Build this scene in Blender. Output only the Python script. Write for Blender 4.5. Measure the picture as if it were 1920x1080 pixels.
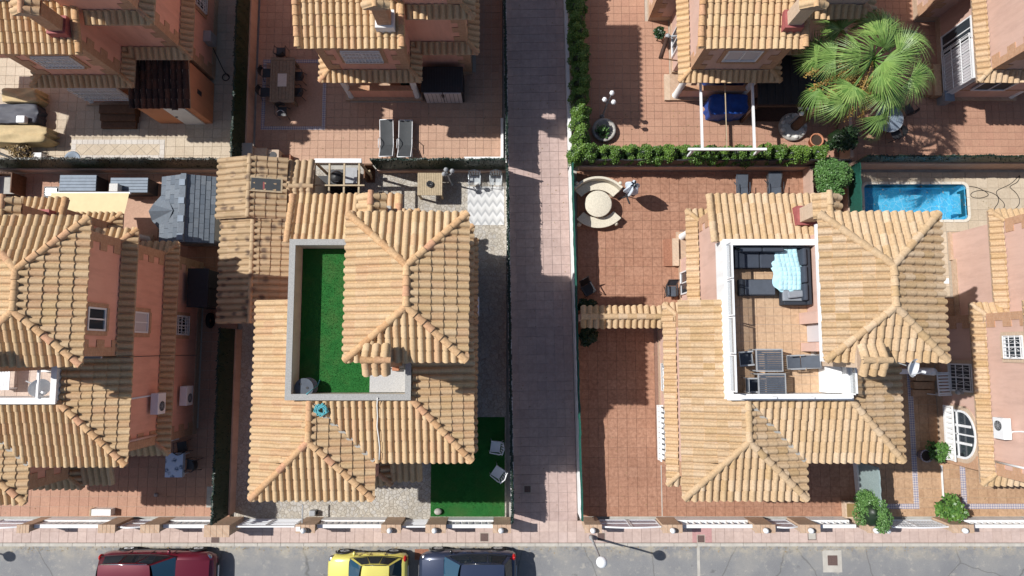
import bpy, math, random
from mathutils import Matrix, Vector
random.seed(7)
R = math.radians
for o in list(bpy.data.objects): bpy.data.objects.remove(o, do_unlink=True)
SC = bpy.context.scene
COL = SC.collection

# ------------------------------------------------------------------ camera, sky, sun, exposure
CAM_H, FPX, TILT = 29.5, 1240.0, math.atan(116/1240.0)
cd = bpy.data.cameras.new('drone_camera'); cam = bpy.data.objects.new('drone_camera', cd); COL.objects.link(cam)
cam.location = (0, 0, CAM_H); cam.rotation_euler = (TILT, 0, 0)
cd.sensor_width = 36.0; cd.lens = 36.0*FPX/1920.0; cd.clip_end = 2000.0; cd.clip_start = 0.5
SC.camera = cam
SUNV = Vector((-0.838, 0.231, 1.0)).normalized()          # towards the sun
ELEV = math.asin(SUNV.z); AZ = math.atan2(SUNV.x, SUNV.y)
w = bpy.data.worlds.new('World'); SC.world = w; w.use_nodes = True
nt = w.node_tree; bg = nt.nodes['Background']
sky = nt.nodes.new('ShaderNodeTexSky'); sky.sky_type = 'NISHITA'; sky.sun_disc = False
sky.sun_elevation = ELEV; sky.sun_rotation = AZ
nt.links.new(sky.outputs[0], bg.inputs[0]); bg.inputs[1].default_value = 0.08
sl = bpy.data.lights.new('sun', 'SUN'); sl.energy = 4.6; sl.angle = R(0.5); sl.color = (1.0, 0.975, 0.94)
so = bpy.data.objects.new('sun', sl); COL.objects.link(so); so.location = SUNV*60
so.rotation_euler = (-SUNV).to_track_quat('-Z', 'Y').to_euler()
SC.view_settings.view_transform = 'Standard'; SC.view_settings.look = 'None'
SC.view_settings.exposure = 0.25; SC.view_settings.gamma = 1.0; SC.view_settings.use_curve_mapping = False

# survey of the photograph: a point seen in the 1920x1080 frame, at a known height, gives its place on the plot
_c, _s = math.cos(TILT), math.sin(TILT)
def at(px, py, h=0.0):
    u = (px-960)/FPX; v = -(py-540)/FPX
    dy = v*_c+_s; dz = v*_s-_c; k = (CAM_H-h)/-dz
    return (u*k, dy*k)
def seen(x, y, z):
    z -= CAM_H; yc = y*_c+z*_s; zc = -y*_s+z*_c
    return (960+FPX*x/-zc, 540-FPX*yc/-zc)

# ------------------------------------------------------------------ mesh building
class MB:
    def __init__(s): s.v = []; s.f = []; s.sm = []
    def add(s, vs, fs, smooth=False):
        b = len(s.v); s.v += [tuple(p) for p in vs]
        s.f += [tuple(i+b for i in f) for f in fs]; s.sm += [smooth]*len(fs); return s
    def box(s, x0, x1, y0, y1, z0, z1):
        if x0 > x1: x0, x1 = x1, x0
        if y0 > y1: y0, y1 = y1, y0
        return s.add([(x0,y0,z0),(x1,y0,z0),(x1,y1,z0),(x0,y1,z0),(x0,y0,z1),(x1,y0,z1),(x1,y1,z1),(x0,y1,z1)],
              [(0,3,2,1),(4,5,6,7),(0,1,5,4),(1,2,6,5),(2,3,7,6),(3,0,4,7)])
    def obox(s, c, size, rz=0.0, M=None):
        x, y, z = size[0]/2, size[1]/2, size[2]/2
        T = Matrix.Translation(c) @ Matrix.Rotation(rz, 4, 'Z') if M is None else M
        vs = [T @ Vector(p) for p in ((-x,-y,-z),(x,-y,-z),(x,y,-z),(-x,y,-z),(-x,-y,z),(x,-y,z),(x,y,z),(-x,y,z))]
        return s.add(vs, [(0,3,2,1),(4,5,6,7),(0,1,5,4),(1,2,6,5),(2,3,7,6),(3,0,4,7)])
    def prism(s, poly, z0, z1):
        n = len(poly)
        a = sum(poly[i][0]*poly[(i+1)%n][1]-poly[(i+1)%n][0]*poly[i][1] for i in range(n))
        if a < 0: poly = poly[::-1]
        vs = [(p[0],p[1],z0) for p in poly]+[(p[0],p[1],z1) for p in poly]
        return s.add(vs, [tuple(range(n))[::-1], tuple(range(n,2*n))]+[(i,(i+1)%n,n+(i+1)%n,n+i) for i in range(n)])
    def bar(s, a, b, w, h):
        a, b = Vector(a), Vector(b); d = b-a; L = d.length
        if L < 1e-6: return s
        M = Matrix.Translation((a+b)/2) @ d.to_track_quat('X', 'Z').to_matrix().to_4x4()
        return s.obox((0,0,0), (L, w, h), M=M)
    def cyl(s, x, y, z0, z1, r, n=12, r2=None, cap=True):
        r2 = r if r2 is None else r2
        vs = [(x+r*math.cos(2*math.pi*i/n), y+r*math.sin(2*math.pi*i/n), z0) for i in range(n)]+\
             [(x+r2*math.cos(2*math.pi*i/n), y+r2*math.sin(2*math.pi*i/n), z1) for i in range(n)]
        b = len(s.v); s.add(vs, [(i,(i+1)%n,n+(i+1)%n,n+i) for i in range(n)], True)
        if cap:
            s.f += [tuple(b+n+i for i in range(n)), tuple(b+i for i in range(n))[::-1]]; s.sm += [False, False]
        return s
    def lathe(s, prof, x=0, y=0, n=16):
        vs = []; fs = []
        for r, z in prof:
            vs += [(x+r*math.cos(2*math.pi*i/n), y+r*math.sin(2*math.pi*i/n), z) for i in range(n)]
        for k in range(len(prof)-1):
            fs += [(k*n+i, k*n+(i+1)%n, (k+1)*n+(i+1)%n, (k+1)*n+i) for i in range(n)]
        return s.add(vs, fs, True)
    def sphere(s, c, r, n=12, m=8, sc=(1,1,1)):
        prof = [(math.sin(math.pi*k/m), -math.cos(math.pi*k/m)) for k in range(m+1)]
        vs = []; fs = []
        for a, z in prof:
            vs += [(c[0]+r*sc[0]*a*math.cos(2*math.pi*i/n), c[1]+r*sc[1]*a*math.sin(2*math.pi*i/n), c[2]+r*sc[2]*z) for i in range(n)]
        for k in range(m): fs += [(k*n+i, k*n+(i+1)%n, (k+1)*n+(i+1)%n, (k+1)*n+i) for i in range(n)]
        return s.add(vs, fs, True)
    def tube(s, pts, r, n=6, r2=None):
        pts = [Vector(p) for p in pts]; N = len(pts); vs = []; fs = []
        for k, p in enumerate(pts):
            d = (pts[min(k+1,N-1)]-pts[max(k-1,0)]).normalized()
            q = Vector((0,0,1)) if abs(d.z) < 0.95 else Vector((1,0,0))
            a = d.cross(q).normalized(); b = a.cross(d)
            rr = r if r2 is None else r+(r2-r)*k/max(1,N-1)
            vs += [p+a*rr*math.cos(2*math.pi*i/n)+b*rr*math.sin(2*math.pi*i/n) for i in range(n)]
        for k in range(N-1): fs += [(k*n+i, k*n+(i+1)%n, (k+1)*n+(i+1)%n, (k+1)*n+i) for i in range(n)]
        fs += [tuple(range(n))[::-1], tuple((N-1)*n+i for i in range(n))]
        return s.add(vs, fs, True)
    def grid(s, fn, nu, nv, smooth=True):
        vs = [fn(i/nu, j/nv) for j in range(nv+1) for i in range(nu+1)]
        return s.add(vs, [(j*(nu+1)+i, j*(nu+1)+i+1, (j+1)*(nu+1)+i+1, (j+1)*(nu+1)+i) for j in range(nv) for i in range(nu)], smooth)
    def mesh(s, name, mat=None):
        me = bpy.data.meshes.new(name); me.from_pydata(s.v, [], s.f)
        me.polygons.foreach_set('use_smooth', s.sm)
        if mat: me.materials.append(mat)
        me.update(); return me
    def build(s, name, mat, parent=None, bevel=0.0, loc=None, rz=0.0):
        o = link(name, s.mesh(name, mat), parent)
        if loc is not None: o.location = loc
        if rz: o.rotation_euler = (0,0,rz)
        if bevel: bev(o, bevel)
        return o
def bev(o, wd, seg=2):
    m = o.modifiers.new('edge', 'BEVEL'); m.width = wd; m.segments = seg; m.limit_method = 'ANGLE'
def link(name, data, parent=None, M=None):
    o = bpy.data.objects.new(name, data); COL.objects.link(o)
    if parent is not None: o.parent = parent
    if M is not None: o.matrix_local = M
    return o
def tag(o, label, cat, group=None):
    o['label'] = label; o['category'] = cat
    if group: o['group'] = group
    return o
def thing(name, label, cat, loc=(0,0,0), rz=0.0, group=None, scale=None):
    o = link(name, None); o.location = loc; o.rotation_euler = (0,0,rz); o.empty_display_size = 0.3
    if scale: o.scale = scale
    return tag(o, label, cat, group)
def struct(name, mb, mat, **k):
    o = mb.build(name, mat, **k); o['kind'] = 'structure'; return o
def stuff(o): o['kind'] = 'stuff'; return o
def copy_tree(o, parent=None):
    c = o.copy(); COL.objects.link(c); c.parent = parent
    for ch in o.children: copy_tree(ch, c)
    return c

# ------------------------------------------------------------------ materials
M = {}
def srgb(r, g, b):
    f = lambda v: (v/255/12.92 if v/255 <= 0.04045 else ((v/255+0.055)/1.055)**2.4)
    return (f(r), f(g), f(b))
class NT:
    def __init__(s, name):
        s.m = bpy.data.materials.new(name); s.m.use_nodes = True; s.t = s.m.node_tree
        s.p = s.t.nodes['Principled BSDF']; s._pos = None; M[name] = s.m
    def n(s, typ, **k):
        x = s.t.nodes.new('ShaderNode'+typ)
        for a, v in k.items(): setattr(x, a, v)
        return x
    def l(s, a, b): s.t.links.new(a, b)
    def pos(s):
        if s._pos is None: s._pos = s.n('NewGeometry').outputs['Position']
        return s._pos
    def objco(s): return s.n('TexCoord').outputs['Object']
    def noise(s, scale, detail=3.0, vec=None, rough=0.55):
        x = s.n('TexNoise'); x.inputs['Scale'].default_value = scale; x.inputs['Detail'].default_value = detail
        x.inputs['Roughness'].default_value = rough
        s.l(vec if vec is not None else s.pos(), x.inputs['Vector']); return x.outputs['Fac']
    def ramp(s, fac, stops):
        x = s.n('ValToRGB'); e = x.color_ramp.elements
        while len(e) < len(stops): e.new(0.5)
        for k, (p, c) in enumerate(stops):
            e[k].position = p; e[k].color = (c[0],c[1],c[2],1) if not isinstance(c,(int,float)) else (c,c,c,1)
        s.l(fac, x.inputs[0]); return x.outputs[0]
    def mix(s, fac, a, b, mode='MIX'):
        x = s.n('Mix', data_type='RGBA', blend_type=mode)
        for sock, v in ((x.inputs[0], fac), (x.inputs[6], a), (x.inputs[7], b)):
            if isinstance(v, (int, float)): sock.default_value = v
            elif isinstance(v, tuple): sock.default_value = (v[0],v[1],v[2],1)
            else: s.l(v, sock)
        return x.outputs[2]
    def math(s, op, a, b=None):
        x = s.n('Math', operation=op)
        for sock, v in ((x.inputs[0], a), (x.inputs[1], b)):
            if v is None: continue
            if isinstance(v, (int, float)): sock.default_value = v
            else: s.l(v, sock)
        return x.outputs[0]
    def scalevec(s, vec, v3):
        x = s.n('VectorMath', operation='MULTIPLY'); s.l(vec, x.inputs[0]); x.inputs[1].default_value = v3; return x.outputs[0]
    def rnd(s):
        a = s.n('ObjectInfo').outputs['Random']; b = s.n('NewGeometry').outputs['Random Per Island']
        return s.math('FRACT', s.math('ADD', a, b))
    def bump(s, h, strength=0.3, dist=0.01):
        x = s.n('Bump'); x.inputs['Strength'].default_value = strength; x.inputs['Distance'].default_value = dist
        s.l(h, x.inputs['Height']); s.l(x.outputs[0], s.p.inputs['Normal'])
    def out(s, col, rough=0.8, spec=0.3, metal=0.0):
        if isinstance(col, tuple): s.p.inputs['Base Color'].default_value = (*col, 1)
        else: s.l(col, s.p.inputs['Base Color'])
        if isinstance(rough, (int, float)): s.p.inputs['Roughness'].default_value = rough
        else: s.l(rough, s.p.inputs['Roughness'])
        s.p.inputs['Specular IOR Level'].default_value = spec; s.p.inputs['Metallic'].default_value = metal
        return s.m
def k3(c, f): return (c[0]*f, c[1]*f, c[2]*f)
def plain(name, col, var=0.15, scale=3.0, rough=0.75, bump=0.0, bscale=60.0, spec=0.3, metal=0.0, island=0.0):
    """surface colour with soft wear, fine relief and, if asked, a different tone for each piece"""
    t = NT(name)
    c = t.mix(t.ramp(t.noise(scale, 5.0, rough=0.65), [(0.3, 0.0), (0.7, 1.0)]), k3(col, 1-var), k3(col, 1+var*0.8))
    if island: 
        f = t.math('ADD', t.math('MULTIPLY', t.rnd(), 2*island), 1-island)
        c = t.mix(1.0, c, t.n('CombineColor').outputs[0], 'MULTIPLY') if False else t.mix(1.0, c, t.ramp(t.rnd(), [(0.0, 1-island), (1.0, 1.0)]), 'MULTIPLY')
    if bump: t.bump(t.noise(bscale, 4.0), bump, 0.01)
    return t.out(c, rough, spec, metal)

def tile_mat(name, cols, stain=0.25, dark=0.0):
    t = NT(name); r = t.rnd()
    n = len(cols); base = t.ramp(r, [(i/(n-1), c) for i, c in enumerate(cols)])
    g = t.noise(16.0, 5.0, rough=0.7)
    base = t.mix(t.ramp(g, [(0.35, 1.0), (0.62, 0.0)]), base, t.mix(1.0, base, (1-stain, 1-stain*1.05, 1-stain*1.1), 'MULTIPLY'))
    lich = t.noise(2.3, 7.0, rough=0.8); base = t.mix(t.ramp(lich, [(0.66,0.0),(0.8,0.4)]), base, (0.33,0.30,0.24))
    big = t.noise(0.9, 3.0)
    base = t.mix(t.ramp(big, [(0.35, 0.0), (0.7, 0.3)]), base, t.mix(1.0, base, (0.90, 0.86, 0.82), 'MULTIPLY'))
    if dark:
        d = t.noise(3.2, 6.0, t.scalevec(t.pos(), (1.0, 0.45, 1.0)), 0.75)
        base = t.mix(t.math('MULTIPLY', t.ramp(d, [(0.62, 0.0), (0.74, 1.0)]), dark), base, (0.075, 0.062, 0.05))
    t.bump(t.noise(70.0, 4.0), 0.25, 0.006)
    return t.out(base, 0.85, 0.2)
tile_mat('roof_clay', [(0.547,0.383,0.220),(0.595,0.423,0.246),(0.566,0.391,0.225),(0.624,0.459,0.279),(0.553,0.356,0.208),(0.579,0.414,0.229)], 0.2)
tile_mat('roof_clay_aged', [(0.498,0.342,0.182),(0.577,0.419,0.259),(0.537,0.375,0.217),(0.616,0.467,0.314),(0.519,0.353,0.195)], 0.24, 0.5)
tile_mat('roof_ridge', [(0.554,0.325,0.165),(0.643,0.423,0.232),(0.588,0.367,0.199),(0.598,0.330,0.199)], 0.3)
tile_mat('roof_dark', [(0.075,0.042,0.034),(0.16,0.075,0.05),(0.05,0.032,0.03),(0.11,0.055,0.04)], 0.5, 0.6)
def mottled():
    t = NT('roof_mottled'); r = t.rnd()
    b = t.ramp(r, [(0.0,(0.36,0.26,0.155)),(0.5,(0.45,0.33,0.205)),(1.0,(0.40,0.285,0.17))])
    v = t.n('TexVoronoi'); v.inputs['Scale'].default_value = 2.1; t.l(t.pos(), v.inputs['Vector'])
    b = t.mix(t.ramp(v.outputs['Distance'], [(0.14, 0.8), (0.36, 0.0)]), b, (0.09,0.06,0.05))
    t.bump(t.noise(60.0, 4.0), 0.25, 0.006); t.out(b, 0.85, 0.2)
mottled()
plain('mortar', (0.40,0.29,0.21), 0.2, 8, 0.9, 0.3)
def stucco(name, col, col2):
    t = NT(name)
    c = t.mix(t.ramp(t.noise(0.8, 4.0, rough=0.6), [(0.3,0.0),(0.7,1.0)]), col, col2)
    st = t.noise(2.2, 5.0, t.scalevec(t.pos(), (1.0,1.0,0.18)), 0.7)
    c = t.mix(t.ramp(st, [(0.46,0.0),(0.74,0.55)]), c, k3(col, 0.70)); c = t.mix(t.ramp(t.noise(3.4, 6.0, rough=0.75), [(0.56,0.0),(0.7,0.3)]), c, k3(col2, 1.12))
    t.bump(t.noise(90.0, 3.0), 0.35, 0.006); t.out(c, 0.9, 0.15)
stucco('stucco_terracotta', (0.72,0.375,0.275), (0.77,0.42,0.315))
stucco('stucco_salmon', (0.56,0.375,0.305), (0.61,0.42,0.35))
stucco('stucco_orange', (0.60,0.27,0.15), (0.65,0.30,0.17))
stucco('white_paint', (0.74,0.735,0.72), (0.80,0.795,0.78))
stucco('beige_paint', (0.55,0.50,0.41), (0.62,0.56,0.46))
stucco('garden_wall_pink', (0.46,0.32,0.25), (0.52,0.37,0.295))
def brick(name, c1, c2, mo, sx=5.5, sz=16.0):
    t = NT(name); g = t.n('NewGeometry'); sp = t.n('SeparateXYZ'); t.l(t.pos(), sp.inputs[0])
    cb = t.n('CombineXYZ'); t.l(t.math('ADD', sp.outputs[0], sp.outputs[1]), cb.inputs[0]); t.l(sp.outputs[2], cb.inputs[1])
    b = t.n('TexBrick'); t.l(cb.outputs[0], b.inputs['Vector']); b.inputs['Scale'].default_value = 1.0
    b.inputs['Brick Width'].default_value = 1.0/sx; b.inputs['Row Height'].default_value = 1.0/sz; b.inputs['Mortar Size'].default_value = 0.009
    b.inputs['Color1'].default_value = (*c1,1); b.inputs['Color2'].default_value = (*c2,1); b.inputs['Mortar'].default_value = (*mo,1)
    c = t.mix(t.ramp(t.noise(9.0, 4.0), [(0.3,0.0),(0.7,0.5)]), b.outputs['Color'], k3(c1, 0.75))
    t.bump(t.math('SUBTRACT', 1.0, b.outputs['Fac']), 0.5, 0.01); t.out(c, 0.9, 0.15)
brick('quoin_brick', (0.48,0.265,0.155), (0.56,0.33,0.20), (0.50,0.37,0.27))
brick('pillar_brick', (0.47,0.32,0.22), (0.57,0.41,0.29), (0.50,0.42,0.33))
brick('pale_brick', (0.56,0.42,0.30), (0.62,0.48,0.36), (0.50,0.40,0.31))
plain('white_metal', (0.74,0.75,0.76), 0.06, 2, 0.45, spec=0.5)
plain('grey_metal', (0.32,0.33,0.34), 0.12, 4, 0.5, spec=0.5)
plain('dark_metal', (0.035,0.036,0.04), 0.2, 4, 0.45, spec=0.5)
plain('black_plastic', (0.02,0.02,0.022), 0.2, 6, 0.5, spec=0.4)
plain('dark_grey_plastic', (0.03,0.031,0.036), 0.2, 6, 0.55, spec=0.4)
plain('white_plastic', (0.76,0.77,0.78), 0.05, 3, 0.4, spec=0.5)
plain('granite', (0.44,0.435,0.425), 0.35, 60, 0.7, 0.1)
plain('granite_cap', (0.33,0.325,0.31), 0.3, 40, 0.75, 0.1)
plain('concrete', (0.40,0.385,0.35), 0.2, 2.5, 0.9, 0.3)
plain('kerb_concrete', (0.46,0.43,0.38), 0.15, 3, 0.9, 0.3)
plain('teal_rope', (0.10,0.36,0.40), 0.2, 20, 0.8)
plain('white_cable', (0.72,0.70,0.66), 0.1, 8, 0.6)
plain('black_cable', (0.02,0.02,0.02), 0.1, 8, 0.6)
plain('red_paint', (0.33,0.10,0.095), 0.2, 6, 0.7)
plain('terracotta_pot', (0.46,0.20,0.11), 0.2, 8, 0.85)
plain('soil', (0.05,0.035,0.025), 0.3, 20, 0.95, 0.5)
plain('brown_wood', (0.14,0.072,0.04), 0.3, 9, 0.7, 0.2)
plain('dark_wood', (0.055,0.028,0.02), 0.3, 9, 0.7, 0.2)
plain('grey_wood', (0.24,0.185,0.13), 0.25, 9, 0.75, 0.2, island=0.2)
plain('pale_wood', (0.42,0.335,0.22), 0.2, 9, 0.75, 0.2)
plain('cream_fabric', (0.66,0.56,0.33), 0.06, 3, 0.85, 0.1, 200)
plain('tarp_beige', (0.50,0.385,0.21), 0.12, 4, 0.75, 0.25, 14)
plain('tarp_grey', (0.055,0.058,0.075), 0.15, 4, 0.6, 0.2, 14)
plain('tarp_blue', (0.015,0.065,0.30), 0.25, 5, 0.5, 0.35, 16)
plain('sling_grey', (0.055,0.06,0.064), 0.12, 5, 0.7, 0.1, 220)
plain('sling_dark', (0.075,0.088,0.11), 0.12, 5, 0.7, 0.1, 220)
plain('rattan_dark', (0.028,0.034,0.046), 0.25, 60, 0.65, 0.3, 120)
plain('cushion_dark', (0.045,0.055,0.075), 0.1, 5, 0.85, 0.15, 90)
plain('cushion_grey', (0.24,0.26,0.29), 0.1, 5, 0.85, 0.15, 90)
plain('quilt_blue', (0.42,0.66,0.74), 0.1, 7, 0.8, 0.2, 60)
plain('cloth_white_blue', (0.62,0.69,0.77), 0.12, 9, 0.8, 0.2, 40)
plain('shade_cloth_teal', (0.27,0.34,0.335), 0.35, 40, 0.85, 0.4, 80)
plain('netting_green', (0.012,0.085,0.062), 0.25, 12, 0.75, 0.3, 120)
plain('iron_cover', (0.13,0.085,0.075), 0.3, 25, 0.7, 0.3)
plain('rock', (0.38,0.36,0.33), 0.3, 7, 0.9, 0.5, 25)
plain('white_gravel', (0.62,0.61,0.58), 0.25, 30, 0.9, 0.5, 40)
plain('tyre', (0.018,0.018,0.02), 0.15, 9, 0.85)
plain('rim', (0.42,0.43,0.45), 0.1, 9, 0.35, spec=0.5, metal=0.8)
plain('lamp_globe', (0.82,0.83,0.84), 0.03, 3, 0.35, spec=0.5)
plain('trunk_bark', (0.16,0.095,0.06), 0.3, 14, 0.95, 0.6, 30)
plain('stem', (0.11,0.085,0.05), 0.3, 14, 0.95)
plain('tail_red', (0.42,0.012,0.012), 0.1, 4, 0.2, spec=0.5)
plain('chrome', (0.6,0.6,0.62), 0.05, 4, 0.15, spec=0.5, metal=1.0)
def glassy(name, col, rough=0.05, spec=0.6):
    t = NT(name); t.out(col, rough, spec)
glassy('window_glass', (0.035,0.045,0.055)); glassy('car_glass', (0.012,0.018,0.024), 0.03, 0.8)
glassy('windscreen_glass', (0.02,0.06,0.10), 0.03, 0.9); glassy('pale_blind', (0.55,0.53,0.55), 0.4, 0.4)
def clear(name, tint, alpha):
    t = NT(name); t.out(tint, 0.06, 0.5); t.p.inputs['Alpha'].default_value = alpha
clear('clear_panel', (0.62,0.66,0.68), 0.32); clear('frosted_panel', (0.62,0.62,0.72), 0.55); clear('clear_plastic', (0.75,0.8,0.83), 0.5)
def paint(name, col):
    t = NT(name); t.out(col, 0.3, 0.5, 0.25); t.p.inputs['Coat Weight'].default_value = 0.8; t.p.inputs['Coat Roughness'].default_value = 0.05
paint('paint_red', (0.135,0.009,0.022)); paint('paint_yellow', (0.74,0.66,0.16)); paint('paint_navy', (0.03,0.042,0.082)); paint('paint_dark', (0.02,0.02,0.022))
def leafmat(name, a, b, tr=0.0):
    t = NT(name); c = t.mix(t.math('FRACT', t.math('ADD', t.math('MULTIPLY', t.rnd(), 0.5), t.n('ObjectInfo').outputs['Random'])), a, b)
    c = t.mix(t.ramp(t.noise(2.0, 3.0), [(0.3,0.0),(0.7,0.5)]), c, k3(a, 0.75)); t.out(c, 0.45, 0.45)
    t.p.inputs['Subsurface Weight'].default_value = 0.0
leafmat('leaf_hedge', (0.06,0.135,0.02), (0.16,0.27,0.04)); leafmat('leaf_shrub', (0.05,0.14,0.035), (0.15,0.28,0.075))
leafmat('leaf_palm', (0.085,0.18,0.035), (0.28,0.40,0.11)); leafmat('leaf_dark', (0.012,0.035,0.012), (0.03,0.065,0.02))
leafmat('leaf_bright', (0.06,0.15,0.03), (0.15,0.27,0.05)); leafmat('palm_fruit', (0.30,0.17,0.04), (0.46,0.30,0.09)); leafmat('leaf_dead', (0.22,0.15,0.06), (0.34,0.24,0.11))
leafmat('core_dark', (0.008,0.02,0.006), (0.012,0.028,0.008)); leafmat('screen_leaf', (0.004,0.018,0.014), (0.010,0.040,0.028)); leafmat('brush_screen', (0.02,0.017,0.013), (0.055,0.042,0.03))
def paving(name, cols, mott=0.3, msc=14.0, rough=0.75, spec=0.3, bmp=0.1):
    t = NT(name); n = len(cols)
    c = t.ramp(t.rnd(), [(i/(n-1), q) for i, q in enumerate(cols)])
    c = t.mix(t.ramp(t.noise(msc, 5.0, rough=0.7), [(0.32,1.0),(0.66,0.0)]), c, t.mix(1.0, c, (1-mott,1-mott*1.1,1-mott*1.15), 'MULTIPLY'))
    c = t.mix(t.ramp(t.noise(0.7, 4.0), [(0.35,0.0),(0.72,0.6)]), c, t.mix(1.0, c, (0.78,0.76,0.75), 'MULTIPLY')); c = t.mix(t.ramp(t.noise(2.6, 6.0, rough=0.75), [(0.58,0.0),(0.72,0.45)]), c, t.mix(1.0, c, (0.66,0.63,0.60), 'MULTIPLY'))
    t.bump(t.noise(60.0, 3.0), bmp, 0.005); t.out(c, rough, spec)
paving('tile_red', [(0.36,0.16,0.10),(0.41,0.195,0.12),(0.33,0.145,0.09),(0.44,0.22,0.14)], 0.35)
paving('tile_brown', [(0.42,0.225,0.147),(0.435,0.238,0.157),(0.405,0.213,0.138),(0.45,0.25,0.167)], 0.36, 7.0)
paving('tile_salmon', [(0.514,0.326,0.232),(0.543,0.352,0.247),(0.485,0.306,0.216)], 0.2)
paving('tile_coral', [(0.468,0.267,0.183),(0.482,0.279,0.191),(0.455,0.254,0.176)], 0.2)
paving('tile_cream', [(0.56,0.47,0.35),(0.60,0.51,0.39),(0.53,0.44,0.325)], 0.18)
paving('tile_honey', [(0.57,0.39,0.25),(0.60,0.42,0.27),(0.55,0.37,0.235)], 0.25, 9.0)
paving('tile_ochre', [(0.52,0.335,0.20),(0.56,0.37,0.23),(0.49,0.31,0.185)], 0.3, 8.0)
paving('tile_pavement', [(0.550,0.424,0.369),(0.600,0.466,0.407),(0.520,0.398,0.347),(0.570,0.445,0.396)], 0.16, 6.0)
paving('tile_path', [(0.477,0.355,0.318),(0.514,0.388,0.346),(0.448,0.337,0.304)], 0.18, 5.0)
paving('tile_pink', [(0.50,0.28,0.27),(0.54,0.31,0.29)], 0.2); paving('tile_terrace_pale', [(0.55,0.44,0.37),(0.60,0.49,0.41)], 0.2)
def mosaic():
    t = NT('mosaic_blue'); ck = t.n('TexChecker'); ck.inputs['Scale'].default_value = 14.0; mp = t.n('Mapping'); mp.inputs['Rotation'].default_value = (0,0,0.785); t.l(t.pos(), mp.inputs['Vector']); t.l(mp.outputs[0], ck.inputs['Vector'])
    c = t.mix(ck.outputs['Fac'], (0.20,0.20,0.30), (0.56,0.50,0.45)); c = t.mix(t.ramp(t.noise(30.0,3.0), [(0.4,0.0),(0.6,0.5)]), c, (0.40,0.36,0.40)); t.out(c, 0.6, 0.3)
mosaic()
paving('mosaic_white', [(0.64,0.60,0.54),(0.70,0.66,0.60)], 0.3, 45.0)
paving('slate_shingle', [(0.130,0.158,0.192),(0.170,0.200,0.234),(0.110,0.138,0.172),(0.190,0.220,0.250)], 0.2, 12.0)
plain('grout_pale', (0.42,0.36,0.30), 0.15, 10, 0.95); plain('grout_pave', (0.49,0.375,0.33), 0.15, 10, 0.95); plain('grout_dark', (0.24,0.145,0.11), 0.2, 10, 0.95); plain('grout_path', (0.36,0.295,0.275), 0.2, 10, 0.95); plain('grout_cream', (0.36,0.31,0.25), 0.15, 10, 0.95)
def asphalt():
    t = NT('asphalt'); 
    c = t.ramp(t.noise(0.55, 6.0, rough=0.6), [(0.28,(0.19,0.192,0.20)),(0.5,(0.235,0.235,0.235)),(0.7,(0.29,0.28,0.262))])
    s = t.ramp(t.noise(130.0, 2.0), [(0.35,0.72),(0.65,1.18)]); c = t.mix(1.0, c, s, 'MULTIPLY')
    d = t.ramp(t.noise(3.5, 6.0, rough=0.75), [(0.56,0.0),(0.68,0.55)]); c = t.mix(d, c, (0.42,0.39,0.33))
    wv = t.n('TexNoise'); wv.inputs['Scale'].default_value = 1.3; wv.inputs['Detail'].default_value = 5.0; t.l(t.pos(), wv.inputs['Vector'])
    vr = t.n('TexVoronoi', feature='DISTANCE_TO_EDGE'); vr.inputs['Scale'].default_value = 0.33; t.l(t.mix(0.25, t.pos(), wv.outputs['Color']), vr.inputs['Vector'])
    c = t.mix(t.ramp(vr.outputs['Distance'], [(0.0,0.75),(0.008,0.0)]), c, (0.11,0.108,0.10))
    c = t.mix(t.ramp(t.noise(1.9, 3.0), [(0.66,0.0),(0.74,0.55)]), c, (0.10,0.10,0.10))
    sp = t.n('SeparateXYZ'); t.l(t.pos(), sp.inputs[0])
    near = t.ramp(t.math('MULTIPLY', t.math('ADD', sp.outputs[1], 9.4), 1.0), [(0.25,0.0),(0.95,1.0)])
    c = t.mix(t.math('MULTIPLY', near, t.ramp(t.noise(2.4, 6.0, rough=0.75), [(0.42,0.0),(0.62,0.8)])), c, (0.44,0.385,0.29))
    t.bump(t.noise(150.0, 2.0), 0.4, 0.008); t.out(c, 0.92, 0.2)
asphalt()
def crazy():
    t = NT('crazy_paving'); v = t.n('TexVoronoi', feature='DISTANCE_TO_EDGE'); v.inputs['Scale'].default_value = 6.5; t.l(t.pos(), v.inputs['Vector'])
    q = t.n('TexVoronoi'); q.inputs['Scale'].default_value = 6.5; t.l(t.pos(), q.inputs['Vector'])
    g = t.n('SeparateColor'); t.l(q.outputs['Color'], g.inputs[0])
    c = t.ramp(g.outputs[0], [(0.0,(0.40,0.36,0.30)),(0.5,(0.54,0.50,0.43)),(1.0,(0.47,0.45,0.42))])
    c = t.mix(t.ramp(t.noise(30.0,4.0), [(0.35,0.5),(0.6,0.0)]), c, (0.25,0.22,0.18))
    c = t.mix(t.ramp(v.outputs['Distance'], [(0.0,1.0),(0.07,0.0)]), c, (0.27,0.235,0.19))
    c = t.mix(t.ramp(t.noise(0.8,4.0), [(0.4,0.0),(0.75,0.5)]), c, (0.26,0.245,0.215))
    t.bump(t.ramp(v.outputs['Distance'], [(0.0,0.0),(0.08,1.0)]), 0.6, 0.02); t.out(c, 0.9, 0.2)
crazy()
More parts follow.
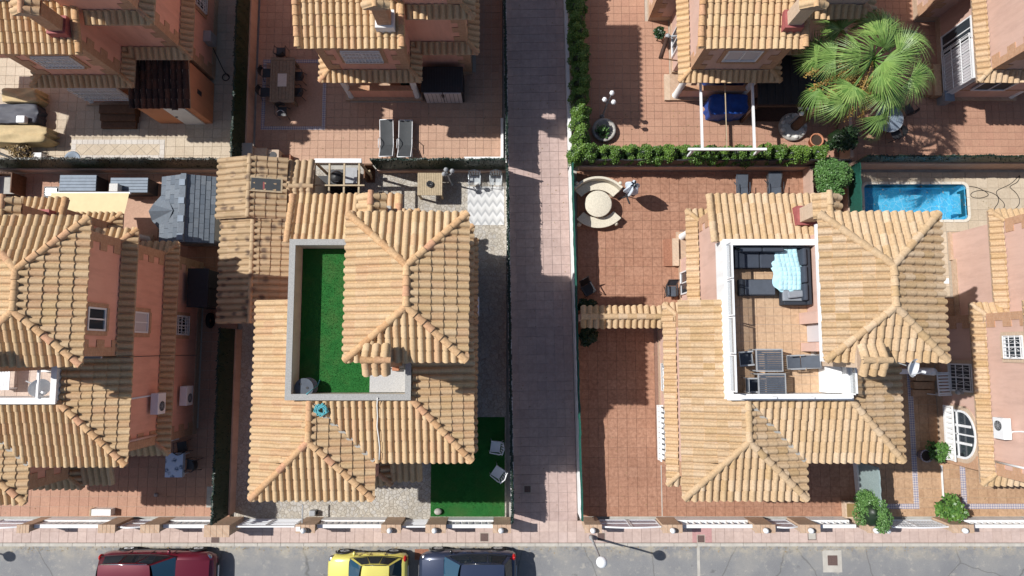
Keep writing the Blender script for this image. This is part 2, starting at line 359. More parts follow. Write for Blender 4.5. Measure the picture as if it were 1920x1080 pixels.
def turf(name, a, b):
    t = NT(name); c = t.mix(t.ramp(t.noise(3.0,6.0,rough=0.8), [(0.3,0.0),(0.7,1.0)]), a, b)
    c = t.mix(t.ramp(t.noise(0.9,5.0,rough=0.7), [(0.48,0.0),(0.72,0.6)]), c, (a[0]*2.6+0.03,a[1]*1.15,a[2]*1.5)); c = t.mix(1.0, c, t.ramp(t.noise(160.0,2.0), [(0.3,0.55),(0.7,1.3)]), 'MULTIPLY'); t.bump(t.noise(190.0,2.0), 1.0, 0.03); t.out(c, 0.9, 0.1)
turf('turf_green', (0.04,0.20,0.035), (0.085,0.29,0.05)); turf('turf_base', (0.025,0.15,0.035), (0.04,0.20,0.045))
def water():
    t = NT('pool_water'); t.bump(t.noise(3.6, 4.0), 0.12, 0.05); t.out((0.05,0.42,0.70), 0.03, 0.6); t.p.inputs['Alpha'].default_value = 0.10
water()
def liner():
    t = NT('pool_liner_caustics'); nn = t.n('TexNoise'); nn.inputs['Scale'].default_value = 2.2; t.l(t.pos(), nn.inputs['Vector'])
    v = t.n('TexVoronoi', feature='DISTANCE_TO_EDGE'); v.inputs['Scale'].default_value = 4.5; t.l(t.mix(0.25, t.pos(), nn.outputs['Color']), v.inputs['Vector'])
    c = t.mix(t.ramp(v.outputs['Distance'], [(0.0,0.85),(0.05,0.0)]), (0.09,0.47,0.72), (0.45,0.72,0.82))  # pale warped net in the colour imitates sunlight caustics on the pool floor
    c = t.mix(t.ramp(t.noise(9.0,3.0), [(0.45,0.0),(0.65,0.5)]), c, (0.05,0.33,0.6)); t.out(c, 0.5, 0.3)
liner()
# ------------------------------------------------------------------ ground, street, path
GZ = 0.0
px0, px1, py0, py1 = at(1620,373)[0], at(1812,373)[0], at(1700,412)[1], at(1700,346)[1]      # pool basin
g = MB(); g.box(-160,px0,-120,160,-0.6,-0.14); g.box(px1,160,-120,160,-0.6,-0.14); g.box(px0,px1,-120,py0,-0.6,-0.14); g.box(px0,px1,py1,160,-0.6,-0.14); struct('ground', g, M['concrete'])
g = MB(); g.box(-60,60,-22,-8.45,-0.3,-0.10); struct('road', g, M['asphalt'])
def hash01(i, j): return (math.sin(i*12.9898+j*78.233)*43758.5453) % 1.0
CUTS = {}
def tile_floor(name, rects, sx, sy, mat, grout, z=0.0, gap=0.012, th=0.02, org=None, hide=(), limit=300, piece='paving_tile', rot=0.0, pivot=(0,0), running=False, keep=None):
    """a paved surface: a grout bed and one tile object per tile the photo shows (300 at most, the rest one piece)"""
    M0 = Matrix.Translation((pivot[0],pivot[1],0)) @ Matrix.Rotation(rot,4,'Z')
    bed = MB()
    for r in rects: bed.box(r[0],r[1],r[2],r[3],z-0.10,z)
    o = struct(name, bed, M[grout]); o.matrix_local = M0
    cells = []
    ox, oy = org if org else (rects[0][0], rects[0][2])
    for r in rects:
        i0 = math.floor((r[0]-ox)/sx)-1; i1 = math.ceil((r[1]-ox)/sx)+1; j0 = math.floor((r[2]-oy)/sy); j1 = math.ceil((r[3]-oy)/sy)
        for j in range(j0, j1):
            sh = 0.5*sx if (running and j % 2) else 0.0
            for i in range(i0, i1):
                a0 = max(ox+i*sx+sh, r[0]); a1 = min(ox+(i+1)*sx+sh, r[1]); b0 = max(oy+j*sy, r[2]); b1 = min(oy+(j+1)*sy, r[3])
                if a1-a0 < 0.06 or b1-b0 < 0.06: continue
                cx, cy = (a0+a1)/2, (b0+b1)/2
                if any(h[0] < cx < h[1] and h[2] < cy < h[3] for h in hide): continue
                if keep and not keep(cx, cy): continue
                q = M0 @ Vector((cx,cy,0)); u, v = seen(q.x, q.y, z)
                vis = -20 < u < 1940 and -20 < v < 1100
                cells.append((0 if vis else 1, hash01(i,j), a0, a1, b0, b1))
    cells.sort(key=lambda c: (c[0],))
    rest = MB(); nn = 0
    for c in cells:
        a0,a1,b0,b1 = c[2:]; dz = (hash01(a0*7,b0*3)-0.5)*0.003
        w_, h_ = round(a1-a0-gap,3), round(b1-b0-gap,3)
        if c[0] == 0 and nn < limit:
            key = (w_,h_,th,mat)
            if key not in CUTS:
                CUTS[key] = MB().box(-w_/2,w_/2,-h_/2,h_/2,-0.02,th).mesh(piece, M[mat])
            t = bpy.data.objects.new(piece, CUTS[key]); COL.objects.link(t); t.parent = o; t.location = ((a0+a1)/2,(b0+b1)/2,z+dz); nn += 1
        else: rest.box((a0+a1)/2-w_/2,(a0+a1)/2+w_/2,(b0+b1)/2-h_/2,(b0+b1)/2+h_/2,z-0.02,z+th+dz)
    if rest.v: stuff(rest.build(piece+'s', M[mat], o))
    return o

# ------------------------------------------------------------------ clay roof tiles
TW, TL, EXPO = 0.25, 0.47, 0.405
def tile_faces(w=TW, L=TL):
    hw = w/2; us = [-1.0,-0.75,-0.67,-0.47,-0.25,0.0,0.25,0.47,0.67,0.75,1.0]
    def prof(u):
        a = abs(u)
        return -0.012*min(1.0,(a-0.75)/0.1) if a >= 0.75 else 0.097*math.sqrt(max(0.0, 1-(a/0.75)**2))
    lo = [(u*hw, 0.0, prof(u)+0.032) for u in us]; hi = [(u*hw*0.95, L, prof(u)*0.92+0.004) for u in us]
    fr = [(u*hw, 0.0, (prof(u)*0.72-0.012) if abs(u) < 0.75 else -0.014) for u in us]
    top = [[lo[i], lo[i+1], hi[i+1], hi[i]] for i in range(len(us)-1)]
    lip = [[fr[i], fr[i+1], lo[i+1], lo[i]] for i in range(len(us)-1)]
    sd = [[fr[0], lo[0], hi[0]], [fr[-1], hi[-1], lo[-1]]]
    return top, lip+sd
TOPF, LIPF = tile_faces()
def faces_mesh(top, flat):
    mb = MB(); idx = {}
    def put(fs, sm, tagk):
        for f in fs:
            ids = []
            for p in f:
                k = (tagk, round(p[0],5), round(p[1],5), round(p[2],5))
                if k not in idx: idx[k] = len(mb.v); mb.v.append(tuple(p))
                ids.append(idx[k])
            ids2 = []
            for q in ids:
                if not ids2 or ids2[-1] != q: ids2.append(q)
            if len(ids2) > 1 and ids2[0] == ids2[-1]: ids2.pop()
            if len(ids2) >= 3: mb.f.append(tuple(ids2)); mb.sm.append(sm)
    put(top, True, 0); put(flat, False, 1)
    return mb
def clipf(face, a, b, c):
    """keep the side a*u+b*v+c >= 0"""
    out = []; n = len(face)
    for i in range(n):
        p, q = face[i], face[(i+1)%n]; dp = a*p[0]+b*p[1]+c; dq = a*q[0]+b*q[1]+c
        if dp >= 0: out.append(p)
        if (dp >= 0) != (dq >= 0):
            t = dp/(dp-dq); out.append(tuple(p[k]+t*(q[k]-p[k]) for k in range(3)))
    return out
FULL_TILE = faces_mesh(TOPF, LIPF)
def plane_specs(polys, a, b, expo=EXPO, over=0.05, grp='main'):
    """tiles over convex pieces (3-D polygons) of one roof plane with its eave from a to b"""
    a, b = Vector(a), Vector(b); e = (b-a).normalized()
    P0 = [Vector(p) for p in polys[0]]; n = (P0[1]-P0[0]).cross(P0[2]-P0[1]).normalized()
    if n.z < 0: n = -n
    s = n.cross(e)
    if sum(((p-a).dot(s) for p in P0)) < 0: s = -s
    flip = e.cross(s).dot(n) < 0
    if flip: a, b = b, a; e = -e
    ln = (b-a).length; nc = max(1, round(ln/TW)); pw = ln/nc
    frame = Matrix(((e.x,s.x,n.x,a.x),(e.y,s.y,n.y,a.y),(e.z,s.z,n.z,a.z),(0,0,0,1)))
    out = []
    for poly in polys:
        uv = [((Vector(p)-a).dot(e), (Vector(p)-a).dot(s)) for p in poly]
        A = sum(uv[i][0]*uv[(i+1)%len(uv)][1]-uv[(i+1)%len(uv)][0]*uv[i][1] for i in range(len(uv)))
        if A < 0: uv = uv[::-1]
        edges = []
        for i in range(len(uv)):
            p, q = uv[i], uv[(i+1)%len(uv)]; dx, dy = q[0]-p[0], q[1]-p[1]; L = math.hypot(dx,dy)
            if L < 1e-6: continue
            aa, bb = -dy/L, dx/L; cc = -(aa*p[0]+bb*p[1])
            if abs(p[1]) < 0.01 and abs(q[1]) < 0.01: cc += over+0.02
            edges.append((aa,bb,cc))
        u0, u1 = min(p[0] for p in uv), max(p[0] for p in uv); v1 = max(p[1] for p in uv)
        v0 = min(p[1] for p in uv)
        for j in range(int(max(0, math.floor((v0+over)/expo))), int(math.ceil((v1+over)/expo))):
            vb = j*expo-over
            for i in range(int(math.floor(u0/pw+1e-4)), int(math.ceil(u1/pw-1e-4))):
                uc = (i+0.5)*pw; k = pw/TW
                cn = [(uc-pw/2,vb),(uc+pw/2,vb),(uc+pw/2,vb+expo),(uc-pw/2,vb+expo)]
                need = []; dead = False
                for (aa,bb,cc) in edges:
                    d = [aa*p[0]+bb*p[1]+cc for p in cn]
                    if max(d) < 0.01: dead = True; break
                    cn2 = [(uc-pw/2,vb),(uc+pw/2,vb),(uc+pw/2,vb+TL),(uc-pw/2,vb+TL)]
                    if min(aa*p[0]+bb*p[1]+cc for p in cn2) < -0.012: need.append((aa,bb,cc+aa*uc+bb*vb))
                if dead: continue
                jx = (hash01(i*3.1+uc,j*1.7)-0.5); jy = (hash01(i*1.3,j*5.1+uc)-0.5)
                sl_ = hash01(i*7.7+j,uc*3.3+j*2.1); slip = -0.05 if (sl_ > 0.975 and not need) else 0.0; rt = 0.14*jx if slip else jy*0.035
                T = frame @ Matrix.Translation((uc+jx*0.010, vb+jy*0.028+slip, jx*0.006)) @ Matrix.Rotation(rt,4,'Z') @ Matrix.Diagonal((k*1.0,1,1,1))
                if not need: out.append((None, T, grp))
                else:
                    top, lip = TOPF, LIPF
                    for (aa,bb,cc) in need:
                        top = [f for f in (clipf(f,aa*k,bb,cc) for f in top) if len(f) > 2]
                        lip = [f for f in (clipf(f,aa*k,bb,cc) for f in lip) if len(f) > 2]
                    if not top: continue
                    mb = faces_mesh(top, lip)
                    ar = max(p[1] for p in mb.v)-min(p[1] for p in mb.v)
                    if ar < 0.05: continue
                    out.append((mb, T, grp))
    return out
def ridge_specs(a, b, r=0.125, step=0.36, lift=0.075, grp='main'):
    a, b = Vector(a), Vector(b)
    d = b-a; L = d.length; n = max(1, round(L/step)); st = L/n; d.normalize()
    side = d.cross(Vector((0,0,1))).normalized(); up = side.cross(d)
    out = []
    for i in range(n):
        o = a+d*(i*st)+up*lift; j = (hash01(i*2.3+a.x, b.y+i)-0.5)
        F = Matrix(((side.x,d.x,up.x,o.x),(side.y,d.y,up.y,o.y),(side.z,d.z,up.z,o.z),(0,0,0,1)))
        out.append((F @ Matrix.Rotation(j*0.06,4,'Z') @ Matrix.Diagonal((r/0.112,(st+0.05)/0.41,r/0.112,1)), grp))
    return out
def ridge_mesh():
    mb = MB(); n = 8; r1, r2, L = 0.118, 0.098, 0.41
    def ring(r, y, dz): return [(r*math.cos(math.pi*i/n), y, r*0.92*math.sin(math.pi*i/n)-0.05+dz) for i in range(n+1)]
    A, B, C = ring(r1,0,0.024), ring(r2,L,0.0), ring(r1-0.022,0,0.02)
    mb.add(A+B, [(i+1,i,n+1+i,n+2+i) for i in range(n)], True)
    mb.add(A+C, [(i,i+1,n+2+i,n+1+i) for i in range(n)], False)
    return mb
RIDGE = ridge_mesh()

# ------------------------------------------------------------------ the house type of this street (its own plan, metres)
ZT, ZM, ZL, SLOPE = 8.7, 6.0, 3.05, 0.28
XE, XW, XN0, XN1 = -1.85, -8.5, -7.5, -4.2          # wall lines
def P3(x, y, z): return (x, y, z)
TILES, RIDGES, SLABS = [], [], []
def roof_plane(poly, a, b, polys=None, grp='main'):
    TILES.extend(plane_specs(polys or [poly], a, b, grp=grp)); SLABS.append(poly)
# tower hip roof
tx0,tx1,ty0,ty1 = -5.22,-1.42,-0.33,4.33; ra, rb = P3(-3.24,1.32,9.24), P3(-3.24,2.6,9.24)
A,B,C,D = P3(tx0,ty0,ZT),P3(tx1,ty0,ZT),P3(tx1,ty1,ZT),P3(tx0,ty1,ZT)
roof_plane([A,B,ra],A,B,grp='tower'); roof_plane([B,C,rb,ra],B,C,grp='tower'); roof_plane([C,D,rb],C,D,grp='tower'); roof_plane([D,A,ra,rb],D,A,grp='tower')
for p, q in ((A,ra),(B,ra),(C,rb),(D,rb),(ra,rb)): RIDGES.extend(ridge_specs(p,q,grp='tower'))
# first-floor roofs
ex, wx, wy, my, ey = -9.05, -4.8, -5.14, -3.85, -1.39
rz = ZM+2.12*SLOPE; apx = (ex+wx)/2; apy = -3.11
def zw(x): return ZM+(x-ex)*SLOPE
pwn = 6.9/round(6.9/TW); ys = wy+round((-1.68-wy)/pwn)*pwn
W_poly = [P3(ex,wy,ZM),P3(ex,1.76,ZM),P3(-7.56,1.76,zw(-7.56)),P3(-7.56,ys,zw(-7.56)),P3(apx,ys,zw(apx)),P3(apx,apy,zw(apx))]
roof_plane([P3(ex,wy,ZM),P3(ex,1.76,ZM),P3(-7.56,1.76,zw(-7.56)),P3(-7.56,-3.1,zw(-7.56))], P3(ex,wy,ZM),P3(ex,1.76,ZM),
  polys=[[P3(ex,ys,ZM),P3(ex,1.76,ZM),P3(-7.56,1.76,zw(-7.56)),P3(-7.56,ys,zw(-7.56))],[P3(ex,wy,ZM),P3(ex,ys,ZM),P3(apx,ys,zw(apx)),P3(apx,apy,zw(apx))]])
SLABS.append([P3(-7.6,-3.05,zw(-7.6)),P3(-7.6,-1.6,zw(-7.6)),P3(apx,-1.6,zw(apx)),P3(apx,-3.11,zw(apx))])
roof_plane([P3(ex,wy,ZM),P3(wx,wy,ZM),P3(apx,apy,rz)],P3(ex,wy,ZM),P3(wx,wy,ZM))
roof_plane([P3(wx,wy,ZM),P3(wx,my,ZM),P3(apx,-1.75,rz),P3(apx,apy,rz)],P3(wx,wy,ZM),P3(wx,my,ZM))
my2 = -1.66; mz = ZM+(my2-my)*SLOPE
roof_plane([P3(wx,my,ZM),P3(ey,my,ZM),P3(ey-(my2-my)*0.96,my2,mz),P3(apx,my2,mz)],P3(wx,my,ZM),P3(ey,my,ZM))
ek = (mz-ZM)/((my2-my)*0.96)
roof_plane([P3(ey,my,ZM),P3(ey,-0.07,ZM),P3(-3.44,-0.07,ZM+(ey+3.44)*ek),P3(-3.44,my2,ZM+(ey+3.44)*ek)],P3(ey,my,ZM),P3(ey,-0.07,ZM))
RIDGES += ridge_specs(P3(ex,wy,ZM),P3(apx,apy,rz))+ridge_specs(P3(wx,wy,ZM),P3(apx,apy,rz))+ridge_specs(P3(apx,apy,rz),P3(apx,-1.7,rz))+ridge_specs(P3(ey,my,ZM),P3(-3.45,my2,mz))
# north strip
n0, n1, ny, nt_ = -7.95, -4.0, 5.55, 3.78
nz = ZM+(ny-nt_)*SLOPE
roof_plane([P3(n0,ny,ZM),P3(n1,ny,ZM),P3(n1,nt_,nz),P3(n0,nt_,nz)],P3(n0,ny,ZM),P3(n1,ny,ZM),grp='strip')
RIDGES += ridge_specs(P3(n0+0.05,ny,ZM+0.04),P3(n0+0.05,nt_,nz+0.04),grp='strip')+ridge_specs(P3(n1-0.05,ny,ZM+0.04),P3(n1-0.05,nt_+0.3,nz-0.1),grp='strip')
# skirt roofs over the storeys: wall line, outward offset
def skirt(path, z, d=0.44, rise=0.2, grp='skirt', hipends=()):
    pts = [Vector((p[0],p[1])) for p in path]; N = len(pts); off = []
    for i in range(N):
        ds = []
        if i > 0: ds.append((pts[i]-pts[i-1]).normalized())
        if i < N-1: ds.append((pts[i+1]-pts[i]).normalized())
        nn = [Vector((-q.y,q.x)) for q in ds]          # left-hand normal
        m = (nn[0]+nn[-1]).normalized(); off.append(pts[i]+m*(d/max(0.3,m.dot(nn[0]))))
    for i in range(N-1):
        A,B = off[i],off[i+1]; a,b = pts[i],pts[i+1]
        poly = [P3(A.x,A.y,z),P3(B.x,B.y,z),P3(b.x,b.y,z+rise),P3(a.x,a.y,z+rise)]
        TILES.extend(plane_specs([poly],poly[0],poly[1],expo=0.45,over=0.02,grp=grp)); SLABS.append(poly)
    for i in range(1,N-1):
        d0 = pts[i]-pts[i-1]; d1 = pts[i+1]-pts[i]
        if d0.x*d1.y-d0.y*d1.x < 0: RIDGES.extend(ridge_specs(P3(off[i].x,off[i].y,z+0.0),P3(pts[i].x,pts[i].y,z+rise),r=0.1,step=0.4,grp=grp))
YS, YN, YB = -3.5, 4.0, 5.2
skirt([(XW,1.4),(XN0,1.4),(XN0,YB),(XN1,YB),(XN1,YN),(XE,YN),(XE,YS),(-3.45,YS)], ZL)
skirt([(-5.15,-4.0),(-5.15,-4.8),(XW,-4.8),(XW,1.4),(-7.94,1.4)], ZL)
skirt([(-3.95,YN),(XE,YN),(XE,-0.1)], ZM)
# entrance porch roof
pp = [P3(-4.75,-5.05,ZL),P3(-3.5,-5.05,ZL),P3(-3.5,-3.5,ZL+0.55),P3(-4.75,-3.5,ZL+0.55)]
roof_plane(pp,pp[0],pp[1],grp='porch')

def slab_mesh(th=0.09):
    mb = MB()
    for poly in SLABS:
        P = [Vector(p) for p in poly]; n = (P[1]-P[0]).cross(P[2]-P[1]).normalized()
        if n.z < 0: P = P[::-1]
        k = len(P); vs = [p-Vector((0,0,0.004)) for p in P]+[p-Vector((0,0,th)) for p in P]
        mb.add(vs, [tuple(range(k)), tuple(range(k,2*k))[::-1]]+[(i,k+i,k+(i+1)%k,(i+1)%k) for i in range(k)])
    return mb
SLAB_ME = slab_mesh().mesh('roof', M['mortar'])
MESHCACHE = {}
def tile_data(mb, mat, kind='t'):
    key = (id(mb), mat)
    if key not in MESHCACHE: MESHCACHE[key] = mb.mesh('roof_tile' if kind == 't' else 'ridge_tile', M[mat])
    return MESHCACHE[key]
def lay_tiles(house, roof, specs, ridges, X, mat, rmat, limit=300, name='roof_tile'):
    """X maps plan coordinates of this house to the plot; the 300 tiles that show largest are objects"""
    rank = []
    for k, (mb, T, grp) in enumerate(specs):
        c = T @ Vector((0,0.2,0.05)); q = X @ c; u, v = seen(q.x,q.y,q.z)
        inside = -25 < u < 1945 and -25 < v < 1105
        n = (T.to_3x3() @ Vector((0,0,1))).normalized(); n = Vector((n.x*X[0][0], n.y*X[1][1], n.z))
        vd = Vector((0,0,CAM_H))-q; face = n.dot(vd.normalized())/max(1e-3, vd.length)**2
        rank.append((0 if inside and face > 0 else 1, -face if mb is None else -face*0.6, k))
    rank.sort(); rest = MB(); nn = 0
    for r in rank:
        mb, T, grp = specs[r[2]]; full = mb or FULL_TILE
        if r[0] == 0 and nn < limit:
            link(name, tile_data(full, mat), roof, T); nn += 1
        else:
            b = len(rest.v); rest.v += [tuple(T @ Vector(p)) for p in full.v]; rest.f += [tuple(i+b for i in f) for f in full.f]; rest.sm += full.sm
    if rest.v: stuff(rest.build(name+'s', M[mat], roof))
    for T, grp in ridges:
        c = X @ (T @ Vector((0,0.2,0))); u, v = seen(c.x,c.y,c.z)
        if -30 < u < 1950 and -30 < v < 1110: link('ridge_tile', tile_data(RIDGE, rmat, 'r'), roof, T)

# quoins: brick-faced corner blocks
QM = {}
def quoin(house, x, y, sx, sy, z0, z1):
    """corner at (x,y); sx, sy point into the wall"""
    n = max(2, round((z1-z0)/0.40)); h = (z1-z0)/n
    for i in range(n):
        w_ = 0.52 if i % 2 == 0 else 0.27; key = (w_, round(h,3), sx, sy)
        if key not in QM:
            mb = MB(); p = 0.03
            mb.box(-p*sx, w_*sx, -p*sy, 0.0, 0.0, h-0.004); mb.box(-p*sx, 0.0, 0.0, w_*sy, 0.0, h-0.004)
            QM[key] = mb.mesh('quoin', M['quoin_brick'])
        o = link('quoin', QM[key], house); o.location = (x, y, z0+i*h)
def wall_frame(axis, pos, c, z, sgn):
    """matrix: local x along the wall, y out of it, z up"""
    if axis == 'x': return Matrix(((0,sgn,0,pos),(1,0,0,c),(0,0,1,z),(0,0,0,1)))
    return Matrix(((1,0,0,c),(0,sgn,0,pos),(0,0,1,z),(0,0,0,1)))
def window(house, axis, pos, c, z, wd, ht, sgn, grille=None, glass='window_glass', surround='quoin_brick', frame='white_metal', mull=1, name='window'):
    F = wall_frame(axis,pos,c,z,sgn); a, b = wd/2, ht
    fr = MB()
    for x0,x1,z0,z1 in ((-a,-a+0.06,0,b),(a-0.06,a,0,b),(-a+0.06,a-0.06,0,0.06),(-a+0.06,a-0.06,b-0.06,b)): fr.box(x0,x1,0.004,0.075,z0,z1)
    for k in range(1,mull+1):
        xm = -a+2*a*k/(mull+1); fr.box(xm-0.025,xm+0.025,0.004,0.065,0.06,b-0.06)
    wn = link(name, fr.mesh(name, M[frame]), house, F)
    gl = MB(); gl.box(-a+0.05,a-0.05,0.003,0.03,0.05,b-0.05); gl.build('pane', M[glass], wn)
    if surround:
        s = MB(); q = 0.15
        for x0,x1,z0,z1 in ((-a-q,-a,-q,b+q),(a,a+q,-q,b+q),(-a,a,b,b+q)): s.box(x0,x1,0.0,0.05,z0,z1)
        s.box(-a,a,0.0,0.11,-q*0.8,0.0); s.build('surround', M[surround], wn)
    if grille:
        gm = MB(); y0, y1 = 0.12, 0.14
        n = int(wd/0.13)
        for k in range(n+1):
            x = -a+wd*k/n; gm.box(x-0.008,x+0.008,y0,y1,0.02,b-0.02)
        for zz in (0.04, b*0.36, b*0.68, b-0.04): gm.box(-a,a,y0-0.004,y1+0.004,zz-0.012,zz+0.012)
        for k in range(n):
            if grille == 'scroll' and k % 2 == 0:
                x = -a+wd*(k+0.5)/n; gm.tube([(x-0.06,y1,b*0.36),(x,y1+0.02,b*0.5),(x+0.06,y1,b*0.66),(x,y1+0.02,b*0.8),(x-0.06,y1,b-0.1)],0.009,4)
        for xx in (-a,a): gm.box(xx-0.01,xx+0.01,0.0,y1,0.03,0.06); gm.box(xx-0.01,xx+0.01,0.0,y1,b-0.06,b-0.03)
        gm.build('grille', M['white_metal'], wn)
    return wn
def mini_gable(parent, cx, cy, z, wx_, wy_, along, mat, rmat):
    """the little tiled gable over a chimney, ridge along x or y"""
    hw = (wx_ if along == 'y' else wy_)/2; hl = (wy_ if along == 'y' else wx_)/2; rise = hw*0.52
    def Q(l, t, zz): return (cx+t, cy+l, zz) if along == 'y' else (cx+l, cy+t, zz)
    sp = []
    for sg in (-1,1):
        poly = [Q(-hl,sg*hw,z),Q(hl,sg*hw,z),Q(hl,0,z+rise),Q(-hl,0,z+rise)]
        sp += plane_specs([poly],poly[0],poly[1],expo=hw*0.62,over=0.03)
    for mb, T, g_ in sp: link('roof_tile', tile_data(mb or FULL_TILE, mat), parent, T)
    for T, g_ in ridge_specs(Q(-hl,0,z+rise),Q(hl,0,z+rise),r=0.105,step=0.4): link('ridge_tile', tile_data(RIDGE, rmat,'r'), parent, T)
    s = MB(); k = [Q(-hl,-hw,z-0.03),Q(hl,-hw,z-0.03),Q(hl,hw,z-0.03),Q(-hl,hw,z-0.03),Q(-hl,0,z+rise-0.02),Q(hl,0,z+rise-0.02)]
    s.add(k,[(0,1,5,4),(2,3,4,5),(1,2,5),(3,0,4),(0,3,2,1)]); s.build('cap_slab', M['mortar'], parent)
def chimney(house, cx, cy, z0, z1, along, mat, rmat, flash='red_paint', brickm='quoin_brick', w_=0.5, cap=0.86):
    st = MB(); h = w_/2; st.box(cx-h,cx+h,cy-h,cy+h,z0,z1-0.34)
    st.box(cx-h-0.04,cx+h+0.04,cy-h-0.04,cy+h+0.04,z1-0.34,z1-0.27)
    for sx in (-1,1):
        for sy in (-1,1): st.box(cx+sx*h-sx*0.11,cx+sx*h,cy+sy*h-sy*0.11,cy+sy*h,z1-0.27,z1-0.08)
    for sx in (-1,1): st.box(cx-0.05,cx+0.05,cy+sx*h-sx*0.08,cy+sx*h,z1-0.27,z1-0.08); st.box(cx+sx*h-sx*0.08,cx+sx*h,cy-0.05,cy+0.05,z1-0.27,z1-0.08)
    st.box(cx-h-0.05,cx+h+0.05,cy-h-0.05,cy+h+0.05,z1-0.08,z1)
    o = st.build('chimney', M[brickm], house)
    fl = MB(); fl.box(cx-h-0.09,cx+h+0.09,cy-h-0.09,cy+h+0.09,z0-0.3,z0+0.26); fl.build('flashing', M[flash], o)
    dk = MB(); dk.box(cx-h+0.1,cx+h-0.1,cy-h+0.1,cy+h-0.1,z1-0.27,z1-0.08); dk.build('flue', M['black_plastic'], o)
    mini_gable(o, cx, cy, z1, cap, cap, along, mat, rmat)
    return o
HOUSES = {}
def make_house(key, ox, oy, mirror, label, wallm, mat='roof_clay', rmat='roof_ridge', cap='white_paint', inner='white_paint', quoins=(), flash='red_paint', porch=True, glass_par=False, cbrick='quoin_brick', notower2=False):
    loc = (ox, (16.67+oy) if mirror else oy, 0); sc = (1,-1 if mirror else 1,1)
    h = thing('terracotta_house', label, 'house', loc, scale=sc, group='houses of one type in two rows'); HOUSES[key] = h
    X = Matrix.Translation(loc) @ Matrix.Diagonal((sc[0],sc[1],sc[2],1))
    wl = MB()
    wl.box(XN0,XE,YS,YN,0,ZM-0.06); wl.box(XN0,XN1,YN,YB,2.75,ZM-0.06)
    wl.box(XW,XN0,YS,1.4,0,ZM-0.06); wl.box(XW,-5.15,-4.8,YS,0,ZM-0.06)
    wl.box(-4.5,XE,-0.05,YN,ZM-0.06,ZT-0.05)
    # gable wedges under the open roof ends
    xg = XN0-0.1; wl.add([(XW,1.4,ZM-0.06),(xg,1.4,ZM-0.06),(xg,1.4,ZM+0.33),(XW,1.4,ZM+0.07),(XW,1.15,ZM-0.06),(xg,1.15,ZM-0.06),(xg,1.15,ZM+0.33),(XW,1.15,ZM+0.07)],[(0,3,2,1),(4,5,6,7),(3,7,6,2),(0,4,7,3),(1,2,6,5)])
    for gx in (XN0, XN1):
        d = 0.2 if gx == XN0 else -0.2
        wl.add([(gx,YB,ZM-0.06),(gx,YN-0.2,ZM-0.06),(gx,YN-0.2,ZM+0.38),(gx,YB,ZM+0.03),(gx+d,YB,ZM-0.06),(gx+d,YN-0.2,ZM-0.06),(gx+d,YN-0.2,ZM+0.38),(gx+d,YB,ZM+0.03)],[(0,1,2,3),(7,6,5,4),(3,2,6,7),(0,3,7,4),(1,5,6,2)])
    wl.build('wall', M[wallm], h)
    pl = MB(); pl.box(XN0-0.03,XE+0.03,YS-0.03,YN+0.03,0,0.35); pl.box(XW-0.03,-5.12,-4.83,1.43,0,0.352); pl.build('plinth', M['pillar_brick'], h)
    # open porch under the back bedroom: columns, low wall, floor
    if not porch: MB().box(XN0+0.001,XN1-0.001,YN,YB-0.001,0.0,2.75).build('ground_floor_wall', M[wallm], h)
    for cx in ((XN0+0.14, XN1-0.14) if porch else ()):
        c = MB(); c.lathe([(0.0,0.0),(0.19,0.0),(0.19,0.12),(0.145,0.18),(0.135,1.4),(0.12,2.45),(0.17,2.52),(0.2,2.62),(0.2,2.75)],cx,YB-0.14,14); c.build('column', M['white_paint'], h)
    if porch:
     lw = MB(); lw.box(XN0+0.26,XN1-0.26,YB-0.2,YB-0.05,0.05,1.0); lw.build('porch_wall', M[wallm], h)
     cp = MB(); cp.box(XN0+0.2,XN1-0.2,YB-0.24,YB-0.01,1.0,1.05); cp.build('porch_wall_coping', M['quoin_brick'], h)
    pf = MB(); pf.box(XN0-0.12,XN1+0.1,YN,YB+0.08,0.0,0.16); pf.build('porch_floor', M['pillar_brick'], h)
    rf = link('roof', SLAB_ME, h)
    lay_tiles(h, rf, TILES, RIDGES, X, mat, rmat)
    vf = MB(); a_, b_ = Vector((wx,my,ZM+0.03)), Vector((apx,-1.78,rz+0.03))
    for k in range(9): vf.obox((0,0,0),(0.34,0.13+0.05*hash01(k,ox),0.05),M=Matrix.Translation(a_+(b_-a_)*(k+0.5)/9) @ (b_-a_).to_track_quat('X','Z').to_matrix().to_4x4())
    vf.build('valley_flashing', M['concrete'], h)
    # roof terrace parapet and floor
    pr = MB(); pt = 6.82
    for x0,x1,y0,y1 in ((-7.68,-7.5,-1.68,3.8),(-7.5,-4.5,3.62,3.8),(-7.5,-3.62,-1.68,-1.5),(-3.62,-3.45,-1.68,-0.05)): pr.box(x0,x1,y0,y1,ZM-0.06,pt)
    pr.build('parapet', M[inner], h)
    pc = MB()
    for x0,x1,y0,y1 in ((-7.70,-7.49,-1.70,3.82),(-7.49,-4.5,3.61,3.82),(-7.49,-3.43,-1.70,-1.49),(-3.63,-3.43,-1.49,-0.05)): pc.box(x0,x1,y0,y1,pt,pt+0.04)
    pc.build('parapet_coping', M[cap], h)
    chimney(h, -4.62, 4.72, ZM+0.3, 8.0, 'y', mat, rmat, flash, cbrick)
    chimney(h, -4.1, -0.30, ZM-0.02, 9.35, 'x', mat, rmat, 'white_paint' if flash == 'red_paint' else flash, cbrick)
    for q in quoins: quoin(h, *q)
    return h
